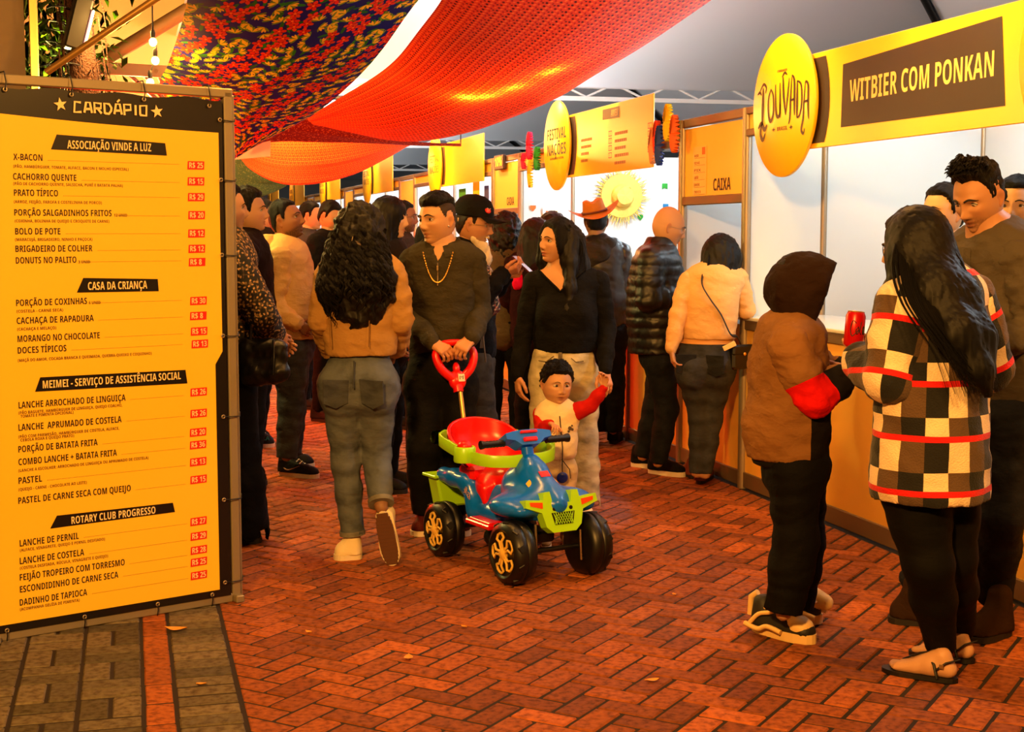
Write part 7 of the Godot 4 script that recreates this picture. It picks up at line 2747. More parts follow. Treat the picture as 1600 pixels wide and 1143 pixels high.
func shoes(o: Node3D, s: Dictionary, k: float, up_m: Material, sole_m: Material, opt := {}) -> void:
	for sd in ["l", "r"]:
		sneaker(o, s.J, sd, k, up_m, sole_m, opt)


func trousers(o: Node3D, s: Dictionary, k: float, m: Material, opt := {}, cell := 0.014, amp := 0.008) -> void:
	wear(o, opt.get("name", "trousers"), trouser_prims(s.J, k, opt), cell, m, -amp * 0.55, opt.get("freq", Vector3(4, 9, 4)), leg_cuts(s.J, opt, k), int(absf(s.turn)) + 3, 0.006)


func hem_cut(J: Dictionary, y: float, k: float) -> Array:
	return [Vector3(0, -1, 0), -y, Vector3(0, y - 0.1 * k, 0) + Vector3(J.hip.x, 0, J.hip.z), 0.26 * k]


func glasses(o: Node3D, hx: Transform3D, m: Material, r := 0.019) -> void:
	var mb := MB.new()
	for s in [-1.0, 1.0]:
		var ring := []
		for k in 19:
			var an := TAU * k / 18.0
			ring.append(Vector3(s * 0.032 + cos(an) * r * 1.15, -0.002 + sin(an) * r * 0.9, 0.094 - 0.010 * absf(cos(an) * 0.5 + 0.5 * s * signf(s)) * 0.6))
		mb.tube(ring, 0.0014, 5, false)
		mb.tube([Vector3(s * 0.054, 0.003, 0.088), Vector3(s * 0.076, 0.003, 0.06), Vector3(s * 0.079, 0.0, 0.0), Vector3(s * 0.077, -0.016, -0.02)], 0.0015, 5)
	mb.tube([Vector3(-0.010, 0.002, 0.094), Vector3(0, 0.006, 0.098), Vector3(0.010, 0.002, 0.094)], 0.0014, 5)
	part("glasses", mb, m, o, hx)


func lock(pts: Array, r0: float, r1: float, k := 0.02, fl := 1.0, dir := Vector3(0, 0, 1)) -> Array:
	var out := []
	for q in pts.size() - 1:
		out.append(cap(pts[q], pts[q + 1], lerpf(r0, r1, float(q) / (pts.size() - 1)), lerpf(r0, r1, float(q + 1) / (pts.size() - 1)), k, fl, 0, dir))
	return out


const SK := Color(0.46, 0.25, 0.13)
const SKD := Color(0.27, 0.13, 0.065)
const SKL := Color(0.56, 0.33, 0.19)


func crowd() -> void:
	var black := cloth("black_knit", Color(0.04, 0.036, 0.034))
	var blackt := cloth("black_trouser", Color(0.04, 0.036, 0.034), 0.8, 9.0, 0.08)
	var white_sole := mat("sole_white", Color(0.90, 0.84, 0.72), 0.6)
	var dark_sole := mat("sole_dark", Color(0.10, 0.09, 0.08), 0.7)
	var dark_shoe := cloth("dark_shoe", Color(0.09, 0.085, 0.08), 0.6, 12.0, 0.05)
	var gold := mat("gold_chain", Color(0.95, 0.75, 0.35), 0.3, 0.9)
	walking_woman(white_sole)
	push_man(blackt, dark_shoe, white_sole, gold)
	mother(black, white_sole)
	toddler()
	hooded_boy(blackt)
	plaid_woman()
	grey_shirt_man()
	beige_man(white_sole)
	cap_man(black, dark_shoe, dark_sole)
	puffer_man(white_sole)
	cream_woman()
	hat_man(dark_shoe, dark_sole)
	left_edge(black, blackt, dark_shoe, dark_sole, white_sole)
	background(black, blackt, dark_shoe, dark_sole)


func walking_woman(white_sole: Material) -> void:
	var s := pose_walk()
	var J: Dictionary = s.J
	var k := 0.95
	var o := figure(s, "woman seen from behind with long curly dark hair, tan jacket and cropped jeans", {"skin": SKD, "eyes": false, "hair_color": Color(0.045, 0.03, 0.022), "hair_top": 0.02, "hair_side": 0.02, "buzz": 0.0}, {"k": k, "fine": true})
	var jk := cloth("tan_twill", Color(0.66, 0.50, 0.28), 0.8, 7.0, 0.1)
	var tp := {"ease": 0.014, "wide": 0.96, "waist": 0.150, "hem": 0.158, "flat": 1.35, "cuff": 1.0, "cuff_r": 0.04}
	top(o, "jacket", J, k, tp, 0.012, jk, 0.009, Vector3(7, 13, 7), [hem_cut(J, J.hem.y - 0.045, k)], 4)
	# seams and waistband of the jacket
	var m := MB.new()
	for x in [-0.085, 0.085]:
		m.tube([Vector3(x, J.hem.y + 0.0, J.hem.z - 0.142), Vector3(x * 1.05, J.waist.y + 0.08, J.waist.z - 0.145)], 0.0022, 5)
	part("seam", m, cloth("tan_seam", Color(0.52, 0.38, 0.20), 0.8), o)
	trousers(o, s, k, denim("blue_denim", Color(0.40, 0.43, 0.46)), {"length": 0.93, "thigh": 0.100, "knee": 0.069, "calf": 0.064, "cuff": 0.060, "hips": 0.166, "waist": 0.132, "seat": 0.102, "flat": 1.22}, 0.012, 0.011)
	var dk := denim("blue_denim_dark", Color(0.30, 0.32, 0.35))
	for e in [[0.082, 1], [-0.082, -1]]:
		m = MB.new()
		m.prism(PackedVector2Array([Vector2(-0.058, 0.065), Vector2(0.058, 0.06), Vector2(0.055, -0.045), Vector2(0.0, -0.07), Vector2(-0.055, -0.045)]), 0.006, Transform3D(Basis.from_euler(Vector3(0.14, PI + e[1] * 0.30, 0)), Vector3(J.hip.x + e[0], J.hip.y - 0.055, J.hip.z - 0.150)), 0.002)
		part("back_pocket", m, dk, o)
	m = MB.new()
	m.tube([Vector3(J.hip.x, J.hip.y + 0.09, J.hip.z - 0.140), Vector3(J.hip.x, J.hip.y - 0.03, J.hip.z - 0.160)], 0.004, 6)
	part("centre_seam", m, dk, o)
	for sd in ["l", "r"]:  # rolled hems
		var d: Vector3 = (J["an" + sd] - J["kn" + sd]).normalized()
		var p: Vector3 = J["kn" + sd].lerp(J["an" + sd], 0.93)
		m = MB.new()
		m.tube([p - d * 0.018, p + d * 0.004], 0.0625 * k, 18, true)
		part("trouser_hem", m, denim("light_denim_hem", Color(0.55, 0.54, 0.50)), o)
	J["foot_upr"] = Vector3(0, 0.30, 0.95)
	var cream := cloth("cream_canvas", Color(0.93, 0.86, 0.70), 0.7, 12.0, 0.05)
	sneaker(o, J, "l", k, cream, white_sole, {"laces": true})
	J["heelr"] = J.heelr + Vector3(0, -0.0, 0.0)
	sneaker(o, J, "r", k, cream, white_sole, {})
	m = MB.new()  # the worn brown tread seen under the lifted foot
	var h: Vector3 = J.heelr
	var t: Vector3 = J.toer
	var f := (t - h).normalized()
	var un: Vector3 = -(J.foot_upr - f * f.dot(J.foot_upr)).normalized()
	var sdv := f.cross(un)
	for q in 14:
		var z := lerpf(0.02, (t - h).length() - 0.02, q / 13.0)
		var w := 0.036 * sqrt(maxf(0.05, 1.0 - pow(absf(2.0 * z / (t - h).length() - 1.0), 3.2)))
		m.box(h + f * z + un * 0.003, Vector3(w * 2.0 + 0.006, 0.009, 0.0192), Basis(sdv, un, sdv.cross(un)), 0.002)
	part("tread", m, mat("tread_brown", Color(0.36, 0.22, 0.13), 0.8), o)
	# curly hair to the middle of the back
	var H: Vector3 = J.head
	var pr := []
	pr.append(cap(H + Vector3(0, 0.035, -0.01), H + Vector3(0, -0.06, -0.03), 0.105, 0.105, 0.04))
	pr.append(cap(H + Vector3(0, -0.06, -0.05), H + Vector3(0, -0.22, -0.085), 0.118, 0.150, 0.05, 1.25))
	pr.append(cap(H + Vector3(0, -0.20, -0.10), H + Vector3(-0.01, -0.32, -0.12), 0.150, 0.110, 0.05, 1.45))
	pr.append(cap(H + Vector3(0.09, -0.16, -0.06), H + Vector3(0.11, -0.30, -0.08), 0.06, 0.04, 0.05))
	pr.append(cap(H + Vector3(-0.09, -0.16, -0.06), H + Vector3(-0.12, -0.28, -0.08), 0.06, 0.045, 0.05))
	var hm := carve(pr, 0.010, 0.02)
	rumple(hm, 0.028, Vector3(17, 12, 17), 5, 4)
	var hair := hair_mat("hair_curly", Color(0.052, 0.034, 0.024))
	strands(hm, func(r: RandomNumberGenerator) -> Array:
		var an := r.randf_range(-1.9, 1.9)
		var y0 := r.randf_range(-0.20, 0.02)
		var ln := r.randf_range(0.10, 0.22)
		var pts := []
		var ph := r.randf() * TAU
		for q in 9:
			var t2 := q / 8.0
			var y := y0 - ln * t2
			var rad := lerpf(0.115, 0.165, clampf(-y / 0.22, 0.0, 1.0)) * (1.0 - 0.3 * clampf((-y - 0.26) / 0.12, 0.0, 1.0))
			pts.append(H + Vector3(sin(an) * rad + 0.011 * sin(ph + t2 * 15.0), y, -0.045 - 0.30 * minf(0.25, -y) - cos(an) * rad * 0.78 + 0.011 * cos(ph + t2 * 15.0)))
		return pts, 190, 21, 0.0085)
	part("curly_hair", hm, hair, o)
	m = MB.new()
	m.ball(Vector3.ZERO, Vector3(0.030, 0.013, 0.010), 14, 8, Basis(Vector3(0, 0, 1), 0.3))
	m.tube([Vector3(0.012, 0.03, -0.004), Vector3(0.018, 0.0, -0.010), Vector3(0.010, -0.03, -0.004)], 0.004, 6)
	part("hair_clip", m, mat("clip_metal", Color(0.35, 0.30, 0.24), 0.3, 0.7), o, Transform3D(Basis(), H + Vector3(-0.01, -0.045, -0.155)))


func push_man(blackt: Material, dark_shoe: Material, white_sole: Material, gold: Material) -> void:
	var s := pose_son()
	var J: Dictionary = s.J
	var k := 1.0
	var o := figure(s, "young man in olive zip sweater with a gold chain pushing the toy quad", {"skin": Color(0.50, 0.26, 0.125), "yaw": -36.0, "pitch": -2.0, "roll": 3.0, "scale": 1.04, "look": Vector2(-0.12, -0.02), "hair_side": 0.0015, "hair_top": 0.022, "quiff": 0.008, "hair_rough": 0.004, "buzz": 0.85, "hair_color": Color(0.03, 0.02, 0.014), "brow_thick": 0.0056, "stubble": 0.12, "taper": 0.17, "eye": 1.12,
		"hairline": [[0.0, 0.52], [0.5, 0.52], [0.8, 0.47], [1.05, 0.50], [1.4, 0.62], [2.0, 0.62], [2.6, 0.40], [3.15, 0.30]]}, {"k": k, "fine": true, "face_fine": true, "hand_size": 1.0, "neck": 1.05, "collar_skin": {"wide": 0.93, "waist": 0.150, "hem": 0.162, "flat": 1.4, "ease": 0.004}})
	fade(o, s)
	var olive := cloth("olive_fleece", Color(0.21, 0.19, 0.135), 0.9, 8.0, 0.15)
	var sw := top(o, "sweater", J, k, {"ease": 0.006, "wide": 0.93, "waist": 0.150, "hem": 0.162, "flat": 1.4, "cuff": 0.98, "cuff_r": 0.036, "neck": false}, 0.0105, olive, 0.008, Vector3(6, 11, 6), [hem_cut(J, J.hem.y - 0.05, k), [Vector3(-0.955, 0.297, 0), Vector3(-0.955, 0.297, 0).dot(J.neck + Vector3(0.0, -0.062, 0)), J.neck + Vector3(0, 0.03, 0.06), 0.12, Vector3(0.955, 0.297, 0), Vector3(0.955, 0.297, 0).dot(J.neck + Vector3(0.0, -0.062, 0))]], 9)
	# collar folded open, zip and chain
	var m := MB.new()
	var n: Vector3 = J.neck
	for sx in [-1.0, 1.0]:
		var k0 := m.v.size()
		for q in 15:
			var an := lerpf(0.20, PI, q / 14.0)
			var low := Vector3(n.x + sx * (sin(an) * 0.112 + 0.012 * maxf(0.0, cos(an))), n.y + 0.020 - 0.050 * maxf(0.0, cos(an)), n.z + cos(an) * 0.092 + 0.026)
			var mid := Vector3(n.x + sx * sin(an) * 0.084, n.y + 0.070 - 0.040 * maxf(0.0, cos(an)), n.z + cos(an) * 0.074 + 0.012)
			var inn := Vector3(n.x + sx * sin(an) * 0.070, n.y + 0.010 - 0.035 * maxf(0.0, cos(an)), n.z + cos(an) * 0.064 + 0.012)
			for p in [low, low.lerp(mid, 0.5) + Vector3(sx * sin(an), 0.2, cos(an)) * 0.008, mid, inn]:
				m.vert(p, Vector3.ZERO)
		for q in 14:
			for e in 3:
				var p0 := k0 + q * 4 + e
				if sx > 0:
					m.tri(p0, p0 + 1, p0 + 5)
					m.tri(p0, p0 + 5, p0 + 4)
				else:
					m.tri(p0, p0 + 5, p0 + 1)
					m.tri(p0, p0 + 4, p0 + 5)
	m.smooth()
	part("collar", m, olive, o)
	m = MB.new()
	var zp := []
	for q in 6:
		var y := n.y - 0.055 - 0.022 * q
		zp.append(Vector3(n.x, y, front(sw, n.x, y) + 0.002))
	m.tube(zp, 0.003, 6)
	m.box(zp[1] + Vector3(0, -0.004, 0.004), Vector3(0.009, 0.024, 0.006), Basis(), 0.002)
	part("zip", m, mat("zip_metal", Color(0.5, 0.42, 0.3), 0.4, 0.7), o)
	m = MB.new()
	var pts := []
	for q in 45:
		var t := q / 44.0 * 2.0 - 1.0
		var p := n + Vector3(0.074 * t, -0.150 + 0.150 * pow(absf(t), 2.2), 0)
		p.z = front(sw, p.x, minf(p.y, n.y - 0.02)) + 0.004
		pts.append(p)
	pts = spline(pts, 1)
	for q in pts.size() - 1:
		var c: Vector3 = (pts[q] + pts[q + 1]) * 0.5
		var d: Vector3 = (pts[q + 1] - pts[q]).normalized()
		m.ball(c, Vector3(0.0040, 0.0040, 0.0062), 8, 6, Basis.looking_at(d, Vector3(0, 0, 1) if absf(d.z) < 0.9 else Vector3.UP))
	part("necklace", m, gold, o)
	m = MB.new()
	m.ball(Vector3(0.080, -0.034, 0.012), Vector3(0.0045, 0.0045, 0.0045), 10, 8)
	part("ear_stud", m, mat("stud", Color(0.9, 0.9, 0.9), 0.15, 0.8), o, head_xf(s))
	trousers(o, s, k, blackt, {"length": 1.0, "thigh": 0.105, "knee": 0.085, "calf": 0.080, "cuff": 0.062, "hips": 0.165})
	shoes(o, s, k, cloth("red_dark_shoe", Color(0.30, 0.08, 0.05), 0.6), white_sole)


func fade(o: Node3D, s: Dictionary) -> void:  # the clipped sides under longer hair
	var f: Dictionary = s.face.duplicate()
	f.hairline = [[0.0, 0.75], [0.7, 0.7], [0.95, 0.40], [1.18, 0.05], [1.36, -0.12], [1.5, 0.22], [1.75, 0.20], [1.95, -0.15], [2.4, -0.50], [3.15, -0.60]]
	f.hair_side = 0.0012
	f.hair_top = 0.002
	f.quiff = 0.0
	f.hair_rough = 0.0012
	f.hair_freq = Vector3(160, 160, 160)
	var m := hair_cap(f, 80, 60)
	part("clipped_hair", m, mat("hair_clipped", Color(0.16, 0.095, 0.055), 0.8), o, head_xf(s))


func mother(black: Material, white_sole: Material) -> void:
	var s := pose_mom()
	var J: Dictionary = s.J
	var k := 0.95
	var tp := {"ease": 0.002, "wide": 0.98, "waist": 0.162, "hem": 0.168, "flat": 1.35, "bust": 0.070, "belly": 0.10, "cuff": 0.99, "cuff_r": 0.034, "neck": false}
	var o := figure(s, "woman in black V-neck top and faded jeans holding the toddler's hand", {"skin": Color(0.50, 0.25, 0.12), "yaw": -44.0, "pitch": 3.0, "roll": -4.0, "scale": 1.02, "look": Vector2(-0.15, 0.02), "lip": Color(0.30, 0.03, 0.02), "lips": 1.25, "open": 0.3, "nose": 0.85, "cheek": 0.004, "lash": 1.5, "hair_color": Color(0.035, 0.022, 0.016), "hair_top": 0.020, "hair_side": 0.018, "brow_thick": 0.0040, "eye": 1.15, "taper": 0.14, "stubble": 0.0,
		"hairline": [[0.0, 0.66], [0.5, 0.56], [0.8, 0.25], [1.0, -0.25], [1.15, -0.6], [1.4, -0.8], [3.15, -0.9]]}, {"k": k, "fine": true, "face_fine": true, "collar_skin": tp})
	var vb: Vector3 = J.neck + Vector3(0.0, -0.085, 0.0)
	var va := Vector3(-0.674, 0.738, 0)
	var vc := Vector3(0.674, 0.738, 0)
	var tm := top(o, "top", J, k, tp, 0.0105, black, 0.004, Vector3(7, 15, 7), [hem_cut(J, J.hem.y - 0.07, k), [va, va.dot(vb), J.neck + Vector3(0, 0.02, 0), 0.16, vc, vc.dot(vb)]], 6)
	var m := MB.new()
	var trim := []
	for q in 15:
		var x := lerpf(-0.118, 0.118, q / 14.0)
		trim.append(Vector3(vb.x + x, vb.y + absf(x) * 0.913, front(tm, vb.x + x, vb.y + absf(x) * 0.913 - 0.01) + 0.001))
	m.tube(trim, 0.006, 6)
	part("neckline", m, black, o)
	m = MB.new()
	trousers(o, s, k, denim("faded_denim", Color(0.84, 0.79, 0.64)), {"length": 1.05, "thigh": 0.106, "knee": 0.080, "calf": 0.085, "cuff": 0.098, "hips": 0.176, "waist": 0.160, "name": "jeans", "flat": 1.25}, 0.012, 0.010)
	m = MB.new()
	var h: Vector3 = J.hip
	m.box(h + Vector3(0.0, 0.055, 0.147), Vector3(0.02, 0.10, 0.006), Basis(), 0.002)
	for x in [-0.085, 0.09]:
		m.tube([h + Vector3(x - 0.05, 0.085, 0.115), h + Vector3(x - 0.01, 0.055, 0.135), h + Vector3(x + 0.03, 0.06, 0.13)] if x > 0 else [h + Vector3(x + 0.05, 0.085, 0.125), h + Vector3(x + 0.01, 0.055, 0.133), h + Vector3(x - 0.03, 0.06, 0.12)], 0.003, 5)
	part("fly_and_pockets", m, denim("faded_denim_seam", Color(0.52, 0.47, 0.36)), o)
	shoes(o, s, k, cloth("cream_canvas", Color(0.93, 0.86, 0.70)), white_sole)
	# long straight hair over her left shoulder
	var H: Vector3 = J.head
	var pr := []
	pr.append(cap(H + Vector3(0.02, 0.03, -0.03), H + Vector3(0.045, -0.06, -0.045), 0.092, 0.092, 0.03))
	pr.append_array(lock([H + Vector3(0.075, 0.0, -0.02), H + Vector3(0.11, -0.12, -0.02), H + Vector3(0.17, -0.26, -0.02), H + Vector3(0.235, -0.34, -0.04)], 0.075, 0.014, 0.03, 1.2))
	pr.append_array(lock([H + Vector3(0.060, 0.02, 0.02), H + Vector3(0.075, -0.10, 0.055), H + Vector3(0.080, -0.24, 0.085), H + Vector3(0.075, -0.36, 0.115), H + Vector3(0.065, -0.42, 0.125)], 0.052, 0.010, 0.03, 1.2))
	pr.append_array(lock([H + Vector3(-0.05, 0.02, -0.05), H + Vector3(-0.065, -0.10, -0.06), H + Vector3(-0.06, -0.22, -0.06)], 0.055, 0.03, 0.03))
	var hm := carve(pr, 0.009, 0.02)
	rumple(hm, 0.010, Vector3(55, 5, 55), 3)
	strands(hm, func(r: RandomNumberGenerator) -> Array:
		var w := r.randf()
		var a := H + Vector3(0.05, 0.085, -0.02) + Vector3(r.randfn(0.0, 0.02), 0.0, r.randfn(0, 0.03))
		var side := Vector3(0.11 + 0.03 * r.randf(), -0.02, 0.03 * r.randf())
		return [a, H + side, H + Vector3(0.10 + 0.06 * w, -0.16, 0.02 + 0.05 * (1.0 - w)), H + Vector3(0.085 + 0.12 * w + r.randfn(0, 0.01), -0.30 - 0.05 * r.randf(), 0.10 - 0.11 * w)], 60, 4, 0.0045)
	part("long_hair", hm, hair_mat("hair_straight", Color(0.04, 0.025, 0.018)), o)


func toddler() -> void:
	var s := pose_kid()
	var J: Dictionary = s.J
	var k := 0.52
	var o := figure(s, "toddler in a red and white raglan shirt standing behind the toy quad", {"skin": Color(0.54, 0.29, 0.15), "yaw": 6.0, "pitch": -4.0, "roll": -3.0, "scale": 1.60, "look": Vector2(0.05, -0.05), "wide": 1.10, "taper": 0.02, "nose": 0.6, "cheek": 0.012, "lips": 1.0, "open": 0.5, "brow": 0.4, "lash": 1.1, "hair_color": Color(0.022, 0.014, 0.010), "hair_top": 0.024, "hair_side": 0.014, "hair_rough": 0.011, "hair_freq": Vector3(38, 38, 38), "brow_thick": 0.0030, "eye": 1.35,
		"hairline": [[0.0, 0.55], [0.6, 0.56], [0.95, 0.40], [1.2, 0.1], [1.38, -0.02], [1.5, 0.24], [1.75, 0.22], [1.95, -0.15], [2.4, -0.52], [3.15, -0.6]]}, {"k": k, "fine": true, "face_fine": true, "hand_size": 1.15, "neck": 0.95})
	var cream := cloth("cream_jersey", Color(0.90, 0.82, 0.66), 0.85, 12.0, 0.08)
	var red := cloth("red_jersey", Color(0.72, 0.09, 0.05), 0.85, 12.0, 0.08)
	var op := {"ease": 0.004, "wide": 1.02, "waist": 0.165, "hem": 0.17, "flat": 1.2, "sleeves": false}
	wear(o, "shirt", top_prims(J, k, op), 0.008, cream, 0.004, Vector3(14, 22, 14), [hem_cut(J, J.hem.y - 0.03, k)], 3)
	var sl := []
	for sd in ["l", "r"]:
		sl.append_array(sleeve_prims(J, sd, k, {"ease": 0.006, "cuff": 0.95}))
		var g := 1 if sd == "l" else 2
		sl.append(cap(J["sh" + sd].lerp(J.neck, 0.75) + Vector3(0, -0.012, 0), J["sh" + sd], 0.050, 0.047, 0.02, 1.0, g))
	sl.append(cap(J.neck + Vector3(0, -0.02, 0.0), J.neck + Vector3(0, 0.003, 0.0), 0.052, 0.040, 0.02))
	wear(o, "raglan_sleeve", sl, 0.008, red, 0.004, Vector3(14, 22, 14), [[Vector3(0, 1, 0), J.neck.y + 0.004, J.neck + Vector3(0, 0.03, 0), 0.035]], 5)
	trousers(o, s, k, cloth("stone_twill", Color(0.80, 0.70, 0.52), 0.85), {"ease": 0.004, "length": 1.0, "thigh": 0.108, "knee": 0.088, "calf": 0.085, "cuff": 0.078, "hips": 0.175, "waist": 0.16}, 0.008, 0.004)
	shoes(o, s, k, cloth("print_shoe", Color(0.55, 0.45, 0.32), 0.7, 14.0), mat("sole_white", Color(0.9, 0.84, 0.72), 0.6), {"laces": true})
	# printed skull-like patch, braces cord with a blue disc
	var m := MB.new()
	var c: Vector3 = J.chest + Vector3(0.045, -0.01, 0.085)
	for q in [[0.0, 0.0, 0.010], [0.012, -0.006, 0.007], [-0.006, -0.015, 0.006], [0.010, 0.012, 0.005]]:
		m.ball(c + Vector3(q[0], q[1], 0.004), Vector3(q[2], q[2], 0.002), 10, 6)
	part("shirt_print", m, mat("print_grey", Color(0.30, 0.24, 0.18), 0.7), o)
	m = MB.new()
	m.tube([J.chest + Vector3(-0.005, 0.05, 0.088), J.waist + Vector3(0.01, 0.0, 0.10), J.hip + Vector3(0.012, 0.02, 0.112), J.hip + Vector3(0.012, -0.02, 0.115)], 0.003, 5)
	m.tube([J.hip + Vector3(0.012, 0.05, 0.10), J.hip + Vector3(0.05, 0.0, 0.105), J.hip + Vector3(0.055, -0.045, 0.10)], 0.0025, 5)
	part("cord", m, mat("cord_dark", Color(0.2, 0.16, 0.12), 0.7), o)
	m = MB.new()
	m.ball(J.hip + Vector3(0.010, -0.035, 0.122), Vector3(0.027, 0.027, 0.011), 20, 12)
	part("blue_dummy_clip", m, mat("clip_blue", Color(0.03, 0.14, 0.55), 0.25), o)


func hooded_boy(blackt: Material) -> void:
	var s := pose_hood()
	var J: Dictionary = s.J
	var k := 0.86
	J.head += st(s, -0.035, 0.0, 0.0)
	var o := figure(s, "boy in a brown hooded sweatshirt with red and black sleeves, hood up", {"skin": SK, "scale": 0.98, "hair_color": Color(0.03, 0.02, 0.015)}, {"k": k, "fine": true, "hand_size": 1.0})
	var brown := cloth("hood_brown", Color(0.145, 0.085, 0.05), 0.9, 9.0, 0.12)
	var tan := cloth("sweat_tan", Color(0.52, 0.36, 0.20), 0.9, 8.0, 0.15)
	var red := cloth("sweat_red", Color(0.85, 0.07, 0.05), 0.85, 9.0, 0.1)
	var blk := cloth("sweat_black", Color(0.075, 0.06, 0.05), 0.88, 9.0, 0.1)
	var op := {"ease": 0.018, "wide": 0.98, "waist": 0.165, "hem": 0.172, "flat": 1.22, "sleeves": false}
	var pr := top_prims(J, k, op)
	pr.append(cap(J.waist + st(s, -0.045, -0.06, 0), J.hem + st(s, -0.05, 0.02, 0), 0.125, 0.125, 0.05))
	var body := carve(pr, 0.011, 0.012, [hem_cut(J, J.hem.y - 0.05, k)])
	rumple(body, 0.014, Vector3(6, 9, 6), 12)
	var nx := st(s, 1, 0.0, 0.0)
	var off := nx.dot(J.waist) + 0.045
	var upper := slice(body, nx, off)
	part("sweatshirt", upper, tan, o)
	var rest := slice(body, -nx, -off)
	var cy: float = J.chest.y - 0.075
	part("sweatshirt", slice(rest, Vector3(0, -1, 0), -cy), tan, o)
	part("front_panel", slice(rest, Vector3(0, 1, 0), cy), blk, o)
	var m := MB.new()
	var rib := []
	for q in 25:
		var an := TAU * q / 24.0
		rib.append(J.hem + Vector3(sin(an) * 0.142, -0.062, cos(an) * 0.122))
	m.tube(rib, 0.016, 8, false, 1.0)
	part("hem_rib", m, blk, o)
	for sd in ["l", "r"]:
		var sp := sleeve_prims(J, sd, k, {"ease": 0.022, "cuff": 0.92, "cuff_r": 0.03})
		var sm := carve(sp, 0.009, 0.01)
		rumple(sm, 0.012, Vector3(9, 14, 9), 3 if sd == "l" else 8)
		var a: Vector3 = J["sh" + sd]
		var b: Vector3 = J["el" + sd]
		var d := (b - a).normalized()
		var c1 := d.dot(a.lerp(b, 0.66))
		part("sleeve", slice(sm, d, c1), tan, o)
		var low := slice(sm, -d, -c1)
		var d2: Vector3 = (J["wr" + sd] - b).normalized()
		var c2 := d2.dot(b.lerp(J["wr" + sd], 0.24))
		part("sleeve_red_band", slice(low, d2, c2), red, o)
		part("sleeve_black_cuff", slice(low, -d2, -c2), blk, o)
	# the hood
	var H: Vector3 = J.head + st(s, 0.035, 0, 0)
	pr = []
	pr.append(cap(H + st(s, -0.035, 0.005, 0), H + st(s, 0.01, 0.012, 0), 0.108, 0.100, 0.04))
	pr.append(cap(H + st(s, -0.045, -0.03, 0), H + st(s, -0.02, -0.10, 0), 0.100, 0.092, 0.05))
	pr.append(cap(H + st(s, 0.0, 0.035, 0), H + st(s, 0.085, 0.052, 0), 0.072, 0.022, 0.04))
	pr.append(cap(H + st(s, -0.01, -0.10, 0), H + st(s, 0.015, -0.155, 0.0), 0.085, 0.07, 0.04))
	pr.append(cap(H + st(s, 0.02, 0.0, 0), H + st(s, 0.05, -0.03, 0), 0.085, 0.06, 0.04))
	var cn := st(s, 0.935, -0.354, 0)
	var hood := carve(pr, 0.0095, 0.012, [[cn, cn.dot(H + st(s, 0.088, 0.06, 0)), H + st(s, 0.08, -0.04, 0), 0.16]])
	rumple(hood, 0.010, Vector3(10, 12, 10), 2)
	part("hood", hood, brown, o)
	var tk := {"length": 0.98, "thigh": 0.108, "knee": 0.088, "calf": 0.088, "cuff": 0.075, "hips": 0.165, "ease": 0.006}
	trousers(o, s, k, blackt, tk, 0.012, 0.012)
	# chunky two-tone trainers
	var cream := mat("trainer_cream", Color(0.93, 0.78, 0.50), 0.55)
	var char := mat("trainer_charcoal", Color(0.11, 0.10, 0.08), 0.6)
	for sd in ["l", "r"]:
		var tp := J.duplicate()
		sneaker(o, tp, sd, k * 1.12, char, cream, {"sole": 0.036, "wide": 0.048})
		var toe: Vector3 = J["toe" + sd]
		var heel: Vector3 = J["heel" + sd]
		var f := (toe - heel).normalized()
		var x := Vector3.UP.cross(f)
		var bs := Basis(x, Vector3.UP, f)
		var ln := (toe - heel).length()
		pr = [cap(Vector3(0, 0.055, ln - 0.075), Vector3(0, 0.046, ln - 0.055), 0.045, 0.044, 0.01, 1.0), cap(Vector3(0, 0.105, 0.13), Vector3(0, 0.085, 0.175), 0.034, 0.032, 0.01)]
		part("toe_cap", carve(pr, 0.007, 0.006, [[Vector3(0, -1, 0), -0.034, Vector3(0, 0, ln - 0.06), 0.1], [Vector3(0, 0, -1), -(ln - 0.085), Vector3(0, 0.02, ln - 0.12), 0.04]]), cream, o, Transform3D(bs, heel))
		m = MB.new()
		for q in 5:
			var t := q / 4.0
			m.tube([Vector3(-0.048, 0.085 + 0.02 * t, 0.165 - 0.07 * t), Vector3(0, 0.118 + 0.022 * t, 0.165 - 0.06 * t), Vector3(0.048, 0.085 + 0.02 * t, 0.165 - 0.07 * t)] if q % 2 else [Vector3(-0.045, 0.09 + 0.02 * t, 0.15 - 0.07 * t), Vector3(0.045, 0.09 + 0.02 * t, 0.175 - 0.07 * t)], 0.006, 6)
		m.tube([Vector3(0, 0.06, -0.012), Vector3(0, 0.13, -0.008), Vector3(0, 0.150, 0.02)], 0.012, 8)
		for sx in [-1.0, 1.0]:
			m.tube(spline([Vector3(sx * 0.050, 0.045, 0.02), Vector3(sx * 0.053, 0.085, 0.06), Vector3(sx * 0.050, 0.098, 0.105), Vector3(sx * 0.040, 0.112, 0.13)], 4), 0.0085, 6)
			m.tube(spline([Vector3(sx * 0.056, 0.04, 0.0), Vector3(sx * 0.060, 0.030, 0.06), Vector3(sx * 0.060, 0.046, 0.10), Vector3(sx * 0.060, 0.034, 0.16)], 4), 0.010, 6)
		part("trainer_trim", m, cream, o, Transform3D(bs, heel))


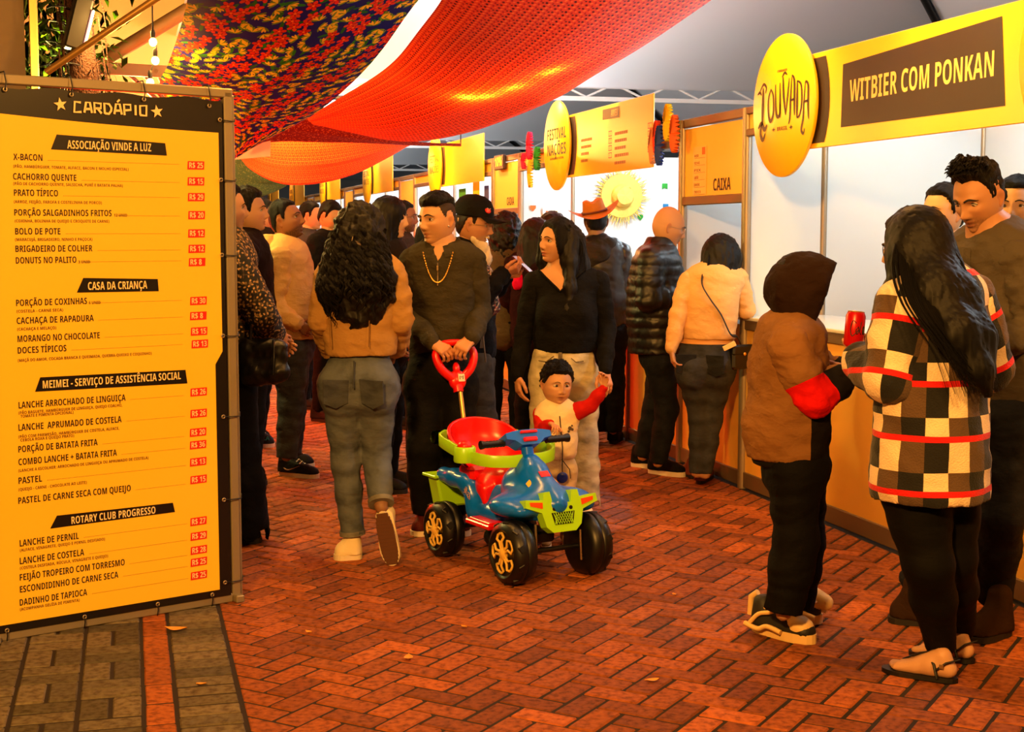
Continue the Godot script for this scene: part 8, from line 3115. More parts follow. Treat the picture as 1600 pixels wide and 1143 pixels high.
func plaid_tex() -> Texture2D:  # three columns, tall and short rows, a red line between
	var im := Image.create(384, 320, false, Image.FORMAT_RGB8)
	var bl := Color(0.055, 0.05, 0.045)
	var br := Color(0.40, 0.29, 0.19)
	var cr := Color(0.93, 0.82, 0.68)
	rng.seed = 2
	for y in 320:
		for x in 384:
			var c := int(x / 128.0)
			var col: Color
			if y < 36:
				col = Color(0.85, 0.04, 0.04)
			elif y < 214:
				col = [br, cr, bl][c]
			else:
				col = [bl, br, cr][c]
			if col == br:
				col = br.lerp(bl, 0.35 if (x + y) % 4 < 2 else 0.0)
			var n := 0.94 + 0.12 * rng.randf()
			im.set_pixel(x, y, Color(col.r * n, col.g * n, col.b * n))
	return ImageTexture.create_from_image(im)


func uv_by(mb: MB, f: Callable) -> MB:
	for q in mb.v.size():
		mb.uv[q] = f.call(mb.v[q])
	return mb


func plaid_woman() -> void:
	var s := pose_plaid()
	var J: Dictionary = s.J
	var k := 0.97
	var o := figure(s, "woman in a plaid black, cream and red cardigan with long straight black hair", {"skin": SKL, "yaw": 26.0, "pitch": -8.0, "hair_color": Color(0.02, 0.013, 0.01), "hair_top": 0.022, "hair_side": 0.02,
		"hairline": [[0.0, 0.62], [0.6, 0.5], [0.9, 0.0], [1.1, -0.5], [1.4, -0.9], [3.15, -1.0]]}, {"k": k, "fine": true})
	var pm := mat("plaid_knit", Color(1, 1, 1), 0.9)
	pm.albedo_texture = plaid_tex()
	pm.heightmap_enabled = true
	pm.heightmap_texture = weave
	pm.heightmap_scale = 0.15
	pm.rim_enabled = true
	pm.rim = 0.2
	var op := {"ease": 0.016, "wide": 1.0, "waist": 0.172, "hem": 0.190, "flat": 1.18, "sleeves": false, "belly": 0.11}
	var pr := top_prims(J, k, op)
	pr.append(cap(J.hem + Vector3(0, 0.1, -0.03), J.hem + Vector3(0, -0.06, -0.02), 0.165, 0.185, 0.05, 1.1))
	var mb := carve(pr, 0.012, 0.012, [hem_cut(J, J.hem.y - 0.085, k)])
	rumple(mb, 0.010, Vector3(6, 8, 6), 15)
	uv_by(mb, func(p: Vector3) -> Vector2:
		var c := J.waist as Vector3
		var an := atan2(p.x - c.x, -(p.z - c.z)) + 0.2
		return Vector2(an * 0.19 / 0.225 + 0.05, -(p.y - J.hem.y + 0.21) / 0.172 + 0.02))
	part("cardigan", mb, pm, o)
	for sd in ["l", "r"]:
		var a: Vector3 = J["sh" + sd]
		var b: Vector3 = J["el" + sd]
		var c: Vector3 = J["wr" + sd]
		var sp := sleeve_prims(J, sd, k, {"ease": 0.020, "sleeve_ease": 0.010, "cuff": 0.92, "cuff_r": 0.05})
		var sm := carve(sp, 0.010, 0.01)
		rumple(sm, 0.008, Vector3(9, 12, 9), 5)
		var d := (b - a).normalized()
		var x := Vector3(1.0 if sd == "l" else -1.0, 0, 0)
		x = (x - d * d.dot(x)).normalized()
		var y := x.cross(d)
		uv_by(sm, func(p: Vector3) -> Vector2:
			var l := d.dot(p - a)
			var an := atan2(y.dot(p - a), x.dot(p - a))
			return Vector2(an * 0.075 / 0.225 + 0.5, l / 0.172 + 0.72))
		part("sleeve", sm, pm, o)
		var w := MB.new()
		var d2 := (c - b).normalized()
		w.tube([c - d2 * 0.03, c + d2 * 0.005], 0.042, 14)
		part("sleeve_cuff", w, cloth("knit_black", Color(0.05, 0.045, 0.04)), o)
	trousers(o, s, k, cloth("black_legging", Color(0.045, 0.042, 0.04), 0.75, 10.0, 0.05), {"name": "leggings", "length": 1.0, "thigh": 0.120, "knee": 0.082, "calf": 0.076, "cuff": 0.052, "hips": 0.165}, 0.012, 0.004)
	# long hair down the back
	var H: Vector3 = J.head
	pr = []
	pr.append(cap(H + st(s, 0.01, 0.03, 0.01), H + st(s, 0.02, -0.04, 0.02), 0.106, 0.104, 0.03))
	pr.append_array(lock([H + st(s, 0.01, -0.03, 0.05), H + st(s, 0.045, -0.14, 0.135), H + st(s, 0.095, -0.27, 0.215), H + st(s, 0.150, -0.38, 0.235), H + st(s, 0.180, -0.45, 0.225)], 0.108, 0.018, 0.04, 1.5, st(s, 0.53, 0, 0.85)))
	pr.append_array(lock([H + st(s, 0.05, -0.05, 0.03), H + st(s, 0.12, -0.16, 0.11), H + st(s, 0.175, -0.28, 0.17), H + st(s, 0.20, -0.39, 0.18)], 0.085, 0.02, 0.04, 1.3, st(s, 0.53, 0, 0.85)))
	pr.append_array(lock([H + st(s, -0.05, -0.03, 0.05), H + st(s, -0.070, -0.12, 0.09), H + st(s, -0.072, -0.19, 0.11)], 0.052, 0.012, 0.03))
	var hm := carve(pr, 0.009, 0.02)
	rumple(hm, 0.005, Vector3(80, 4, 80), 8)
	strands(hm, func(r: RandomNumberGenerator) -> Array:
		var w := r.randf()
		var u := r.randfn(0.0, 0.010)
		var q := 0.20 * w - 0.05
		return [H + st(s, -0.06 + 0.11 * w, 0.085 - 0.06 * absf(w - 0.45), 0.06), H + st(s, -0.080 + 0.20 * w + u, -0.05, 0.135 - 0.03 * w), H + st(s, -0.020 + q + u, -0.17, 0.225 - 0.05 * w), H + st(s, 0.050 + q * 0.8 + u, -0.29 - 0.02 * r.randf(), 0.285 - 0.07 * w), H + st(s, 0.12 + q * 0.5 + u * 2.0, -0.40 - 0.06 * r.randf(), 0.275 - 0.07 * w)], 130, 6, 0.0042)
	part("long_hair", hm, hair_mat("hair_jet", Color(0.022, 0.014, 0.010)), o)
	glasses(o, head_xf(s), mat("frame_tortoise", Color(0.12, 0.07, 0.04), 0.3), 0.021)
	# flat black sandals
	var blk := mat("sandal_black", Color(0.04, 0.035, 0.03), 0.5)
	for sd in ["l", "r"]:
		var toe: Vector3 = J["toe" + sd]
		var heel: Vector3 = J["heel" + sd]
		var f := (toe - heel).normalized()
		var x := Vector3.UP.cross(f)
		var bs := Transform3D(Basis(x, Vector3.UP, f), heel)
		var ln := (toe - heel).length()
		var sp := []
		for q in 28:
			var an := TAU * q / 28.0
			var zz := ln * (0.5 - 0.5 * cos(an))
			var wz := 0.044 * (0.78 + 0.30 * smoothstep(0.3, 0.75, zz / ln)) * sqrt(maxf(0.0, 1.0 - pow(absf(2.0 * zz / ln - 1.0), 3.2)))
			sp.append(Vector2(wz * (1.0 if an < PI else -1.0), zz))
		var m := MB.new()
		m.prism(PackedVector2Array(sp), 0.016, Transform3D(Basis(x, f, x.cross(f)), heel + (Vector3.ZERO if x.cross(f).y > 0 else Vector3(0, 0.016, 0))), 0.003)
		part("sandal_sole", m, blk, o)
		m = MB.new()
		m.tube([Vector3(0.0, 0.02, ln * 0.84), Vector3(0.0, 0.052, ln * 0.72), Vector3(0.004, 0.083, ln * 0.50), Vector3(0.0, 0.092, ln * 0.38)], 0.006, 6, true, 0.6)
		for sx in [-1.0, 1.0]:
			m.tube([Vector3(0.0, 0.090, ln * 0.40), Vector3(sx * 0.038, 0.06, ln * 0.27), Vector3(sx * 0.042, 0.016, ln * 0.22)], 0.006, 6, true, 0.6)
			m.tube([Vector3(sx * 0.040, 0.045, ln * 0.24), Vector3(sx * 0.036, 0.072, ln * 0.12), Vector3(0.0, 0.080, -0.002)], 0.006, 6, true, 0.6)
		part("sandal_strap", m, blk, o, bs)
		m = MB.new()
		m.box(Vector3(0.044 * (-1.0 if sd == "r" else 1.0), 0.060, ln * 0.17), Vector3(0.005, 0.014, 0.014), Basis(), 0.002)
		part("buckle", m, mat("buckle_metal", Color(0.8, 0.7, 0.5), 0.3, 0.9), o, bs)
		var fp := []  # the bare foot
		fp.append(cap(Vector3(0, 0.042, 0.035), Vector3(0, 0.040, ln * 0.35), 0.030, 0.028, 0.02))
		fp.append(cap(Vector3(0, 0.085, 0.055), Vector3(0, 0.05, ln * 0.45), 0.030, 0.028, 0.03))
		fp.append(cap(Vector3(0, 0.045, ln * 0.35), Vector3(0, 0.032, ln * 0.70), 0.032, 0.020, 0.02, 1.0))
		fp.append(cap(Vector3(0.012, 0.034, ln * 0.55), Vector3(0.018, 0.028, ln * 0.76), 0.022, 0.016, 0.02))
		fp.append(cap(Vector3(-0.014, 0.034, ln * 0.55), Vector3(-0.018, 0.028, ln * 0.72), 0.022, 0.014, 0.02))
		var sgn := 1.0 if sd == "r" else -1.0
		for q in 5:
			var tx := sgn * (0.026 - 0.0135 * q)
			var tl: float = [0.93, 0.925, 0.90, 0.87, 0.83][q]
			var tr: float = [0.0115, 0.0085, 0.008, 0.0078, 0.0074][q]
			fp.append(cap(Vector3(tx * 0.9, 0.030, ln * 0.70), Vector3(tx, 0.025, ln * tl - tr), tr * 1.05, tr, 0.004, 1.0, q + 1))
		var fm := carve(fp, 0.0055, 0.003, [[Vector3(0, -1, 0), -0.014, Vector3(0, 0, ln * 0.5), 0.2]])
		tint(fm, Color(SKL.r, SKL.g * 0.93, SKL.b * 0.9))
		part("foot", fm, skin_mat(), o, bs)


func grey_shirt_man() -> void:
	var s := pose_grey()
	var J: Dictionary = s.J
	var k := 1.06
	var o := figure(s, "tall man with tousled dark hair in a grey button shirt looking down", {"skin": Color(0.44, 0.21, 0.10), "yaw": 8.0, "pitch": -24.0, "roll": 0.0, "scale": 0.98, "look": Vector2(-0.1, -0.55), "nose": 1.25, "brow": 1.3, "stubble": 0.55, "stubble_color": Color(0.035, 0.02, 0.014), "hair_color": Color(0.05, 0.03, 0.018), "hair_top": 0.018, "hair_side": 0.004, "hair_rough": 0.008, "hair_freq": Vector3(50, 30, 50), "quiff": 0.008, "brow_thick": 0.0052,
		"hairline": [[0.0, 0.66], [0.5, 0.72], [0.85, 0.62], [1.1, 0.36], [1.27, -0.05], [1.42, -0.22], [1.52, 0.2], [1.75, 0.18], [1.95, -0.25], [2.4, -0.6], [3.15, -0.68]]}, {"k": k, "fine": true, "face_fine": true, "neck": 1.1, "collar_skin": {"wide": 1.0, "waist": 0.16, "hem": 0.16, "flat": 1.3, "ease": 0.004}})
	var hm := MB.new()
	var hx := head_xf(s)
	strands(hm, func(r: RandomNumberGenerator) -> Array:  # tousled tufts
		var a := r.randf_range(-1.6, 1.6)
		var la := r.randf_range(0.75, 1.35)
		var d := Vector3(sin(a) * cos(la), sin(la), cos(a) * cos(la))
		var p := d * Vector3(0.085, 0.135, 0.105)
		var e := Vector3(r.randfn(0, 0.4), r.randf_range(0.3, 1.0), r.randf_range(0.0, 0.9)).normalized()
		return [p * 0.9, p + e * 0.012, p + e * 0.026 + d * 0.004, p + e * 0.034 + Vector3(0, -0.004, 0.012)], 150, 31, 0.0055)
	part("hair_tuft", hm, mats["hair_" + "black"] if mats.has("hair_" + "black") else hair_mat("hair_black", Color(0.05, 0.03, 0.018)), o, hx)
	var grey := cloth("grey_poplin", Color(0.31, 0.28, 0.23), 0.75, 9.0, 0.08)
	var sh := top(o, "shirt", J, k, {"ease": 0.008, "wide": 1.0, "waist": 0.160, "hem": 0.168, "flat": 1.3, "cuff": 0.80, "cuff_r": 0.046, "belly": 0.10, "neck": false}, 0.012, grey, 0.012, Vector3(7, 10, 7), [hem_cut(J, J.hem.y - 0.05, k)], 22)
	var n: Vector3 = J.neck
	var m := MB.new()
	for sx in [-1.0, 1.0]:
		var k0 := m.v.size()
		for q in 15:
			var an := lerpf(0.16, PI, q / 14.0)
			var fr := maxf(0.0, cos(an))
			var low := Vector3(n.x + sx * (sin(an) * 0.116 + 0.020 * fr), n.y + 0.022 - 0.085 * fr * fr, n.z + cos(an) * 0.104 + 0.026)
			var mid := Vector3(n.x + sx * sin(an) * 0.078, n.y + 0.076 - 0.046 * fr, n.z + cos(an) * 0.080 + 0.012)
			var inn := Vector3(n.x + sx * sin(an) * 0.068, n.y - 0.01 - 0.03 * fr, n.z + cos(an) * 0.064 + 0.012)
			for p in [low, low.lerp(mid, 0.5) + Vector3(sx * sin(an), 0.2, cos(an)) * 0.007, mid, inn]:
				m.vert(p, Vector3.ZERO)
		for q in 14:
			for e in 3:
				var p0 := k0 + q * 4 + e
				if sx > 0:
					m.tri(p0, p0 + 1, p0 + 5)
					m.tri(p0, p0 + 5, p0 + 4)
				else:
					m.tri(p0, p0 + 5, p0 + 1)
					m.tri(p0, p0 + 4, p0 + 5)
	m.smooth()
	part("collar", m, grey, o)
	m = MB.new()
	m.sheet(2, 24, func(a: float, t: float) -> Vector3:
		return Vector3(n.x - 0.02 + 0.035 * a, lerpf(J.hem.y - 0.045, n.y - 0.02, t), front(sh, n.x, lerpf(J.hem.y - 0.045, n.y - 0.03, t), 1.0, 0.03) + 0.002))
	part("button_placket", m, grey, o)
	m = MB.new()
	for q in 6:
		var t := 0.12 + 0.15 * q
		m.ball(Vector3(n.x - 0.002, lerpf(J.hem.y - 0.045, n.y - 0.02, t), front(sh, n.x, lerpf(J.hem.y - 0.045, n.y - 0.03, t), 1.0, 0.03) + 0.005), Vector3(0.006, 0.006, 0.002), 10, 6)
	part("button", m, mat("button_horn", Color(0.3, 0.25, 0.2), 0.4), o)
	trousers(o, s, k, denim("dark_denim", Color(0.13, 0.145, 0.19)), {"name": "jeans", "length": 0.98, "thigh": 0.108, "knee": 0.078, "calf": 0.076, "cuff": 0.068, "hips": 0.168, "waist": 0.155, "seat": 0.10}, 0.012, 0.012)
	var suede := cloth("brown_suede", Color(0.17, 0.105, 0.06), 0.85, 9.0, 0.08)
	shoes(o, s, k * 1.1, suede, mat("sole_brown", Color(0.07, 0.05, 0.035), 0.7), {"high": 1.3, "sole": 0.02, "wide": 0.052})


func beige_man(white_sole: Material) -> void:
	var s := pose_beige()
	var J: Dictionary = s.J
	var k := 1.0
	var o := figure(s, "bearded man in a cream zip hoodie and jeans looking up to the right", {"skin": Color(0.27, 0.12, 0.055), "yaw": -4.0, "pitch": 14.0, "scale": 1.05, "stubble": 0.85, "nose": 1.1, "hair_side": 0.004, "hair_top": 0.014, "hair_rough": 0.003, "hair_color": Color(0.03, 0.018, 0.012), "buzz": 0.5}, {"k": k, "fine": true, "face_fine": true})
	var cream := cloth("cream_fleece", Color(0.86, 0.72, 0.47), 0.9, 8.0, 0.15)
	top(o, "hoodie", J, k, {"ease": 0.014, "wide": 1.06, "waist": 0.178, "hem": 0.178, "flat": 1.2, "belly": 0.135, "cuff": 0.98, "cuff_r": 0.045}, 0.013, cream, 0.012, Vector3(6, 10, 6), [hem_cut(J, J.hem.y - 0.05, k)], 33)
	var H: Vector3 = J.neck
	var pr := [cap(H + Vector3(-0.075, 0.01, -0.075), H + Vector3(0.075, 0.01, -0.075), 0.078, 0.078, 0.04), cap(H + Vector3(0, -0.05, -0.14), H + Vector3(0, -0.11, -0.145), 0.095, 0.06, 0.04), cap(H + Vector3(-0.085, 0.0, 0.0), H + Vector3(-0.06, -0.03, 0.075), 0.04, 0.03, 0.03), cap(H + Vector3(0.085, 0.0, 0.0), H + Vector3(0.06, -0.03, 0.075), 0.04, 0.03, 0.03)]
	wear(o, "hood_down", pr, 0.012, cream, 0.010, Vector3(9, 9, 9))
	var m := MB.new()
	m.tube([H + Vector3(0.0, -0.04, 0.105), J.chest + Vector3(0.0, 0, 0.172), J.waist + Vector3(0.0, 0, 0.205), J.hem + Vector3(0, -0.04, 0.178)], 0.005, 6)
	m.tube([H + Vector3(-0.035, -0.02, 0.11), H + Vector3(-0.05, -0.12, 0.150), H + Vector3(-0.05, -0.22, 0.175)], 0.004, 6)
	part("zip_and_cord", m, mat("zip_dark", Color(0.09, 0.06, 0.05), 0.5), o)
	trousers(o, s, k, denim("mid_denim", Color(0.27, 0.29, 0.31)), {"name": "jeans", "length": 1.04, "thigh": 0.105, "knee": 0.075, "calf": 0.068, "cuff": 0.062, "hips": 0.172, "waist": 0.165, "ease": 0.006}, 0.013, 0.012)
	shoes(o, s, k, cloth("dark_mesh_shoe", Color(0.10, 0.08, 0.075), 0.6, 12.0), white_sole, {"laces": true})
	var f: Vector3 = (J.toer - J.heelr).normalized()
	var x := Vector3.UP.cross(f)
	m = MB.new()
	m.tube(spline([Vector3(-0.047, 0.055, 0.07), Vector3(-0.049, 0.045, 0.11), Vector3(-0.047, 0.075, 0.19)], 4), [0.001, 0.003, 0.004, 0.0045, 0.004, 0.003, 0.002, 0.0015, 0.001], 5)
	part("swoosh_mark", m, mat("shoe_mark", Color(0.7, 0.5, 0.35), 0.5), o, Transform3D(Basis(x, Vector3.UP, f), J.heelr))


func cap_man(black: Material, dark_shoe: Material, dark_sole: Material) -> void:
	var s := pose_cap()
	var J: Dictionary = s.J
	var k := 1.02
	var o := figure(s, "man with long white beard, glasses and black cap reading a phone", {"skin": Color(0.42, 0.19, 0.09), "yaw": 10.0, "pitch": -8.0, "scale": 1.04, "nose": 1.2, "stubble": 0.7, "stubble_color": Color(0.34, 0.26, 0.18), "hair_color": Color(0.16, 0.11, 0.08), "hair_key": "grizzled", "hair_side": 0.003, "hair_top": 0.004, "brow_color": Color(0.3, 0.24, 0.18), "brow_key": "grey"}, {"k": k, "fine": true, "face_fine": true})
	var hx := head_xf(s)
	# cap
	var blk := cloth("cap_black", Color(0.05, 0.045, 0.045), 0.8, 10.0, 0.1)
	var m := MB.new()
	m.lathe([Vector2(0.098, 0.0), Vector2(0.101, 0.02), Vector2(0.096, 0.055), Vector2(0.078, 0.09), Vector2(0.045, 0.112), Vector2(0.0, 0.12)], 32, Transform3D(Basis.from_scale(Vector3(0.92, 1, 1.12)) , Vector3(0, 0.044, -0.005)))
	m.sheet(16, 8, func(a: float, t: float) -> Vector3:
		var an := lerpf(-1.15, 1.15, a)
		var p := Vector3(sin(an) * 0.090, 0.048, cos(an) * 0.105)
		return p + Vector3(sin(an) * 0.004, -0.008 * t - 0.03 * sin(an) * sin(an) * t, 0.082 * t * pow(cos(an * 0.9), 0.6)))
	part("cap", m, blk, o, hx)
	m = MB.new()
	m.ball(Vector3(-0.052, 0.085, 0.080), Vector3(0.022, 0.017, 0.007), 16, 10, Basis.from_euler(Vector3(-0.45, -0.62, 0)))
	part("cap_emblem", m, mat("emblem_red", Color(0.85, 0.10, 0.05), 0.5), o, hx)
	m = MB.new()
	for q in 3:
		var y := 0.078 + 0.008 * q
		m.tube([Vector3(-0.068, y + 0.004, 0.077), Vector3(-0.056, y - 0.002, 0.0865 + 0.001), Vector3(-0.040, y + 0.002, 0.0905)], 0.0016, 5)
	part("emblem_lines", m, mat("emblem_white", Color(0.95, 0.8, 0.7), 0.5), o, hx)
	glasses(o, hx, mat("wire_frame", Color(0.6, 0.5, 0.35), 0.3, 0.8), 0.017)
	# beard
	var pr := []
	pr.append(cap(Vector3(0, -0.115, 0.066), Vector3(0, -0.18, 0.080), 0.034, 0.046, 0.03))
	pr.append(cap(Vector3(0, -0.17, 0.080), Vector3(0, -0.33, 0.080), 0.046, 0.016, 0.03, 1.2))
	pr.append(cap(Vector3(-0.058, -0.075, 0.020), Vector3(-0.028, -0.125, 0.060), 0.014, 0.028, 0.03))
	pr.append(cap(Vector3(0.058, -0.075, 0.020), Vector3(0.028, -0.125, 0.060), 0.014, 0.028, 0.03))
	pr.append(cap(Vector3(-0.024, -0.062, 0.088), Vector3(0.024, -0.062, 0.088), 0.007, 0.007, 0.01))
	var bm := carve(pr, 0.008, 0.01)
	rumple(bm, 0.010, Vector3(50, 9, 50), 4)
	strands(bm, func(r: RandomNumberGenerator) -> Array:
		var a := r.randf_range(-1.5, 1.5)
		var p := Vector3(sin(a) * 0.045, -0.135 - 0.1 * r.randf(), 0.075 + cos(a) * 0.040)
		return [p, p + Vector3(sin(a) * 0.008, -0.05, 0.006), p + Vector3(-sin(a) * 0.012 + r.randfn(0, 0.008), -0.12, 0.002)], 90, 14, 0.003)
	var white := mat("beard_white", Color(0.83, 0.76, 0.62), 0.8)
	part("beard", bm, white, o, hx)
	top(o, "jacket", J, k, {"ease": 0.014, "wide": 1.0, "waist": 0.17, "hem": 0.175, "flat": 1.2, "belly": 0.11, "cuff": 0.96, "cuff_r": 0.042}, 0.013, black, 0.010, Vector3(7, 10, 7), [hem_cut(J, J.hem.y - 0.05, k)], 41)
	# patterned shirt front
	var pm := mat("patterned_shirt", Color(1, 1, 1), 0.8)
	var im := Image.create(128, 128, false, Image.FORMAT_RGB8)
	im.fill(Color(0.10, 0.04, 0.03))
	rng.seed = 50
	for q in 130:
		stamp(im, rng.randf() * 128, rng.randf() * 128, 3 + rng.randf() * 4, 3, rng.randf() * 3, Color(0.9, 0.78, 0.6) if q % 4 else Color(0.75, 0.12, 0.12))
	pm.albedo_texture = ImageTexture.create_from_image(im)
	pm.uv1_triplanar = true
	pm.uv1_scale = Vector3.ONE * 5.0
	wear(o, "shirt_front", [cap(J.neck + Vector3(-0.01, -0.06, 0.075), J.chest + Vector3(-0.01, 0.02, 0.125), 0.06, 0.06, 0.03), cap(J.chest + Vector3(-0.01, 0.02, 0.125), J.waist + Vector3(-0.01, 0.08, 0.15), 0.065, 0.06, 0.03)], 0.012, pm, 0.006)
	m = MB.new()
	m.box(J.waist + Vector3(-0.13, 0.0, 0.10), Vector3(0.01, 0.30, 0.11), Basis(Vector3(0, 1, 0), 0.4), 0.004)
	m.tube([J.waist + Vector3(-0.15, 0.13, 0.13), J.hem + Vector3(-0.155, -0.06, 0.16)], 0.005, 6)
	part("jacket_trim", m, mat("foil_trim", Color(0.55, 0.5, 0.45), 0.25, 0.6), o)
	trousers(o, s, k, denim("grey_trouser", Color(0.30, 0.28, 0.24)), {"length": 1.03, "thigh": 0.110, "knee": 0.085, "calf": 0.085, "cuff": 0.08, "hips": 0.17, "ease": 0.008}, 0.014, 0.012)
	shoes(o, s, k, dark_shoe, dark_sole)
	# the phone in his hands
	var ph := thing("phone", "dark red phone held up by the bearded man in the cap", "phone", o.position + o.basis * (J.wrr.lerp(J.wrl, 0.5) + st(s, 0.108, 0.060, 0.0)), s.turn)
	m = MB.new()
	var tb := Basis.from_euler(Vector3(-0.85, 0, 0))
	m.box(Vector3.ZERO, Vector3(0.075, 0.15, 0.010), tb, 0.004)
	part("case", m, mat("phone_case", Color(0.28, 0.03, 0.04), 0.35), ph)
	m = MB.new()
	m.box(tb * Vector3(0, 0, -0.0055), Vector3(0.068, 0.142, 0.002), tb, 0.0008)
	part("screen", m, mat("phone_glass", Color(0.25, 0.22, 0.22), 0.1), ph)


func puffer_man(white_sole: Material) -> void:
	var s := pose_puffy()
	var J: Dictionary = s.J
	var k := 0.98
	var o := figure(s, "bald man with glasses in a black quilted puffer jacket at the counter", {"skin": Color(0.50, 0.26, 0.125), "yaw": 6.0, "pitch": -16.0, "scale": 1.04, "hair": false, "nose": 1.1, "stubble": 0.15, "brow_color": Color(0.15, 0.09, 0.05), "brow_key": "brown", "buzz": 0.0}, {"k": k, "fine": true, "face_fine": true, "neck": 1.1})
	glasses(o, head_xf(s), mat("frame_clear", Color(0.75, 0.65, 0.5), 0.2, 0.3), 0.018)
	var puf := mat("puffer_black", Color(0.03, 0.027, 0.026), 0.42)
	var pr := top_prims(J, k, {"ease": 0.022, "wide": 0.98, "waist": 0.175, "hem": 0.178, "flat": 1.15, "belly": 0.10, "cuff": 0.97, "cuff_r": 0.045})
	pr.append(cap(J.neck + Vector3(0, -0.02, 0), J.neck + Vector3(0, 0.045, -0.005), 0.085, 0.080, 0.02))
	var mb := carve(pr, 0.010, 0.012, [hem_cut(J, J.hem.y - 0.04, k), [Vector3(0, 1, 0), J.neck.y + 0.085, J.neck + Vector3(0, 0.1, 0), 0.1]])
	for q in mb.v.size():
		var p := mb.v[q]
		var t := p.y
		for sd in ["l", "r"]:
			var a: Vector3 = J["sh" + sd]
			var b: Vector3 = J["el" + sd]
			var c: Vector3 = J["wr" + sd]
			var d := (c - b).normalized()
			if (p - b).dot(d) > 0.0 and ((p - b) - d * (p - b).dot(d)).length() < 0.085 and (p - b).dot(d) < 0.3:
				t = (p - b).dot(d)
		mb.v[q] += mb.n[q] * (0.009 * sqrt(absf(sin(t * PI / 0.062))) - 0.006)
	mb.smooth()
	rumple(mb, 0.004, Vector3(22, 22, 22), 2)
	part("puffer_jacket", mb, puf, o)
	trousers(o, s, k, denim("charcoal_denim", Color(0.10, 0.105, 0.12)), {"name": "jeans", "length": 1.02, "thigh": 0.098, "knee": 0.072, "calf": 0.066, "cuff": 0.060, "hips": 0.160}, 0.013, 0.010)
	shoes(o, s, k * 1.02, cloth("black_suede", Color(0.06, 0.055, 0.05), 0.8), white_sole, {"sole": 0.03})


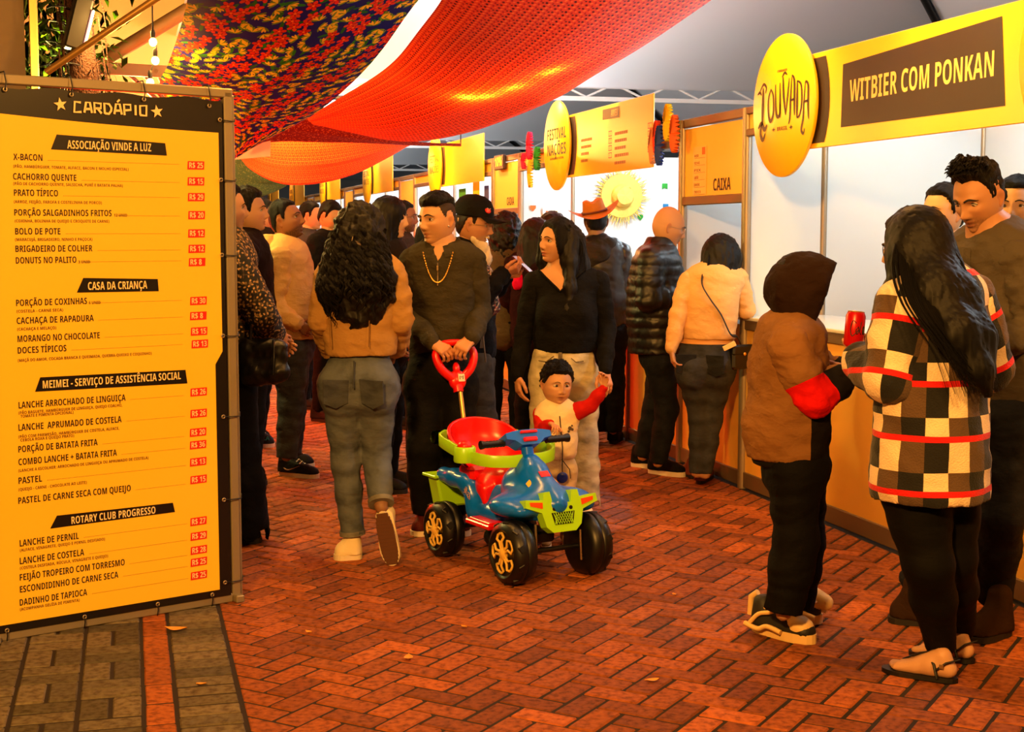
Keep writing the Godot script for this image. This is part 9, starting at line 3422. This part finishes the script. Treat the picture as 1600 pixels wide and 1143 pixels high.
func cream_woman() -> void:
	var s := pose_cream()
	var J: Dictionary = s.J
	var k := 0.92
	var o := figure(s, "woman in a cream sweater and jeans leaning on the counter, seen from behind", {"skin": SK, "yaw": -20.0, "pitch": -22.0, "roll": -8.0, "eyes": false, "hair_color": Color(0.025, 0.016, 0.012), "hair_top": 0.022, "hair_side": 0.022}, {"k": k, "fine": true})
	var knit := cloth("cream_knit", Color(0.86, 0.68, 0.44), 0.88, 9.0, 0.08)
	top(o, "sweater", J, k, {"ease": 0.004, "wide": 0.98, "waist": 0.155, "hem": 0.168, "flat": 1.3, "cuff": 0.98, "cuff_r": 0.036}, 0.011, knit, 0.006, Vector3(7, 15, 7), [hem_cut(J, J.hem.y - 0.045, k)], 51)
	trousers(o, s, k, denim("slate_denim", Color(0.23, 0.235, 0.25)), {"name": "jeans", "length": 1.02, "thigh": 0.100, "knee": 0.064, "calf": 0.057, "cuff": 0.047, "hips": 0.172, "waist": 0.150, "seat": 0.104, "flat": 1.2}, 0.012, 0.009)
	var m := MB.new()
	var h: Vector3 = J.hip
	var ring := []
	for q in 33:
		var an := TAU * q / 32.0
		ring.append(h + Vector3(sin(an) * 0.155, 0.105, cos(an) * 0.128 + 0.005))
	var bb := MB.new()
	for q in 33:
		for e in [[-0.015, 1.0], [0.015, 1.0]]:
			bb.vert(ring[q] + Vector3(0, e[0], 0), Vector3.ZERO)
	for q in 32:
		bb.tri(q * 2, q * 2 + 2, q * 2 + 3)
		bb.tri(q * 2, q * 2 + 3, q * 2 + 1)
	bb.smooth()
	part("belt", bb, mat("belt_cream", Color(0.86, 0.62, 0.34), 0.5), o)
	var dk := denim("slate_denim_dark", Color(0.15, 0.155, 0.165))
	for e in [[0.085, 1], [-0.085, -1]]:
		m = MB.new()
		m.prism(PackedVector2Array([Vector2(-0.058, 0.055), Vector2(0.058, 0.055), Vector2(0.055, -0.05), Vector2(0.0, -0.07), Vector2(-0.055, -0.05)]), 0.006, Transform3D(Basis.from_euler(Vector3(0.14, PI + e[1] * 0.32, 0)), Vector3(h.x + e[0], h.y - 0.02, h.z - 0.150)), 0.002)
		part("back_pocket", m, dk, o)
	var cl := cloth("rust_suede", Color(0.40, 0.20, 0.11), 0.8)
	shoes(o, s, k, cl, mat("sole_brown", Color(0.07, 0.05, 0.035), 0.7))
	var H: Vector3 = J.head
	var pr := []
	pr.append(cap(H + st(s, 0.0, 0.02, 0), H + st(s, 0.0, -0.03, 0.01), 0.103, 0.103, 0.03))
	pr.append_array(lock([H + st(s, -0.02, -0.02, 0.05), H + st(s, -0.055, -0.11, 0.085), H + st(s, -0.115, -0.165, 0.10), H + st(s, -0.18, -0.178, 0.09)], 0.095, 0.012, 0.04, 1.2, st(s, 0, 0, 1)))
	pr.append_array(lock([H + st(s, 0.03, -0.02, 0.05), H + st(s, 0.015, -0.12, 0.09), H + st(s, -0.03, -0.17, 0.10)], 0.085, 0.03, 0.04, 1.2, st(s, 0, 0, 1)))
	var hm := carve(pr, 0.010, 0.02)
	rumple(hm, 0.009, Vector3(40, 6, 40), 6)
	strands(hm, func(r: RandomNumberGenerator) -> Array:
		var w := r.randf()
		return [H + st(s, -0.06 + 0.12 * w, 0.07, 0.06), H + st(s, -0.09 + 0.16 * w, -0.03, 0.12), H + st(s, -0.10 + 0.12 * w, -0.12, 0.155), H + st(s, -0.17 + 0.14 * w, -0.165 - 0.012 * r.randf(), 0.145)], 60, 16, 0.0045)
	part("shoulder_length_hair", hm, hair_mat("hair_jet", Color(0.022, 0.014, 0.010)), o)
	# the crossbody bag
	var b := thing("crossbody_bag", "small black crossbody bag at the hip of the cream sweater woman", "bag", o.position, s.turn)
	var c: Vector3 = J.hip + st(s, 0.185, 0.015, 0.07)
	var bs := Basis(Vector3(0, 1, 0), deg_to_rad(-s.turn - 14.95) + 0.5)
	m = MB.new()
	m.box(c, Vector3(0.15, 0.135, 0.06), bs, 0.016)
	var leather := mat("bag_leather", Color(0.04, 0.035, 0.03), 0.4)
	part("body", m, leather, b)
	m = MB.new()
	m.box(c + Vector3(0, 0.042, 0) + bs * Vector3(0, 0, 0.012), Vector3(0.154, 0.06, 0.046), bs, 0.012)
	part("flap", m, leather, b)
	m = MB.new()
	m.ball(c + Vector3(0, 0.02, 0) + bs * Vector3(0, 0, 0.037), Vector3(0.01, 0.01, 0.005), 10, 8, bs)
	part("clasp", m, mat("gold_chain", Color(0.95, 0.75, 0.35), 0.3, 0.9), b)
	m = MB.new()
	var path := spline([J.shl.lerp(J.neck, 0.55) + st(s, 0.0, 0.055, 0.03), J.chest + st(s, -0.075, 0.075, 0.145), J.chest + st(s, -0.03, -0.01, 0.160), J.waist + st(s, 0.045, 0.06, 0.152), J.waist + st(s, 0.10, -0.05, 0.145), c + st(s, -0.03, 0.12, 0.05), c + Vector3(0, 0.07, 0)], 5)
	m.tube(path, 0.011, 6, true, 0.3, st(s, 0.8, 0.5, 0))
	part("strap", m, leather, b)
	m = MB.new()
	m.box(J.hip + st(s, 0.105, 0.085, 0.165), Vector3(0.075, 0.028, 0.008), Basis(Vector3(0, 1, 0), deg_to_rad(-s.turn - 14.95)) * Basis(Vector3(0, 0, 1), 0.45), 0.002)
	part("paper_tag", m, mat("tag_paper", Color(0.92, 0.75, 0.45), 0.6), b)


func hat_man(dark_shoe: Material, dark_sole: Material) -> void:
	var s := pose_hat()
	var J: Dictionary = s.J
	var k := 1.0
	var o := figure(s, "man in an orange cowboy hat and dark hooded jacket seen from behind", {"skin": SKD, "yaw": 14.0, "eyes": false, "hair_color": Color(0.03, 0.02, 0.015), "hair_side": 0.006, "hair_top": 0.008}, {"k": k})
	var felt := cloth("hat_felt", Color(0.72, 0.46, 0.19), 0.8, 8.0, 0.1)
	var m := MB.new()
	m.sheet(48, 10, func(a: float, t: float) -> Vector3:
		var an := TAU * a
		var r := lerpf(0.092, 0.200, t)
		var x := sin(an) * r * 0.88
		return Vector3(x, 0.05 + 0.055 * t * t * sin(an) * sin(an) - 0.02 * t * t * cos(an) * cos(an), cos(an) * r * 1.08))
	m.sheet(48, 12, func(a: float, t: float) -> Vector3:
		var an := TAU * a
		var r := 0.094 * (1.0 - 0.22 * t) * (1.0 if t < 0.82 else sqrt(maxf(0.0, 1.0 - pow((t - 0.82) / 0.18, 2.0))))
		var y := 0.05 + 0.092 * minf(t / 0.82, 1.0) + 0.012 * smoothstep(0.82, 1.0, t)
		y -= 0.030 * exp(-pow(sin(an) * r / 0.03, 2.0)) * smoothstep(0.6, 1.0, t)
		return Vector3(sin(an) * r * 0.9 * (1.0 - 0.18 * t * maxf(0.0, cos(an))), y, cos(an) * r * 1.12))
	part("cowboy_hat", m, felt, o, Transform3D(head_xf(s).basis * Basis.from_euler(Vector3(-0.10, 0, -0.2)), head_xf(s).origin + Vector3(0, 0.005, 0)))
	m = MB.new()
	var ring := []
	for q in 33:
		var an := TAU * q / 32.0
		ring.append(Vector3(sin(an) * 0.085, 0.064, cos(an) * 0.105))
	m.tube(ring, 0.008, 6, false)
	part("hat_band", m, mat("hat_band_brown", Color(0.35, 0.14, 0.06), 0.6), o, Transform3D(head_xf(s).basis * Basis.from_euler(Vector3(-0.10, 0, -0.2)), head_xf(s).origin + Vector3(0, 0.005, 0)))
	var jk := mat("dark_leather", Color(0.11, 0.095, 0.09), 0.42)
	top(o, "jacket", J, k, {"ease": 0.016, "wide": 1.0, "waist": 0.17, "hem": 0.165, "flat": 1.3, "cuff": 1.0, "cuff_r": 0.045}, 0.013, jk, 0.014, Vector3(6, 10, 6), [hem_cut(J, J.hem.y - 0.05, k)], 61)
	var n: Vector3 = J.neck
	wear(o, "hood_down", [cap(n + Vector3(-0.08, 0.0, -0.045), n + Vector3(0.08, 0.0, -0.045), 0.06, 0.06, 0.04), cap(n + Vector3(-0.05, -0.05, -0.11), n + Vector3(0.05, -0.05, -0.11), 0.06, 0.06, 0.04), cap(n + Vector3(0, -0.09, -0.125), n + Vector3(0, -0.12, -0.125), 0.05, 0.03, 0.04)], 0.012, cloth("hood_grey", Color(0.17, 0.15, 0.135)), 0.012, Vector3(10, 10, 10))
	trousers(o, s, k, cloth("black_cargo", Color(0.06, 0.05, 0.045), 0.8), {"length": 1.04, "thigh": 0.105, "knee": 0.085, "calf": 0.08, "cuff": 0.07, "hips": 0.168}, 0.016, 0.012)
	shoes(o, s, k, dark_shoe, dark_sole)


func left_edge(black: Material, blackt: Material, dark_shoe: Material, dark_sole: Material, white_sole: Material) -> void:
	var s := pose_dots()
	var J: Dictionary = s.J
	var k := 0.98
	var o := figure(s, "person in a black blouse with pale dots half hidden by the menu board", {"skin": SK, "hair_color": Color(0.03, 0.02, 0.015), "hair_side": 0.02, "hair_top": 0.02}, {"k": k})
	var dm := mat("dotted_blouse", Color(1, 1, 1), 0.75)
	var im := Image.create(256, 256, false, Image.FORMAT_RGB8)
	im.fill(Color(0.055, 0.045, 0.035))
	rng.seed = 91
	var cs := []
	for q in 900:
		var p := Vector2(rng.randf() * 256, rng.randf() * 256)
		var ok := true
		for c in cs:
			if c.distance_to(p) < 11.0:
				ok = false
				break
		if ok:
			cs.append(p)
			stamp(im, p.x, p.y, 4.2, 2.9, rng.randf() * 3.0, Color(0.93, 0.74, 0.42))
	dm.albedo_texture = ImageTexture.create_from_image(im)
	dm.uv1_triplanar = true
	dm.uv1_scale = Vector3.ONE * 2.7
	top(o, "blouse", J, k, {"ease": 0.020, "wide": 1.0, "waist": 0.17, "hem": 0.18, "flat": 1.2, "cuff": 0.95, "cuff_r": 0.05, "sleeve_ease": 0.008}, 0.013, dm, 0.010, Vector3(7, 9, 7), [hem_cut(J, J.hem.y - 0.03, k)], 71)
	trousers(o, s, k, blackt, {"length": 1.06, "thigh": 0.12, "knee": 0.10, "calf": 0.11, "cuff": 0.115, "hips": 0.172}, 0.014, 0.012)
	shoes(o, s, k, dark_shoe, dark_sole)
	var b := thing("handbag", "slouchy black handbag hanging at the elbow of the dotted blouse", "bag", o.position, s.turn)
	var c: Vector3 = J.elr + st(s, 0.015, -0.20, 0.02)
	var m := carve([cap(c + st(s, -0.07, 0.03, 0), c + st(s, 0.06, 0.03, 0), 0.06, 0.055, 0.03, 1.3, 0, st(s, 0, 0, 1)), cap(c + st(s, -0.06, -0.08, 0), c + st(s, 0.06, -0.07, 0), 0.065, 0.06, 0.05, 1.2, 0, st(s, 0, 0, 1))], 0.011)
	rumple(m, 0.010, Vector3(14, 14, 14), 6)
	part("body", m, mat("bag_leather", Color(0.04, 0.035, 0.03), 0.4), b)
	m = MB.new()
	m.tube(spline([c + st(s, -0.06, 0.08, 0.02), c + st(s, -0.05, 0.22, 0.03), c + st(s, -0.06, 0.36, 0.04), J.shr + st(s, -0.01, 0.07, 0.05)], 5), 0.009, 6, true, 0.4)
	m.tube(spline([c + st(s, 0.05, 0.08, 0.03), c + st(s, 0.055, 0.0, 0.06), c + st(s, 0.05, -0.08, 0.065)], 5), 0.006, 6)
	part("strap", m, mat("bag_leather", Color(0.04, 0.035, 0.03), 0.4), b)
	s = pose_youth()
	o = figure(s, "black haired youth in a black hoodie in profile beside the menu board", {"skin": Color(0.52, 0.28, 0.15), "yaw": 6.0, "pitch": 4.0, "scale": 1.04, "hair_side": 0.014, "hair_top": 0.028, "hair_rough": 0.006, "hair_color": Color(0.03, 0.018, 0.014), "nose": 1.0}, {"k": 1.0, "face_fine": true})
	top(o, "hoodie", s.J, 1.0, {"ease": 0.016, "wide": 0.95, "flat": 1.2, "hem": 0.17, "waist": 0.165}, 0.016, cloth("dark_maroon_hoodie", Color(0.085, 0.04, 0.035)), 0.010, Vector3(7, 10, 7), [], 73)
	var n: Vector3 = s.J.neck
	wear(o, "hood_down", [cap(n + Vector3(-0.07, -0.005, -0.05), n + Vector3(0.07, -0.005, -0.05), 0.06, 0.06, 0.04), cap(n + Vector3(0, -0.06, -0.10), n + Vector3(0, -0.09, -0.11), 0.06, 0.045, 0.04)], 0.014, black, 0.008, Vector3(10, 10, 10))
	trousers(o, s, 1.0, blackt, {"ease": 0.005}, 0.018, 0.010)
	shoes(o, s, 1.0, dark_shoe, dark_sole)
	s = pose_pink()
	o = figure(s, "man with red cheeks and dark hair just behind the black hoodie youth", {"skin": Color(0.55, 0.24, 0.17), "yaw": 10.0, "hair_color": Color(0.03, 0.02, 0.015), "hair_side": 0.010, "hair_top": 0.016}, {"k": 1.0})
	top(o, "jacket", s.J, 1.0, {"ease": 0.016, "flat": 1.25}, 0.018, cloth("dark_jacket", Color(0.10, 0.06, 0.05)), 0.010, Vector3(7, 10, 7), [], 74)
	trousers(o, s, 1.0, blackt, {"ease": 0.005}, 0.02, 0.010)
	shoes(o, s, 1.05, dark_shoe, white_sole, {"laces": true})
	var f: Vector3 = (s.J.toer - s.J.heelr).normalized()
	m = MB.new()
	letters(m, "FILA", Transform3D(Basis(f, Vector3.UP, f.cross(Vector3.UP)), s.J.heelr + Vector3(0, 0.055, 0) + f * 0.055 + f.cross(Vector3.UP) * 0.0475), 0.026, 0.085, 0.002)
	part("shoe_lettering", m, mat("teal_print", Color(0.10, 0.55, 0.50), 0.5), o)


func background(black: Material, blackt: Material, dark_shoe: Material, dark_sole: Material) -> void:
	var list := [
		["grayback", pose_grayback(), "person with bushy dark curls and olive sweater turned to the counter", Color(0.34, 0.29, 0.20), {"curly": true}],
		["pinktop", pose_pinktop(), "person with long dark hair and a bright pink scarf beside the phone", Color(0.12, 0.03, 0.05), {"long": true, "pink": true}],
		["brownhair", pose_brownhair(), "brown haired woman mostly hidden behind the mother's head", Color(0.06, 0.05, 0.05), {"long": true, "hair": Color(0.11, 0.055, 0.025)}],
		["redarm", pose_redarm(), "person in an orange red top hidden behind the young man's face", Color(0.80, 0.16, 0.06), {}],
		["womanback", pose_womanback(), "dark haired woman facing the stalls behind the curly haired walker", Color(0.10, 0.075, 0.06), {"long": true}],
		["glasses", pose_glasses(), "bearded man in round glasses facing the stalls, far behind the walker", Color(0.20, 0.17, 0.13), {"beard": true, "glasses": true}],
		["blackcoat", pose_blackcoat(), "dark haired man in a black coat bending towards a stall", Color(0.05, 0.045, 0.045), {"pitch": -20.0}],
		["greycoat", pose_greycoat(), "short haired man in a grey coat left of the black coat", Color(0.26, 0.24, 0.24), {}],
		["seller", pose_seller(), "man partly hidden behind the grey shirted man's head", Color(0.28, 0.25, 0.17), {}],
		["edgeman", pose_edgeman(), "man with short black hair at the right edge of the scene", Color(0.20, 0.17, 0.13), {"hair_top": 0.018}],
	]
	for e in list:
		var s: Dictionary = e[1]
		var op: Dictionary = e[4]
		var J: Dictionary = s.J
		var hc: Color = op.get("hair", Color(0.03, 0.02, 0.015))
		var face := {"skin": [SK, SKL, SKD][list.find(e) % 3] if e[0] != "seller" else SKL, "hair_color": hc, "hair_key": "bg_" + e[0], "hair_side": 0.010, "hair_top": op.get("hair_top", 0.016), "stubble": 0.8 if op.has("beard") else 0.1, "pitch": op.get("pitch", 0.0)}
		var o := figure(s, e[2], face, {"k": 1.0})
		var tm := cloth("top_" + e[0], e[3])
		top(o, "sweater", J, 1.0, {"ease": 0.014, "flat": 1.3, "waist": 0.16, "hem": 0.168}, 0.018, tm, 0.010, Vector3(7, 10, 7), [], 80)
		trousers(o, s, 1.0, blackt, {"ease": 0.004}, 0.02, 0.010)
		shoes(o, s, 1.0, dark_shoe, dark_sole)
		var H: Vector3 = J.head
		if op.has("long") or op.has("curly"):
			var pr := [cap(H + Vector3(0, 0.03, -0.01), H + Vector3(0, -0.06, -0.035), 0.105, 0.105, 0.03), cap(H + Vector3(0, -0.06, -0.05), H + Vector3(0, -0.20, -0.07), 0.105, 0.10, 0.04, 1.25)]
			if op.has("long"):
				pr.append(cap(H + Vector3(0, -0.18, -0.08), H + Vector3(0, -0.34, -0.11), 0.10, 0.06, 0.04, 1.5))
				pr.append(cap(H + Vector3(0.075, 0.0, 0.0), H + Vector3(0.085, -0.20, 0.01), 0.04, 0.03, 0.03))
				pr.append(cap(H + Vector3(-0.075, 0.0, 0.0), H + Vector3(-0.085, -0.20, 0.01), 0.04, 0.03, 0.03))
			var hm := carve(pr, 0.012, 0.02)
			if op.has("curly"):
				rumple(hm, 0.022, Vector3(26, 24, 26), 9, 4)
			else:
				rumple(hm, 0.010, Vector3(40, 5, 40), 9)
			part("long_hair" if op.has("long") else "curly_hair", hm, hair_mat("hair_bg_" + e[0], hc), o)
		if op.has("glasses"):
			glasses(o, head_xf(s), mat("frame_tortoise", Color(0.12, 0.07, 0.04), 0.3))
		if op.has("pink"):
			wear(o, "scarf", [cap(J.neck + Vector3(-0.08, -0.03, 0.0), J.neck + Vector3(0.08, -0.03, 0.0), 0.08, 0.08, 0.03), cap(J.neck + Vector3(0.05, -0.06, -0.07), J.chest + Vector3(0.06, -0.02, -0.14), 0.05, 0.04, 0.03)], 0.014, cloth("pink_scarf", Color(0.90, 0.06, 0.28)), 0.008, Vector3(12, 12, 12))
	# the can in the plaid woman's hand
	var s := pose_plaid()
	var can := thing("drink_can", "red drinks can held up in front of the plaid cardigan sleeve", "can", Vector3(s.at.x, 0, s.at.y) + Basis(Vector3.UP, deg_to_rad(s.turn)) * (s.J.wrl + st(s, -0.012, 0.098, -0.035)), s.turn)
	var m := MB.new()
	var tiltb := Basis.from_euler(Vector3(0, 0, 0.10))
	m.lathe([Vector2(0.0, -0.060), Vector2(0.024, -0.060), Vector2(0.0325, -0.050), Vector2(0.0325, 0.045), Vector2(0.027, 0.057)], 28, Transform3D(tiltb, Vector3.ZERO))
	part("body", m, mat("can_red", Color(0.80, 0.03, 0.04), 0.3, 0.2), can)
	m = MB.new()
	m.lathe([Vector2(0.027, 0.056), Vector2(0.0275, 0.060), Vector2(0.0255, 0.061), Vector2(0.024, 0.056), Vector2(0.0, 0.056)], 28, Transform3D(tiltb, Vector3.ZERO))
	m.box(tiltb * Vector3(0.0, 0.0585, 0.006), Vector3(0.012, 0.002, 0.022), tiltb, 0.0008)
	part("lid", m, mat("can_metal", Color(0.85, 0.72, 0.5), 0.3, 0.8), can)
	m = MB.new()
	var on := func(a: float, y: float) -> Vector3: return tiltb * Vector3(sin(a) * 0.0330, y, cos(a) * 0.0330)
	var a0 := deg_to_rad(-s.turn - 14.95)
	for line in [[[0.0, 0.020], [-0.35, 0.028], [-0.55, 0.0], [-0.35, -0.022], [0.0, -0.012], [0.3, 0.0]], [[0.15, 0.006], [0.0, -0.004], [0.12, -0.016], [0.3, -0.004], [0.2, 0.01]], [[0.5, 0.026], [0.42, -0.004], [0.55, -0.016]], [[0.9, 0.012], [0.72, 0.0], [0.86, -0.016], [0.95, 0.01], [1.0, -0.014]]]:
		var pts := []
		for q in line:
			pts.append(on.call(a0 + q[0] - 0.1, q[1]))
		m.tube(spline(pts, 4), 0.0016, 5)
	part("script_lettering", m, mat("can_script", Color(0.06, 0.02, 0.02), 0.4), can)
